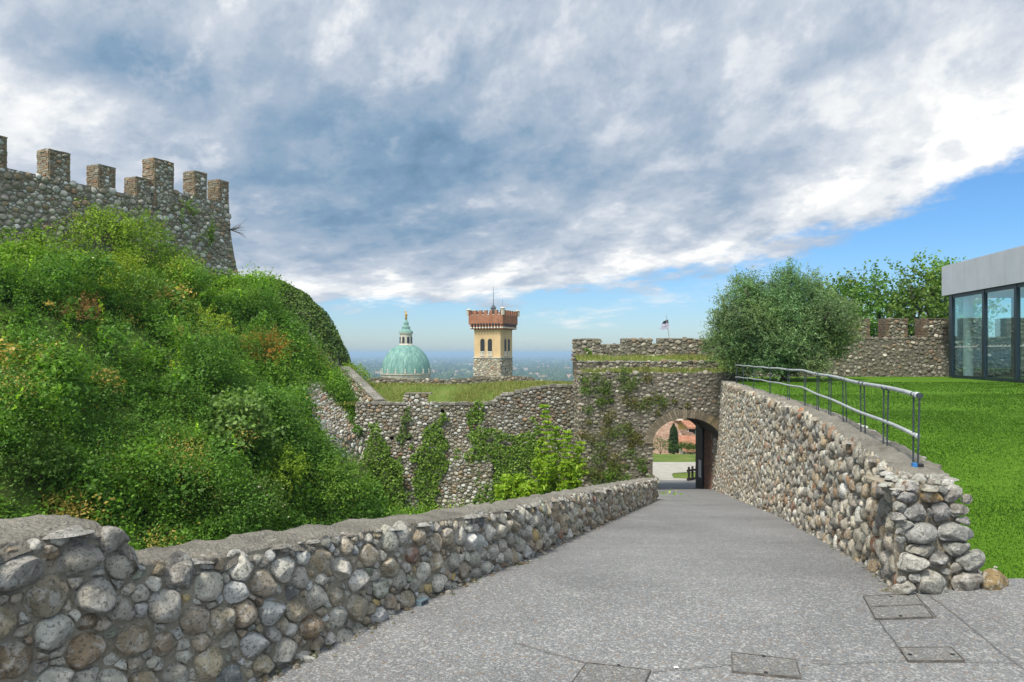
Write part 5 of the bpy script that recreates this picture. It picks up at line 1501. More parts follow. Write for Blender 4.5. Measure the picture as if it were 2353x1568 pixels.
# ------------------------------------------------------------------ ivy and weeds on the walls
def ivy_patch(label, poly, Y, n, seed, mat='ivy', leaf=0.095, thick=0.16, dens=-0.25, nrm=(0, -1.0, 0.1), name='ivy', scale=1.1, kind='thing', cat='ivy', drop=0.0):
    g = np.random.default_rng(seed)
    xs = [p[0] for p in poly]; ys = [p[1] for p in poly]
    px, py = g.uniform(min(xs) - 6, max(xs) + 6, n), g.uniform(min(ys) - 6, max(ys) + 6, n)
    x = (px - CX) / FPX * Y; zz = CAMZ + (HY - py) / FPX * Y
    w = np.stack([x, 0 * x + Y, zz], -1)
    off = fbm(w * 2.4, seed, 4) * 17
    ok = in_poly(px + off, py + np.roll(off, 7) * 0.0 + fbm(w * 2.4 + 50, seed + 1, 4) * 17, poly)
    den = fbm(w * scale, seed + 3, 3)
    ok &= den > dens
    w, den = w[ok], den[ok]
    w = w + np.array(nrm) * (0.04 + thick * g.random((len(w), 1)) * (1.0 + np.clip(den, -0.4, 1))[:, None])
    lv, lq = leaf_quads(w, leaf, g, 0.25, np.broadcast_to(np.array(nrm), w.shape) * 1.4, 0.85)
    return tag(link_mesh(name, lv, [lq], M[mat]), label, cat, kind=kind)
ivy_patch('column of ivy on the left half of the curtain wall', [(985, 965), (1015, 955), (1032, 985), (1028, 1050), (1020, 1100), (1005, 1150), (1010, 1195), (950, 1200), (948, 1090), (960, 1020)], UY, 5200, 501, dens=-0.75)
ivy_patch('widest ivy patch on the curtain wall, beside the bright sapling', [(1105, 975), (1120, 955), (1135, 990), (1160, 985), (1195, 1000), (1225, 960), (1238, 985), (1240, 1050), (1225, 1120), (1200, 1190), (1085, 1200), (1090, 1120), (1065, 1060), (1072, 1020)], UY - 0.2, 11000, 502, dens=-0.6)
ivy_patch('thin dark ivy strand under the left end of the curtain wall top', [(918, 955), (930, 935), (945, 955), (940, 1000), (915, 1050), (905, 1075), (895, 1060), (915, 1000)], UY, 1700, 503, 'ivy_dark', dens=-0.5)
ivy_patch('short ivy strand hanging from the curtain wall top above the widest patch', [(1075, 940), (1112, 920), (1118, 945), (1100, 975), (1085, 1010), (1075, 985)], UY, 1200, 504, dens=-0.35)
ivy_patch('ivy spilling over the left corner of the gatehouse parapet', [(1340, 800), (1356, 800), (1366, 830), (1352, 862), (1338, 860)], 31.9, 1100, 505, dens=-0.6)
ivy_patch('narrow ivy strand between the two ivy patches on the curtain wall', [(1045, 1040), (1056, 1035), (1056, 1075), (1048, 1085)], UY, 300, 506, dens=-0.7)
ivy_patch('loose green creepers at the left end of the curtain wall beside the bank', [(858, 960), (885, 985), (905, 1040), (935, 1090), (940, 1200), (850, 1200), (845, 1060)], UY - 0.25, 6500, 507, dens=-0.55, thick=0.35)
def gate_weeds():
    g = np.random.default_rng(520)
    P, C = [], []
    spots = [(g.uniform(1342, 1498), g.uniform(865, 1100), g.uniform(.2, .42), int(g.integers(0, 3) % 2 + (g.random() < .15))) for _ in range(10)] + [(1462, 890, .55, 1), (1480, 915, .5, 1), (1450, 930, .4, 0), (1395, 975, .45, 0), (1435, 1000, .5, 1), (1470, 1000, .35, 0), (1385, 900, .4, 1), (1352, 940, .35, 1), (1360, 1040, .5, 1), (1410, 1050, .5, 0), (1455, 1060, .4, 1), (1400, 1090, .5, 2), (1425, 1105, .4, 2),
             (1370, 1095, .45, 1), (1345, 1000, .4, 0), (1420, 860, .35, 1), (1375, 870, .4, 1), (1500, 925, .25, 0), (1520, 935, .2, 0), (1350, 880, .35, 2), (1560, 935, .18, 0), (1630, 960, .15, 0), (1470, 1095, .3, 2), (1345, 1085, .4, 0)]
    for px, py, r, k in spots:
        for _ in range(2):
            c = W(px + g.normal(0, 14), py + g.normal(0, 12), GY - 0.02)
            n = int(150 * (r / 0.4) ** 1.3)
            d = unit(g.normal(0, 1, (n, 3)) + np.array([0, -0.7, 0.1])); d[:, 1] = -abs(d[:, 1])
            q = c + d * np.array([1, 0.55, 0.8]) * r * 0.9 * (0.3 + 0.7 * g.random((n, 1)))
            q[:, 2] -= 0.12 * g.random(n) * (q[:, 1] < GY - 0.15)
            P.append(q); C.append(np.array([(0.13, 0.135, 0.045), (0.10, 0.155, 0.035), (0.115, 0.21, 0.03)])[k] * g.uniform(0.7, 1.25, (n, 1)))
    P, C = np.concatenate(P), np.concatenate(C)
    lv, lq = leaf_quads(P, 0.07, g, 0.2, np.broadcast_to(np.array([0, -1.0, 0]), P.shape), 0.5)
    tag(link_mesh('wall_weeds', lv, [lq], M['weeds'], col=np.repeat(C, 4, 0)), 'weeds and trailing plants rooted in the gatehouse front', 'weeds', kind='stuff')
    # grass on the stepped top of the gatehouse
    n = 9000
    xy = np.stack([g.uniform(GX0 + 0.1, 9.0, n), np.where(g.random(n) < 0.3, g.uniform(28.3, 29.2, n), g.uniform(29.8, 31.9, n))], -1)
    den = vnoise(np.stack([xy[:, 0] * 1.1, xy[:, 1], 0 * xy[:, 0]], -1), 15)
    xy = xy[den > g.uniform(-0.6, 0.6, n)]
    z = np.where(xy[:, 1] < 29.5, GTOP, 1.14 + (xy[:, 1] - 29.5) * 0.12)
    v, q, t = blades(g, xy, z, np.where(xy[:, 1] < 29.5, 0.20, 0.17), 0.022, 0.4)
    tag(link_mesh('gate_grass', v, [q, t], M['drygrass']), 'rough grass on the stepped top of the gatehouse', 'grass', kind='stuff')
gate_weeds()

def sapling(label, base, top_list, seed, leaf=0.15):
    g = np.random.default_rng(seed)
    root = thing('sapling', label, 'sapling', tuple(base))
    base = np.array(base); m = MB(); P, O = [], []
    for t in top_list:
        t = np.array(t); mid = base + (t - base) * np.array([0.75, 0.75, 0.5]) + g.normal(0, 0.08, 3)
        s = np.linspace(0, 1, 30)[:, None]
        line = (1 - s) ** 2 * base + 2 * s * (1 - s) * mid + s ** 2 * t
        m.tube(line, np.linspace(0.03, 0.006, 30), 6)
        for k in range(9, 30):
            f = (k - 9) / 20
            for j in range(3):
                a = g.uniform(0, 2 * np.pi); L = (0.50 - 0.34 * f) * g.uniform(0.7, 1.2)
                d = np.array([math.cos(a), math.sin(a), 0.75])
                q = np.linspace(0.15, 1, 9)[:, None]
                pts = line[k] + d * q * L + np.array([0, 0, -0.55]) * L * q ** 2
                side = np.cross(d, [0, 0, 1.0])
                for sg in (-1, 1):
                    P.append(pts + side * sg * leaf * 0.45 + g.normal(0, 0.012, pts.shape)); O.append(np.repeat(d[None], 9, 0))
    m.build('stems', M['bark'], root, smooth=True)
    P, O = np.concatenate(P), np.concatenate(O)
    lv, lq = leaf_quads(P, leaf, g, 0.5, O * 0.2, 0.42, 0.35)
    link_mesh('leaves', lv, [lq], M['sapling'], root)
sapling('tall yellow-green sapling standing in the ditch in front of the curtain wall', W(1285, 1300, 25), [W(1251, 935, 25), W(1280, 985, 25.3), W(1306, 995, 24.8), W(1332, 1020, 25), W(1232, 1060, 24.7), W(1318, 1060, 25.4), W(1262, 1050, 24.5), W(1300, 1065, 24.6), W(1325, 1075, 24.7), W(1240, 1015, 25.2)], 601)
sapling('low yellow-green sapling just showing above the parapet left of the tall one', W(1190, 1260, 22.5), [W(1165, 1098, 22.5), W(1195, 1095, 22.6), W(1222, 1108, 22.4), W(1150, 1120, 22.3), W(1180, 1112, 22.8), W(1208, 1120, 22.2)], 602)

# ------------------------------------------------------------------ trees
def tree(name, label, cat, base, lobes, leafmat, nspray, per, leaf, slen, aspect, trunk_r, seed, droop=0.2, amp=0.35, inner=0.35, limbs=True, tone=0.3):
    g = np.random.default_rng(seed); base = np.array(base, float)
    root = thing(name, label, cat, tuple(base))
    vs, qs, n, cs = [], [], 0, []
    m = MB()
    vol = sum((a[3] * a[4] * a[5]) ** (2 / 3) for a in lobes)
    for (x, y, z, rx, ry, rz, *w) in lobes:
        k = max(8, int(nspray * (rx * ry * rz) ** (2 / 3) / vol * (w[0] if w else 1)))
        v, q = crown(g, rx, ry, rz, k, per, leaf, slen, 9, amp, -0.75, inner, droop, aspect, 0.35)
        vs.append(v + np.array([x, y, z])); qs.append(q + n); n += len(v)
        cs.append(np.repeat(np.array(leafmat) * g.uniform(1 - tone, 1 + tone) * np.array([g.uniform(0.85, 1.25), 1, g.uniform(0.8, 1.1)]) * g.uniform(0.7, 1.35, (len(q), 1)), 4, 0))
        c = np.array([x, y, z])
        if limbs:
            f = base + np.array([0, 0, max(0.3, (z - rz * 0.6 - base[2]) * 0.45)])
            mid = (f + c) / 2 + g.normal(0, 0.1, 3) * rx
            m.tube(np.array([f, mid, c, c + np.array([0, 0, rz * 0.6])]), [trunk_r * 0.6, trunk_r * 0.42, trunk_r * 0.25, 0.01], 7)
            for _ in range(7):
                d = unit(g.normal(0, 1, 3) + np.array([0, 0, 0.4])) * np.array([rx, ry, rz]) * 0.8
                m.tube(np.array([mid, c + d * 0.4, c + d]), [trunk_r * 0.25, trunk_r * 0.15, 0.006], 5)
    zt = min(l[2] - l[5] * 0.3 for l in lobes)
    m.tube(np.array([base - np.array([0, 0, 0.2]), base + (0.03, 0, 0.25 * (zt - base[2])), base + np.array([0.02, 0.03, max(0.4, (zt - base[2]) * 0.8)]), np.array([lobes[0][0], lobes[0][1], lobes[0][2]])]), [trunk_r * 1.25, trunk_r, trunk_r * 0.85, trunk_r * 0.4], 10)
    link_mesh('crown', np.concatenate(vs), [np.concatenate(qs)], M['weeds'], root, col=np.concatenate(cs))
    m.build('trunk', M['bark'], root, smooth=True)
OY = 27.4
def L3(px, py, Y, r, k=1.0, w=1.0):
    p = W(px, py, Y); return (*p, r, r * 0.85, r * k, w)
def olive_lobes():
    g = np.random.default_rng(44)
    out = [L3(1795, 765, OY, 1.55, 0.80, 0.8), L3(1722, 775, OY - 0.2, 0.95, 0.95, 0.8), L3(1880, 775, OY, 0.95, 0.9, 0.8)]
    # the crown is a heap of rounded clumps
    for (px, py, r) in ((1668, 800, 34), (1690, 730, 34), (1712, 680, 28), (1722, 820, 40), (1742, 740, 44), (1757, 690, 34), (1775, 790, 46), (1790, 715, 40), (1808, 672, 30), (1822, 765, 48), (1838, 700, 38), (1848, 815, 40), (1868, 740, 42), (1872, 688, 28), (1892, 790, 40), (1905, 728, 34), (1925, 762, 32), (1938, 722, 24), (1668, 760, 30), (1702, 770, 36), (1758, 830, 36), (1800, 830, 40), (1865, 838, 26), (1690, 835, 22)):
        out.append(L3(px, py, OY - 0.75 + g.uniform(-0.5, 0.6), r / FPX * OY, 0.95, 1.25))
    for (px, py, r) in ((1700, 672, 14), (1722, 662, 12), (1798, 648, 13), (1812, 640, 12), (1830, 652, 10), (1862, 655, 12), (1880, 664, 9), (1662, 706, 12), (1660, 740, 10)):
        out.append(L3(px, py, OY, r / FPX * OY * 1.2, 1.9, 0.9))
    return out
tree('olive_tree', 'big bushy grey-green olive tree between gatehouse and battlement wall', 'tree', (*W(1800, 0, OY)[:2], 0.5),
     olive_lobes(), (0.125, 0.205, 0.105), 8600, 15, 0.10, 0.42, 0.32, 0.16, 701, 0.12, 0.25, 0.5)
for i, (lab, px, Yt, lob) in enumerate((
        ('slim poplar showing right beside the olive tree, behind the battlements', 1950, 45, [(1945, 735, 1.5, 1.3, 1), (1935, 690, .9, 1.2, .7), (1965, 665, .65, 1.3, .6), (1920, 770, .8, 1, .6)]),
        ('poplar behind the gap between the first two square merlons', 2030, 46, [(2028, 735, 1.5, 1.4, 1), (2015, 680, .75, 1.4, .6), (2045, 700, .7, 1.3, .6), (2030, 790, 1.3, .8, .8)]),
        ('tallest poplar behind the battlements, next to the glass pavilion', 2125, 44, [(2120, 715, 1.5, 1.5, 1), (2092, 675, .75, 1.5, .6), (2140, 650, .85, 1.5, .7), (2110, 780, 1.2, 1, .8)]),
        ('poplar half hidden behind the glass pavilion', 2195, 45, [(2195, 700, 1.5, 1.5, 1), (2175, 660, .8, 1.4, .7), (2215, 670, .8, 1.4, .7)]))):
    b = W(px, 0, Yt)[:2]
    tree('poplar_tree', lab, 'tree', (*b, float(hill_z(*b))), [L3(a, c, Yt + k * 0.2, r, kk, w) for k, (a, c, r, kk, w) in enumerate(lob)], (0.105, 0.20, 0.040), 560, 13, 0.17, 0.75, 0.85, 0.13, 720 + i, 0.1, 0.6, 0.2)
# ------------------------------------------------------------------ domed church
M['copper'] = None
def copper_mat():
    m, nt, b = mat_new('verdigris copper')
    tc = nd(nt, 'ShaderNodeTexCoord').outputs['Object']
    mp = nd(nt, 'ShaderNodeMapping', {0: tc, 3: (0.55, 0.55, 0.07)})
    n = E(nt, nd(nt, 'ShaderNodeTexNoise', {'Vector': mp.outputs[0], 'Scale': 1.6, 'Detail': 8.0, 'Roughness': 0.7}).outputs[0])
    c = ramp(nt, n.lin(0.32, 0.70).clamp(), [(0, (0.06, 0.15, 0.14)), (0.5, (0.13, 0.265, 0.235)), (0.85, (0.22, 0.36, 0.32)), (1, (0.17, 0.20, 0.155))])
    nt.links.new(c, b.inputs['Base Color']); b.inputs['Roughness'].default_value = 0.7
    return m
M['copper'] = copper_mat()
M['limestone'] = plain('pale weathered limestone', (0.44, 0.41, 0.35), 0.85, var=0.3, scale=0.7, bump=0.2)
M['roof_tile'] = ground_mat('terracotta tiles', [(0, (0.16, 0.075, 0.05)), (0.45, (0.33, 0.155, 0.10)), (1, (0.52, 0.33, 0.24))], 1.6, 0.5, 2.6)
M['roof_old'] = ground_mat('old brown tiles', [(0, (0.09, 0.06, 0.045)), (0.45, (0.26, 0.165, 0.12)), (1, (0.50, 0.39, 0.31))], 1.6, 0.5, 2.6)
M['gold'] = plain('gilded bronze', (0.55, 0.33, 0.07), 0.38, 0.75)
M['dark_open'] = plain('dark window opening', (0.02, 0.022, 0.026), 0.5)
M['plaster'] = plain('ochre plaster', (0.55, 0.395, 0.225), 0.9, var=0.16, scale=0.45, bump=0.1)
M['plaster_yellow'] = plain('yellow plaster', (0.62, 0.40, 0.10), 0.9, var=0.12, scale=0.6)
M['plaster_cream'] = plain('cream plaster', (0.60, 0.48, 0.33), 0.9, var=0.12, scale=0.6)
M['plaster_orange'] = plain('orange plaster', (0.55, 0.24, 0.09), 0.9, var=0.12, scale=0.6)
M['plaster_pale'] = plain('pale plaster', (0.50, 0.44, 0.36), 0.9, var=0.15, scale=0.6)
M['white_stone'] = plain('white stone', (0.62, 0.60, 0.55), 0.8, var=0.15, scale=2)
M['tower_brick'] = ground_mat('red tower brick', [(0, (0.17, 0.075, 0.05)), (0.5, (0.30, 0.135, 0.085)), (1, (0.40, 0.22, 0.15))], 1.2, 0.4, 7.0)
M['lead'] = plain('dark lead', (0.07, 0.08, 0.09), 0.6, 0.2, var=0.2, scale=3)

def build_church():
    D = 280.0; k = D / FPX
    X = (933 - CX) * k; z = lambda py: CAMZ + (HY - py) * k
    gz = float(hill_z(X, D))
    root = thing('domed_church', 'big church dome of green copper with a lantern and gilded statue', 'church', (X, D, gz))
    R0 = 56 * k
    # dome with standing seams
    a = np.linspace(0, 0.5 * np.pi, 22)[:-3]
    prof = [(R0 * math.cos(t) ** 0.92, z(857) + (z(791) - z(857)) * math.sin(t)) for t in a]
    m = MB(); m.lathe(prof, X, D, 192, rib=0.006, nrib=48); m.build('dome', M['copper'], root, smooth=True)
    m = MB()
    for (r, h0, h1) in ((R0 * 1.0, 866, 860), (R0 * 1.045, 860, 857.5), (R0 * 0.985, 900, 866), (R0 * 1.02, 903, 900), (R0 * 1.0, 960, 903)):
        m.lathe([(r * .9, z(h0)), (r, z(h0)), (r, z(h1)), (r * .9, z(h1))], X, D, 64)
    for i in range(16):                          # pilasters round the drum and balls on the parapet
        t = i * math.pi / 8 + 0.12
        m.lathe([(0.0, z(857)), (0.34, z(857)), (0.34, z(853)), (0.18, z(852)), (0.3, z(850)), (0.28, z(848.5)), (0.0, z(847))], X + R0 * 1.0 * math.cos(t), D + R0 * 1.0 * math.sin(t), 8)
        e = np.array([math.cos(t), math.sin(t), 0]); s = np.array([-e[1], e[0], 0])
        m.obox(np.array([X, D, z(945)]) + e * R0 * 0.95 - s * 0.7, s * 1.4, e * R0 * 0.06, (0, 0, z(868) - z(945)))
    m.build('drum', M['limestone'], root)
    w = MB()
    for i in range(16):
        t = (i + 0.5) * math.pi / 8 + 0.12
        e = np.array([math.cos(t), math.sin(t), 0]); s = np.array([-e[1], e[0], 0])
        w.obox(np.array([X, D, z(938)]) + e * R0 * 0.95 - s * 0.8, s * 1.6, e * R0 * 0.055, (0, 0, z(906) - z(938)))
    tag(w.build('windows', M['dark_open'], root), kind='stuff')
    # lantern
    m = MB()
    lr = 14.2 * k
    m.lathe([(lr * 1.25, z(797)), (lr * 1.22, z(793)), (lr * 1.02, z(791)), (lr * 0.98, z(768)), (lr * 1.12, z(767)), (lr * 1.12, z(765)), (0.1, z(765))], X, D, 16)
    lan = m.build('lantern', M['limestone'], root)
    for i in range(8):
        t = i * math.pi / 4 + 0.1 + math.pi / 8
        e = np.array([math.cos(t), math.sin(t), 0]); s = np.array([-e[1], e[0], 0])
        q = MB()
        pts = [(-0.45, z(789)), (0.45, z(789)), (0.45, z(777))] + [(0.45 * math.cos(u), z(777) + 0.45 * math.sin(u)) for u in np.linspace(0.4, math.pi - 0.4, 5)] + [(-0.45, z(777))]
        o = np.array([X, D, 0]) + e * lr * 0.93
        vv = [o + s * p[0] + np.array([0, 0, p[1]]) for p in pts] + [o + s * p[0] + e * lr * 0.11 + np.array([0, 0, p[1]]) for p in pts]
        n = len(pts)
        q.add(vv, [(j, (j + 1) % n, n + (j + 1) % n, n + j) for j in range(n)], [(n, n + j, n + j + 1) for j in range(1, n - 1)])
        if e[1] < 0.3: q.build('window', M['dark_open'], lan)
    m = MB()
    m.lathe([(lr * 1.13, z(765)), (lr * 1.10, z(762)), (lr * 0.80, z(759)), (lr * 0.62, z(755)), (lr * 0.72, z(753)), (lr * 0.52, z(750)), (lr * 0.36, z(746)), (lr * 0.46, z(743)), (lr * 0.34, z(740)), (lr * 0.16, z(737)), (lr * 0.18, z(735)), (0.02, z(734))], X, D, 16)
    m.build('lantern_cap', M['copper'], root, smooth=True)
    m = MB()
    m.lathe([(0.02, z(736)), (0.42, z(735)), (0.46, z(730)), (0.36, z(725)), (0.44, z(722)), (0.30, z(719.5)), (0.14, z(719)), (0.22, z(717.5)), (0.2, z(715.8)), (0.02, z(715))], X, D, 10)
    m.tube([(X - 0.3, D, z(721)), (X - 0.55, D, z(717)), (X - 0.45, D, z(711))], [0.12, 0.1, 0.05], 6)
    m.tube([(X + 0.3, D, z(721)), (X + 0.6, D, z(724)), (X + 0.35, D, z(727))], [0.12, 0.1, 0.08], 6)
    m.build('statue', M['gold'], root, smooth=True)
    m = MB(); m.box(X - 16, X + 16, D - 11, D + 14, gz - 4, z(957)); m.box(X - 9, X + 9, D - 26, D - 11, gz - 4, z(980)); m.build('nave_walls', M['limestone'], root)
build_church()
def build_spire():
    D = 265.0; k = D / FPX
    X = (788.5 - CX) * k; z = lambda py: CAMZ + (HY - py) * k; gz = float(hill_z(X, D))
    root = thing('bell_tower', 'thin dark bell tower finial just showing beside the ivy-clad bastion', 'bell tower', (X, D, gz))
    m = MB(); m.box(X - 3.0, X + 1.9, D - 2.4, D + 2.4, gz - 3, z(862)); m.build('shaft', M['limestone'], root)
    m = MB(); m.lathe([(1.9, z(862)), (1.7, z(858)), (1.1, z(852)), (1.35, z(848)), (1.0, z(843)), (0.55, z(838)), (0.75, z(835)), (0.5, z(831)), (0.22, z(827)), (0.34, z(825)), (0.1, z(823)), (0.05, z(822))], X, D, 12)
    m.tube([(X, D, z(823)), (X, D, z(806))], 0.06, 5); m.box(X - 0.6, X + 0.6, D - 0.05, D + 0.05, z(815), z(814))
    m.build('finial', M['lead'], root, smooth=True)
build_spire()

# ------------------------------------------------------------------ civic tower
def build_tower():
    D = 120.0; k = D / FPX
    X = (1150 - CX) * k                         # the edge towards us
    z = lambda py: CAMZ + (HY - py) * k; gz = float(hill_z(X, D))
    th = R(23.5); S = 4.95
    root = thing('brick_tower', 'square ochre tower with red brick battlements and a mast, standing on a rubble base', 'tower', (X, D, 0), None, 0.0)
    ORG[root.name] = np.zeros(3); root.location = (0, 0, 0)
    eL = np.array([-math.cos(th), math.sin(th), 0.0]); eR = np.array([math.sin(th), math.cos(th), 0.0])   # along the left and right faces
    nL = np.array([-eR[0], -eR[1], 0.0]); nR = np.array([-eL[0], -eL[1], 0.0])
    c0 = np.array([X, D, 0.0])
    def block(m, out, z0, z1, c=None):
        o = c0 + (nL + nR) * out
        m.obox(o + np.array([0, 0, z0]), eR * (S + 2 * out), eL * (S + 2 * out), (0, 0, z1 - z0), c)
    m = MB(); block(m, 0.03, gz - 3, z(822)); m.build('base_core', M['mortar'], root)
    s = MB()
    for (o, e, n, sd_) in ((c0 + nL * 0.04, eL, nL, 1), (c0 + nR * 0.04, eR, nR, 2)):
        pts = pack(S, 9.0, 0.10, 0.24, None, 800 + sd_, 1.4)
        v, q, t, c = stones(pts, plane_map(o + np.array([0, 0, z(822) - 9.05]), e, (0, 0, 1), n), depth=0.35, M=9, K=3, gap=0.03, pal=PAL_WARM, aspect=1.4, seed=801 + sd_)
        s.add(v, q, t, c)
    s.build('rubble_base', M['stone_castle'], root, smooth=True, color=True)
    m = MB(); block(m, 0.0, z(822), z(757)); m.build('shaft', M['plaster'], root)
    m = MB(); block(m, 0.16, z(823.5), z(821)); m.build('string_course', M['limestone'], root)
    def arch_panel(m, face, a, w, z0, z1, d0, d1, arch=True):
        e, n = (eL, nL) if face == 0 else (eR, nR)
        pts = [(-w / 2, z0), (w / 2, z0), (w / 2, z1)] + ([(w / 2 * math.cos(u), z1 + w / 2 * math.sin(u)) for u in np.linspace(0.3, math.pi - 0.3, 7)] if arch else []) + [(-w / 2, z1)]
        o = c0 + e * a; nn = len(pts)
        vv = [o + n * d0 + e * p[0] + np.array([0, 0, p[1]]) for p in pts] + [o + n * d1 + e * p[0] + np.array([0, 0, p[1]]) for p in pts]
        m.add(vv, [(j, (j + 1) % nn, nn + (j + 1) % nn, nn + j) for j in range(nn)], [(nn, nn + j, nn + j + 1) for j in range(1, nn - 1)])
    for face, aa in ((0, (1.95, 3.35)), (1, (1.95, 3.45))):
        for a in aa:
            w = MB(); arch_panel(w, face, a, 1.12, z(808), z(783.5), -0.1, 0.035); r = w.build('window_surround', M['plaster'], root)
            w = MB(); arch_panel(w, face, a, 0.82, z(808), z(784), -0.1, 0.05); w.build('window', M['dark_open'], r)
            w = MB()
            for j in range(4):
                e = eL if face == 0 else eR; n = nL if face == 0 else nR
                o = c0 + e * (a - 0.42 + j * 0.25) + n * 0.05 + np.array([0, 0, z(818)]); w.obox(o, e * 0.12, n * 0.06, (0, 0, z(809) - z(818)))
            o = c0 + (eL if face == 0 else eR) * (a - 0.45) + (nL if face == 0 else nR) * 0.045 + np.array([0, 0, z(809)])
            w.obox(o, (eL if face == 0 else eR) * 0.9, (nL if face == 0 else nR) * 0.10, (0, 0, 0.10)); w.obox(o - np.array([0, 0, z(809) - z(819)]), (eL if face == 0 else eR) * 0.9, (nL if face == 0 else nR) * 0.09, (0, 0, 0.08))
            w.build('balustrade', M['white_stone'], r)
    w = MB(); arch_panel(w, 1, 1.9, 0.28, z(851), z(846), 0.0, 0.12, False); w.build('slit', M['dark_open'], root)
    w = MB(); arch_panel(w, 0, 1.6, 0.35, z(848), z(844), 0.0, 0.12, False); w.build('putlog_brick', M['tower_brick'], root)
    # corbel table, gallery wall, crenels
    m = MB()
    for (o0, p0, p1) in ((0.10, 757, 754.5), (0.24, 754.5, 752), (0.36, 752, 749.5)): block(m, o0, z(p0), z(p1) - 0.002)
    wcor = MB(); wc2 = MB()
    for face in (0, 1):
        e, n = (eL, nL) if face == 0 else (eR, nR)
        for j in range(11):
            a = -0.45 + j * (S + 0.9 - 0.3) / 10
            m.obox(c0 + e * a + n * 0.02 + np.array([0, 0, z(756)]), e * 0.30, n * 0.62, (0, 0, z(744) - z(756)))
            wcor.obox(c0 + e * (a - 0.01) + n * 0.2 + np.array([0, 0, z(754)]), e * 0.32, n * 0.46, (0, 0, 0.20))
        for j in range(10):                         # small dark arches between the corbels
            a = -0.45 + (j + 0.5) * (S + 0.9 - 0.3) / 10 + 0.15
            arch_panel(wc2, face, a, 0.30, z(748), z(744.5), 0.5, 0.735)
    block(m, 0.72, z(745), z(724)); 
    m.build('gallery', M['tower_brick'], root)
    wcor.build('corbel_blocks', M['white_stone'], root); tag(wc2.build('corbel_arches', M['dark_open'], root), kind='stuff')
    m = MB(); caps = MB()
    T = 0.45
    oo = c0 + (nL + nR) * 0.72; W2 = S + 1.44
    nm = 7
    for (o, e, inw) in ((oo, eL, -nL), (oo, eR, -nR), (oo + eR * W2, eL, -eR * -0 - eR), (oo + eL * W2, eR, -eL)):
        inw = np.asarray(inw)
        for j in range(nm):
            w = W2 / (2 * nm - 1); a = j * 2 * w
            m.obox(o + e * a + np.array([0, 0, z(724) - 0.01]), e * w, inw * T, (0, 0, z(713.5) - z(724)))
            caps.obox(o + e * (a - 0.03) - inw * 0.03 + np.array([0, 0, z(713.5) - 0.008]), e * (w + 0.06), inw * (T + 0.06), (0, 0, 0.09))
            if j < nm - 1: caps.obox(o + e * (a + w) + np.array([0, 0, z(724) + 0.004]), e * w, inw * T, (0, 0, 0.08))
    m.build('battlements', M['tower_brick'], root); caps.build('merlon_caps', M['limestone'], root)
    for (o, h) in ((oo, 706), (oo + eL * W2, 708), (oo + eR * W2, 708)):
        t = MB(); p = o - (nL + nR) * 0.0; c = p
        if o is not oo: c = o
        t.lathe([(0.36, z(724)), (0.36, z(h + 3.5)), (0.46, z(h + 3.3)), (0.40, z(h + 2)), (0.05, z(h))], c[0] + 0.0, c[1] + 0.35, 10); t.build('corner_turret', M['limestone'], root)
    ctr = c0 + (eL + eR) * S / 2
    t = MB(); t.box(ctr[0] - 0.45, ctr[0] + 0.45, ctr[1] - 0.45, ctr[1] + 0.45, z(724), z(706)); t.lathe([(0.55, z(706)), (0.12, z(698)), (0.02, z(697))], ctr[0], ctr[1], 8); t.build('roof_turret', M['lead'], root)
    t = MB(); t.tube([(ctr[0], ctr[1], z(700)), (ctr[0], ctr[1], z(655))], [0.07, 0.025], 6); t.build('mast', M['lead'], root)
    t = MB(); q = oo; t.tube([(q[0], q[1] + 0.35, z(707)), (q[0], q[1] + 0.35, z(690))], 0.022, 5); t.build('lightning_rod', M['lead'], root)
build_tower()

# ------------------------------------------------------------------ flag behind the gatehouse parapet
def build_flag():
    Y = 34.0
    a, b = W(1541, 800, Y), W(1530.5, 725, Y)
    root = thing('flag', 'crumpled black and white flag on a leaning pole behind the gatehouse parapet', 'flag', tuple(a))
    m = MB(); m.tube([a - (b - a) * 0.6, a, b], [0.024, 0.022, 0.014], 8); m.build('pole', M['steel'], root)
    g = np.random.default_rng(3)
    nu, nv = 16, 14
    t = np.linspace(0, 1, nv)[None, :]; u = np.linspace(0, 1, nu)[:, None]
    top = b + (a - b) * 0.14; L = np.linalg.norm(a - b)
    # cloth hanging from the pole, folded round itself
    x = top[0] + 0.06 * u * 0 + (-0.40 * np.sin(u * 1.45) * (0.42 + 0.58 * t) + 0.06 * (1 - u)) + 0.10 * t
    y = top[1] + 0.10 * np.sin(u * 7 + t * 2.0) * (0.4 + u) - 0.03
    zz = top[2] - 0.43 * t * (1 - 0.15 * u) - 0.10 * u ** 2 + 0.02 * np.sin(u * 9) - 0.10 * np.sin(u * 2.6) * t * 0.3
    P = np.stack([x + 0 * t, y + 0 * t, zz], -1)
    c = np.zeros((nu, nv, 3)); c[:] = (0.44, 0.44, 0.56)
    c[:, :5] = (0.03, 0.032, 0.04); c[2:13:2, 9:10] = (0.10, 0.10, 0.15); c[4:12, 6:7] = (0.62, 0.62, 0.70)
    mm, nt, bs = mat_new('flag cloth'); nt.links.new(nd(nt, 'ShaderNodeAttribute', attribute_name='col').outputs['Color'], bs.inputs['Base Color']); bs.inputs['Roughness'].default_value = 0.8
    k = MB(); k.grid(P, c=c.reshape(-1, 3)); k.build('cloth', mm, root, smooth=True, color=True)
build_flag()

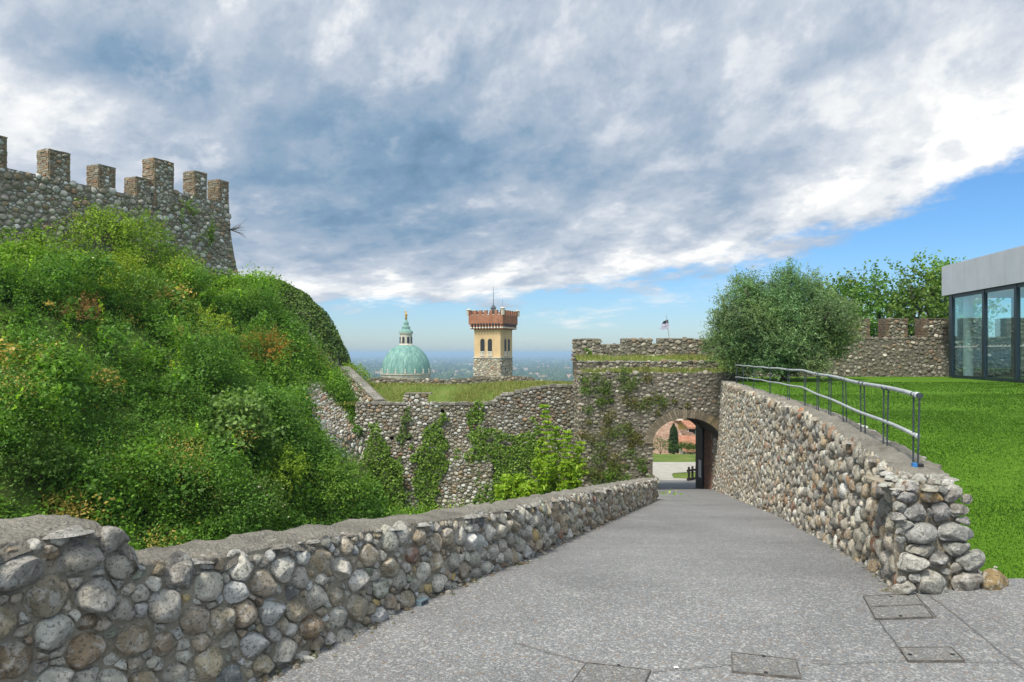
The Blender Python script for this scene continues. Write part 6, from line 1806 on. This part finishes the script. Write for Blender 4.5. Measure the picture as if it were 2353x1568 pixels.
# ------------------------------------------------------------------ seen through the gate
def house(label, x0, x1, y0, y1, zg, ze, zr, wall, roof, axis='x', wins=()):
    root = thing('house', label, 'house', ((x0 + x1) / 2, y0, zg))
    m = MB()
    m.box(x0, x1, y0, y1, zg, ze)
    if axis == 'x':
        ym = (y0 + y1) / 2
        m.add([(x0, y0, ze), (x0, y1, ze), (x0, ym, zr - 0.06), (x1, y0, ze), (x1, y1, ze), (x1, ym, zr - 0.06)], None, [(0, 1, 2), (3, 5, 4)])
    m.build('walls', M[wall], root)
    r = MB(); o = 0.45; t = 0.16
    if axis == 'x':
        ym = (y0 + y1) / 2; sl = (zr - ze) / (ym - y0)
        for sgn, ya in ((1, y0 - o), (-1, y1 + o)):
            n = 46; xs = np.linspace(x0 - o, x1 + o, n * 2 + 1)
            zz0 = ze - sl * o + t
            up = 0.05 * (np.arange(len(xs)) % 2)
            P = np.stack([np.stack([xs, 0 * xs + ya, zz0 + up], -1), np.stack([xs, 0 * xs + ym, zr + t + up], -1)], 0)
            r.grid(P, flip=(sgn < 0)); r.grid(P - np.array([0, 0, t]), flip=(sgn > 0))
            r.grid(np.stack([P[0], P[0] - np.array([0, 0, t + 0.05])], 0))
    r.build('roof', M[roof], root)
    for (wx, wz, ww, wh) in wins:
        f = MB(); f.box(wx - ww / 2 - 0.1, wx + ww / 2 + 0.1, y0 - 0.06, y0 + 0.02, wz - 0.1, wz + wh + 0.1); f = f.build('window', M['white_stone'], root)
        q = MB(); q.box(wx - ww / 2, wx + ww / 2, y0 - 0.075, y0 + 0.01, wz, wz + wh); q.build('shutter', M['wood_dark'], f)
    return root
def build_town():
    h = lambda Y, py: CAMZ + (HY - py) / FPX * Y
    X_ = lambda Y, px: (px - CX) / FPX * Y
    house('cream house with its wall just under the crown of the gate arch, farthest of all', X_(118, 1525), X_(118, 1640), 116, 126, -26, h(116, 962), h(121, 950), 'plaster_cream', 'roof_old')
    r = house('long house with a broad old brown tiled roof, high behind the cypress', X_(104, 1490), X_(104, 1600), 100, 110, -24, h(100, 996), h(105, 971), 'plaster_pale', 'roof_old')
    c = MB(); cx_ = X_(102, 1560); c.box(cx_, cx_ + 0.9, 103, 103.9, -8, h(103, 967)); c.build('chimney', M['plaster_pale'], r)
    house('bright yellow plastered house at the right through the gate', X_(92, 1579), X_(92, 1660), 90, 97, -20, h(90, 984), h(93.5, 970), 'plaster_yellow', 'roof_tile', wins=((X_(90, 1590), -8.9, 0.8, 0.9),))
    house('small orange house between the brown roofs and the yellow house', X_(91, 1569), X_(91, 1577), 89, 94, -20, h(89, 1000), h(91.5, 990), 'plaster_orange', 'roof_old')
    house('house with a red tiled roof below the yellow one', X_(79, 1563), X_(79, 1640), 76, 84, -18, h(76, 1035), h(80, 1005), 'plaster_pale', 'roof_tile', wins=((X_(76, 1576), -11.4, .8, .8), (X_(76, 1592), -11.4, .8, .8)))
    house('house with a big mottled brown roof left of the cypress', X_(86, 1440), X_(86, 1556), 82, 92, -20, h(82, 1027), h(87, 990), 'plaster_pale', 'roof_old')
    house('low house with a faded orange-brown roof at the edge of the slope', X_(70, 1455), X_(70, 1542), 67, 74, -17, h(67, 1053), h(70.5, 1031), 'plaster_cream', 'roof_old')
    # cypress
    g = np.random.default_rng(31)
    b = np.array([X_(55, 1548), 55.0, -7.6]); b[2] = float(hill_z(b[0], 55.0))
    root = thing('cypress_tree', 'single dark cypress standing on the slope seen through the gate arch', 'tree', tuple(b))
    n = 5200; t = g.random(n) ** 0.8; ztop = h(55, 974)
    rad = 0.38 * (0.35 + 0.75 * (1 - t) ** 0.5) * np.clip((1 - t) * 6, 0.15, 1) * (0.5 + 0.5 * g.random(n) ** 0.4); a = g.uniform(0, 2 * np.pi, n)
    p = np.stack([b[0] + rad * np.cos(a), b[1] + rad * np.sin(a), b[2] + 0.3 + t * (ztop - b[2] - 0.3)], -1)
    lv, lq = leaf_quads(p, 0.15, g, 0.2, np.stack([np.cos(a), np.sin(a), 0.3 + 0 * a], -1), 0.4)
    link_mesh('crown', lv, [lq], M['cypress'], root)
    m = MB(); m.tube([b - np.array([0, 0, 0.3]), b + np.array([0, 0, 1.5])], [0.14, 0.08], 8); m.build('trunk', M['bark'], root)
    # scrub on the slope edge
    for i, (px, py, r, lab) in enumerate(((1518, 1052, 0.8, 'green bush left of the cypress beyond the gate'), (1572, 1054, 0.35, 'sparse bush right of the cypress beyond the gate'), (1590, 1058, 0.3, 'small bush at the fence beyond the gate'))):
        c = W(px, py, 53); c[2] = float(hill_z(c[0], 53))
        root = thing('bush', lab, 'bush', tuple(c))
        v, q = crown(g, r, r, r * 0.9, 130, 9, 0.09, 0.35, 8, 0.4, -0.2, 0.3)
        cc = np.array((0.07, 0.12, 0.03)) * g.uniform(0.7, 1.3, (len(q), 1))
        link_mesh('foliage', v + c + np.array([0, 0, 0.5]), [q], M['weeds'], root, col=np.repeat(cc, 4, 0))
        m = MB(); sticks(g, m, 6, r, r * 1.2, 0.02, c); m.build('stems', M['twig'], root)
    # wooden rail fence
    root = thing('rail_fence', 'short dark wooden rail fence at the bend of the path beyond the gate', 'fence', (*W(1590, 1100, 37.3)[:2], -5.3))
    x0 = W(1582, 0, 37.2)[0]
    for i, px in enumerate((1583, 1594, 1606, 1622)):
        p = W(px, 0, 37.2); zg = -5.37
        m = MB(); m.tube([(p[0], 37.2 + 0.25 * i, zg - 0.2), (p[0], 37.2 + 0.25 * i, zg + 1.02)], 0.06, 8); m.build('post', M['wood_dark'], root)
    for zz in (-4.55, -5.0):
        m = MB(); xe = W(1622, 0, 37.2)[0]
        m.obox((x0 - 0.1, 37.12, zz - 0.05), (xe - x0 + 0.2, 0.75, 0), (0, 0.05, 0), (0, 0, 0.11)); m.build('rail', M['wood_dark'], root)
build_town()

# ------------------------------------------------------------------ glass pavilion
def build_pavilion():
    S0 = np.array([18.72, 30.4, 0.0]); e = unit(np.array([-0.137, -1.0, 0.0])); n = np.array([e[1], -e[0], 0.0]); n = n if n[0] < 0 else -n   # n faces the ramp
    zb, zs, zt = 0.60, 4.08, 5.32
    up = np.array([0, 0, 1.0]); L, Dp = 12.0, 9.0
    root = thing('glass_pavilion', 'modern pavilion of tall dark-framed glass under a pale metal fascia on the lawn', 'pavilion', tuple(S0 + np.array([0, 0, zb])))
    mp = plain('satin aluminium panel', (0.56, 0.56, 0.60), 0.34, 0.4, var=0.08, scale=1.2)
    mf = plain('dark slate frame', (0.028, 0.045, 0.062), 0.35, 0.3)
    gl, nt, b = mat_new('pavilion glass'); nt.nodes.remove(b)
    fr_ = nd(nt, 'ShaderNodeLayerWeight', {0: 0.5})
    mx = nd(nt, 'ShaderNodeMixShader', {0: (E(nt, fr_.outputs['Facing']).f('POWER', 3.0) * 0.8 + 0.09).clamp(), 1: nd(nt, 'ShaderNodeBsdfTransparent', {0: (0.86, 0.965, 0.975, 1)}).outputs[0], 2: nd(nt, 'ShaderNodeBsdfGlossy', {0: (0.78, 0.97, 1.0, 1), 1: 0.0}).outputs[0]})
    nt.links.new(mx.outputs[0], [q for q in nt.nodes if q.type == 'OUTPUT_MATERIAL'][0].inputs[0])
    mi = plain('warm white interior', (0.66, 0.60, 0.52), 0.8); mc = plain('pale column', (0.68, 0.70, 0.70), 0.6)
    # fascia of cassette panels, with open joints over a dark backing
    q = MB(); q.obox(S0 + n * 0.1 + up * (zs + 0.02) - e * 0.36, e * (L + 0.36), -n * (Dp + 0.2), up * (zt - zs - 0.06)); q.build('roof_core', mf, root)
    f = MB(); a = -0.42; w0 = 1.0
    for i in range(14):
        f.obox(S0 + e * (a + 0.012) + n * 0.10 + up * zs, e * (w0 - 0.024), n * 0.05, up * (zt - zs)); a += w0
    for i in range(10): f.obox(S0 - e * 0.42 + n * (0.15 - i * 0.93 - 0.006) + up * zs, -n * 0.918, e * 0.05, up * (zt - zs))
    f.build('fascia', mp, root)
    f = MB(); f.obox(S0 + n * 0.12 + up * (zt - 0.02) - e * 0.40, e * (L + .3), -n * Dp, up * 0.06); f.build('roof', mp, root)
    # frame
    f = MB()
    fr = [0.0, 2.72, 4.93, 7.14, 9.35, 11.56]
    for i, a in enumerate(fr): f.obox(S0 + e * a - n * 0.10 + up * zb, e * (0.26 if i == 0 else 0.16), n * 0.14, up * (zs - zb))
    f.obox(S0 - n * 0.10 + up * (zb - 0.25) + e * 0.26, e * (L - 0.26), n * 0.12, up * 0.33); f.obox(S0 - n * 0.08 + up * (zs - 0.14) + e * 0.26, e * (L - 0.26), n * 0.10, up * 0.14)
    for a in (2.4, 4.8, 7.2, 8.7): f.obox(S0 + e * 0.02 - n * (a + 0.14) + up * zb, e * 0.1, n * 0.14, up * (zs - zb))
    f.obox(S0 + e * 0.02 - n * Dp + up * (zb - 0.25), e * 0.1, n * (Dp - 0.10), up * 0.31); f.obox(S0 + e * 0.02 - n * Dp + up * (zs - 0.14), e * 0.1, n * (Dp - 0.10), up * 0.14)
    f.build('frame', mf, root)
    for i in range(len(fr) - 1):
        a0, a1 = fr[i] + (0.27 if i == 0 else 0.17), fr[i + 1] - 0.005
        g_ = MB(); g_.obox(S0 + e * a0 - n * 0.03 + up * (zb + 0.09), e * (a1 - a0), n * 0.012, up * (zs - zb - 0.24)); pane = g_.build('glass_pane', gl, root)
        if i < 4:
            t = MB()                                   # row of small white safety dashes
            for k in range(int((a1 - a0) * 0.80 / 0.09)):
                hh = 0.035 + 0.02 * ((k * 7) % 3)
                t.obox(S0 + e * (a0 + 0.14 + k * 0.09) - n * 0.016 + up * 1.84, e * 0.026, n * 0.003, up * hh)
            tag(t.build('safety_marks', M['paper'], pane), kind='stuff')
    for a0, a1 in ((0.10, 2.4), (2.54, 4.8), (4.94, 7.2), (7.34, 8.7)):
        g_ = MB(); g_.obox(S0 + e * 0.06 - n * a1 + up * (zb + 0.08), e * 0.012, n * (a1 - a0 - 0.02), up * (zs - zb - 0.22)); g_.build('glass_pane', gl, root)
    # inside: floor, ceiling, back wall and round column
    f = MB(); f.obox(S0 - n * Dp + up * (zb - 0.10) + e * 0.14, e * (L - 0.2), n * (Dp - 0.14), up * 0.08); f.build('floor', M['pave'], root)
    f = MB(); f.obox(S0 - n * Dp + up * (zs - 0.12) + e * 0.14, e * (L - 0.2), n * (Dp - 0.14), up * 0.10); f.build('ceiling', mi, root)
    f = MB(); f.obox(S0 - n * Dp + up * (zb - 0.02) + e * 5.4, e * (L - 5.6), n * 0.15, up * (zs - zb - 0.1)); f.build('inner_wall', mi, root)
    for a, d in ((0.80, 0.36), (6.0, 0.75)):
        f = MB(); p = S0 + e * a - n * d; f.lathe([(0.18, zb - 0.02), (0.18, zs - 0.121)], p[0], p[1], 24); f.build('column', mc, root, smooth=True)
build_pavilion()

# ------------------------------------------------------------------ ironwork and small things on the paving
def gz_at(x, y): return float(ramp_z(y)) * (1 - float(sstep(2.5, 3.4, x)))
def on_ground(px, py):
    Y = np.linspace(3.0, 8, 4000); x = (px - CX) / FPX * Y
    z = ramp_z(Y) * (1 - sstep(2.5, 3.4, x)); h = CAMZ + (HY - py) / FPX * Y - z
    i = int(np.argmax(h < 0)); return np.array([x[i], Y[i], z[i]])
M['cover'] = M['pave'].copy(); M['cover'].name = 'worn cover infill'
def _tone(m, k):
    nt = m.node_tree; b = nt.nodes['Principled BSDF']; l = b.inputs['Base Color'].links[0].from_socket
    nt.links.new(mixc(nt, 1.0, l, k, 'MULTIPLY'), b.inputs['Base Color'])
_tone(M['cover'], (0.80, 0.79, 0.76))
M['iron'] = plain('worn iron rim', (0.115, 0.105, 0.095), 0.7, 0.2, var=0.6, scale=16)
def cover(label, corners, holes=(), split=None):
    c = [on_ground(*p) for p in corners]                 # near-left, near-right, far-right, far-left
    root = thing('access_cover', label, 'manhole cover', tuple(c[0]))
    lift = np.array([0, 0, 0.010])
    def loop(k): 
        m = sum(c) / 4; return [m + (p - m) * k for p in c]
    f = MB(); o, i = loop(1.0), loop(0.972)
    for j in range(4):
        a, b2, c2, d = o[j] + lift, o[(j + 1) % 4] + lift, i[(j + 1) % 4] + lift, i[j] + lift
        f.hexa([a - lift * 3, b2 - lift * 3, c2 - lift * 3, d - lift * 3, a, b2, c2, d])
    if split:
        a = i[0] + (i[3] - i[0]) * split; b2 = i[1] + (i[2] - i[1]) * split; w = (i[3] - i[0]) * 0.02
        f.hexa([a - w - lift, b2 - w - lift, b2 + w - lift, a + w - lift, a - w + lift, b2 - w + lift, b2 + w + lift, a + w + lift])
    f.build('rim', M['iron'], root)
    l = MB(); i = loop(0.966); l.add([p + lift * 0.62 for p in i], [(0, 1, 2, 3)]); l.build('lid', M['cover'], root)
    for u, v in holes:
        p = i[0] + (i[1] - i[0]) * u + (i[3] - i[0]) * v
        h = MB(); h.lathe([(0.0, p[2] + 0.0105), (0.010, p[2] + 0.0105), (0.010, p[2])], p[0], p[1], 10); h.build('lifting_eye', M['black'], root)
cover('double access cover filled with paving at the foot of the retaining wall end', [(2012, 1425), (2146, 1421), (2104, 1366), (1983, 1372)], ((0.45, 0.06), (0.5, 0.94)), 0.5)
cover('single access cover with two lifting eyes, right of the pavement joint', [(2086, 1522), (2218, 1522), (2186, 1490), (2066, 1491)], ((0.1, 0.45), (0.88, 0.45)))
cover('access cover with rusty left edge in the middle foreground', [(1681, 1546), (1842, 1561), (1830, 1519), (1680, 1502)], ((0.5, 0.06), (0.5, 0.94)))
cover('access cover cut off by the bottom edge of the view', [(1310, 1575), (1478, 1582), (1496, 1543), (1346, 1526)], ((0.5, 0.93),))
def joints():
    m = MB()
    for pts in (((2096, 1358), (2150, 1421)), ((2018, 1426), (2078, 1502)), ((2123, 1362), (2360, 1540)), ((1842, 1530), (2075, 1522)), ((1496, 1545), (1682, 1524)), ((1180, 1478), (1345, 1526)), ((2218, 1522), (2360, 1524))):
        a, b = on_ground(*pts[0]), on_ground(*pts[1]); n = 24; g = np.random.default_rng(int(pts[0][0]))
        t = np.linspace(0, 1, n)[:, None]; p = a + (b - a) * t
        p[:, 2] = [gz_at(q[0], q[1]) + 0.0065 for q in p]
        d = unit(b - a); s = np.array([-d[1], d[0], 0]); p = p + s * np.cumsum(g.normal(0, 0.002, n))[:, None]
        w = 0.0026
        m.grid(np.stack([p - s * w, p + s * w], 0))
    tag(m.build('pavement_joints', M['iron']), 'thin dark joints cut in the paving', kind='structure')
joints()
def small_things():
    p = on_ground(970, 1391)
    root = thing('wall_light', 'small grey-blue slotted light box on the ground at the foot of the parapet', 'light', tuple(p))
    d = unit(np.array([0.50, 0.86, 0])); n = np.array([d[1], -d[0], 0])
    mg = plain('grey-blue cast casing', (0.16, 0.22, 0.26), 0.5, 0.2)
    m = MB(); o = p - d * 0.03 - n * 0.035; m.obox(o, n * 0.05, d * 0.075, (0, 0, 0.034)); m.build('casing', mg, root)
    m = MB()
    for k in range(3): m.obox(o + n * 0.0495 + d * (0.008 + 0.022 * k) + np.array([0, 0, 0.008]), n * 0.002, d * 0.015, (0, 0, 0.018))
    m.build('slots', M['black'], root)
    p = on_ground(1553, 1537)
    m = MB(); g = np.random.default_rng(3)
    P = np.stack(np.meshgrid(np.linspace(-0.011, 0.011, 5), np.linspace(-0.011, 0.011, 5), indexing='ij'), -1)
    P = np.concatenate([P, 0.006 + 0.006 * g.random((5, 5, 1))], -1) + p
    m.grid(P); tag(m.build('litter', M['paper']), 'crumpled scrap of white paper lying on the ramp', 'litter', kind='thing')
small_things()

# ------------------------------------------------------------------ the plain: hedges, woods, farms and haze
def build_plain_cover():
    g = np.random.default_rng(901)
    C, S = [], []
    # hedgerows and tree lines
    for _ in range(620):
        y = 1500 * (16 ** g.random()); x = g.uniform(-0.42, 0.42) * y
        a = g.choice([0.1, 0.1, 1.65, -0.35, 2.6]) + g.normal(0, 0.12); L = g.uniform(60, 420) * (1 + y / 5000)
        n = int(L / (9 + y / 700)); t = (np.arange(n) + g.uniform(-.3, .3, n)) * (9 + y / 700)
        keep = g.random(n) < g.uniform(0.5, 1.0)
        C.append(np.stack([x + np.cos(a) * t, y + np.sin(a) * t], -1)[keep]); S.append((g.uniform(2.2, 6.0) * g.uniform(0.6, 1.4, n) * (1 + y / 16000))[keep])
    for _ in range(120):                               # copses
        y = 1400 * (12 ** g.random()); x = g.uniform(-0.42, 0.42) * y; n = int(g.uniform(10, 60)); r = g.uniform(30, 110)
        C.append(np.array([x, y]) + g.normal(0, 1, (n, 2)) * np.array([r * 2.2, r])); S.append(g.uniform(4, 9, n))
    C, S = np.concatenate(C), np.concatenate(S)
    n = len(C)
    # crumpled low crowns
    th = np.arange(7) * 2 * np.pi / 7
    prof = [(0.75, 0.0), (1.0, 0.55), (0.8, 1.15), (0.35, 1.6)]
    V = []
    for (r, h) in prof:
        rr = r * g.uniform(0.7, 1.3, (n, 7)); V.append(np.stack([C[:, :1] + S[:, None] * rr * np.cos(th), C[:, 1:] + S[:, None] * rr * np.sin(th), -71.2 + S[:, None] * h * g.uniform(0.8, 1.25, (n, 7))], -1))
    V = np.stack(V, 1).reshape(n, 28, 3); top = np.stack([C[:, 0], C[:, 1], -71.2 + S * 1.8 * g.uniform(0.8, 1.4, n)], -1)[:, None]
    V = np.concatenate([V, top], 1)
    ring = np.array([(k * 7 + j, k * 7 + (j + 1) % 7, (k + 1) * 7 + (j + 1) % 7, (k + 1) * 7 + j) for k in range(3) for j in range(7)]); cap = np.array([(21 + j, 21 + (j + 1) % 7, 28) for j in range(7)])
    b = (np.arange(n) * 29)[:, None, None]
    far = leaf_mat('distant trees', (0.028, 0.05, 0.022), (0.075, 0.115, 0.045), 0.0, rough=0.9)
    tag(link_mesh('distant_trees', V.reshape(-1, 3), [(ring[None] + b).reshape(-1, 4), (cap[None] + b).reshape(-1, 3)], far), 'hedgerows and copses scattered over the distant plain', 'trees', kind='stuff')
    # farm sheds and villages, pale specks
    mb = MB()
    for _ in range(420):
        y = 1800 * (12 ** g.random()); x = g.uniform(-0.42, 0.42) * y; w, d, h = g.uniform(8, 26) * (1 + y / 12000), g.uniform(8, 20), g.uniform(4, 9)
        c = np.array([(0.6, 0.58, 0.54), (0.45, 0.28, 0.2), (0.55, 0.5, 0.42)][g.integers(0, 3)])
        mb.box(x, x + w, y, y + d, -72, -71 + h, c); mb.add([(x - 1, y - 1, -71 + h), (x + w + 1, y - 1, -71 + h), (x + w + 1, y + d / 2, -69.5 + h * 1.25), (x - 1, y + d / 2, -69.5 + h * 1.25)], [(0, 1, 2, 3)], c=(0.34, 0.2, 0.14))
    mm, nt, bs = mat_new('far walls'); nt.links.new(nd(nt, 'ShaderNodeAttribute', attribute_name='col').outputs['Color'], bs.inputs['Base Color'])
    tag(mb.build('distant_farms', mm, color=True), 'pale farms and hamlets scattered over the plain', 'farms', kind='stuff')
    for (px, py, w, lab) in ((1283, 853, 46, 'long white farm shed on the plain nearest the gatehouse'), (1262, 858, 22, 'smaller grey-white shed beside the long farm shed')):
        Y = 72.6 * FPX / (py - HY); x = (px - CX) / FPX * Y
        r = thing('farm_shed', lab, 'shed', (x, Y, -71))
        m = MB(); m.box(x, x + w, Y, Y + 18, -71.5, -66.5); m.build('walls', M['white_stone'], r)
        m = MB(); m.hexa([(x - 1, Y - 1, -66.49), (x + w + 1, Y - 1, -66.49), (x + w + 1, Y + 19, -66.49), (x - 1, Y + 19, -66.49), (x, Y + 8.5, -63.9), (x + w, Y + 8.5, -63.9), (x + w, Y + 9.5, -63.9), (x, Y + 9.5, -63.9)]); m.build('roof', M['lead'], r)
build_plain_cover()

def build_haze():
    m, nt, b = mat_new('haze'); nt.nodes.remove(b)
    v = nd(nt, 'ShaderNodeVolumePrincipled', {'Color': (0.50, 0.73, 0.98, 1), 'Density': 0.0002, 'Anisotropy': 0.1})
    out = [n for n in nt.nodes if n.type == 'OUTPUT_MATERIAL'][0]
    nt.links.new(v.outputs[0], out.inputs['Volume'])
    q = MB(); q.box(-80000, 80000, -80000, 80000, -74.5, 19.0)
    tag(q.build('haze', m), 'pale blue summer haze over the plain', kind='stuff')
build_haze()
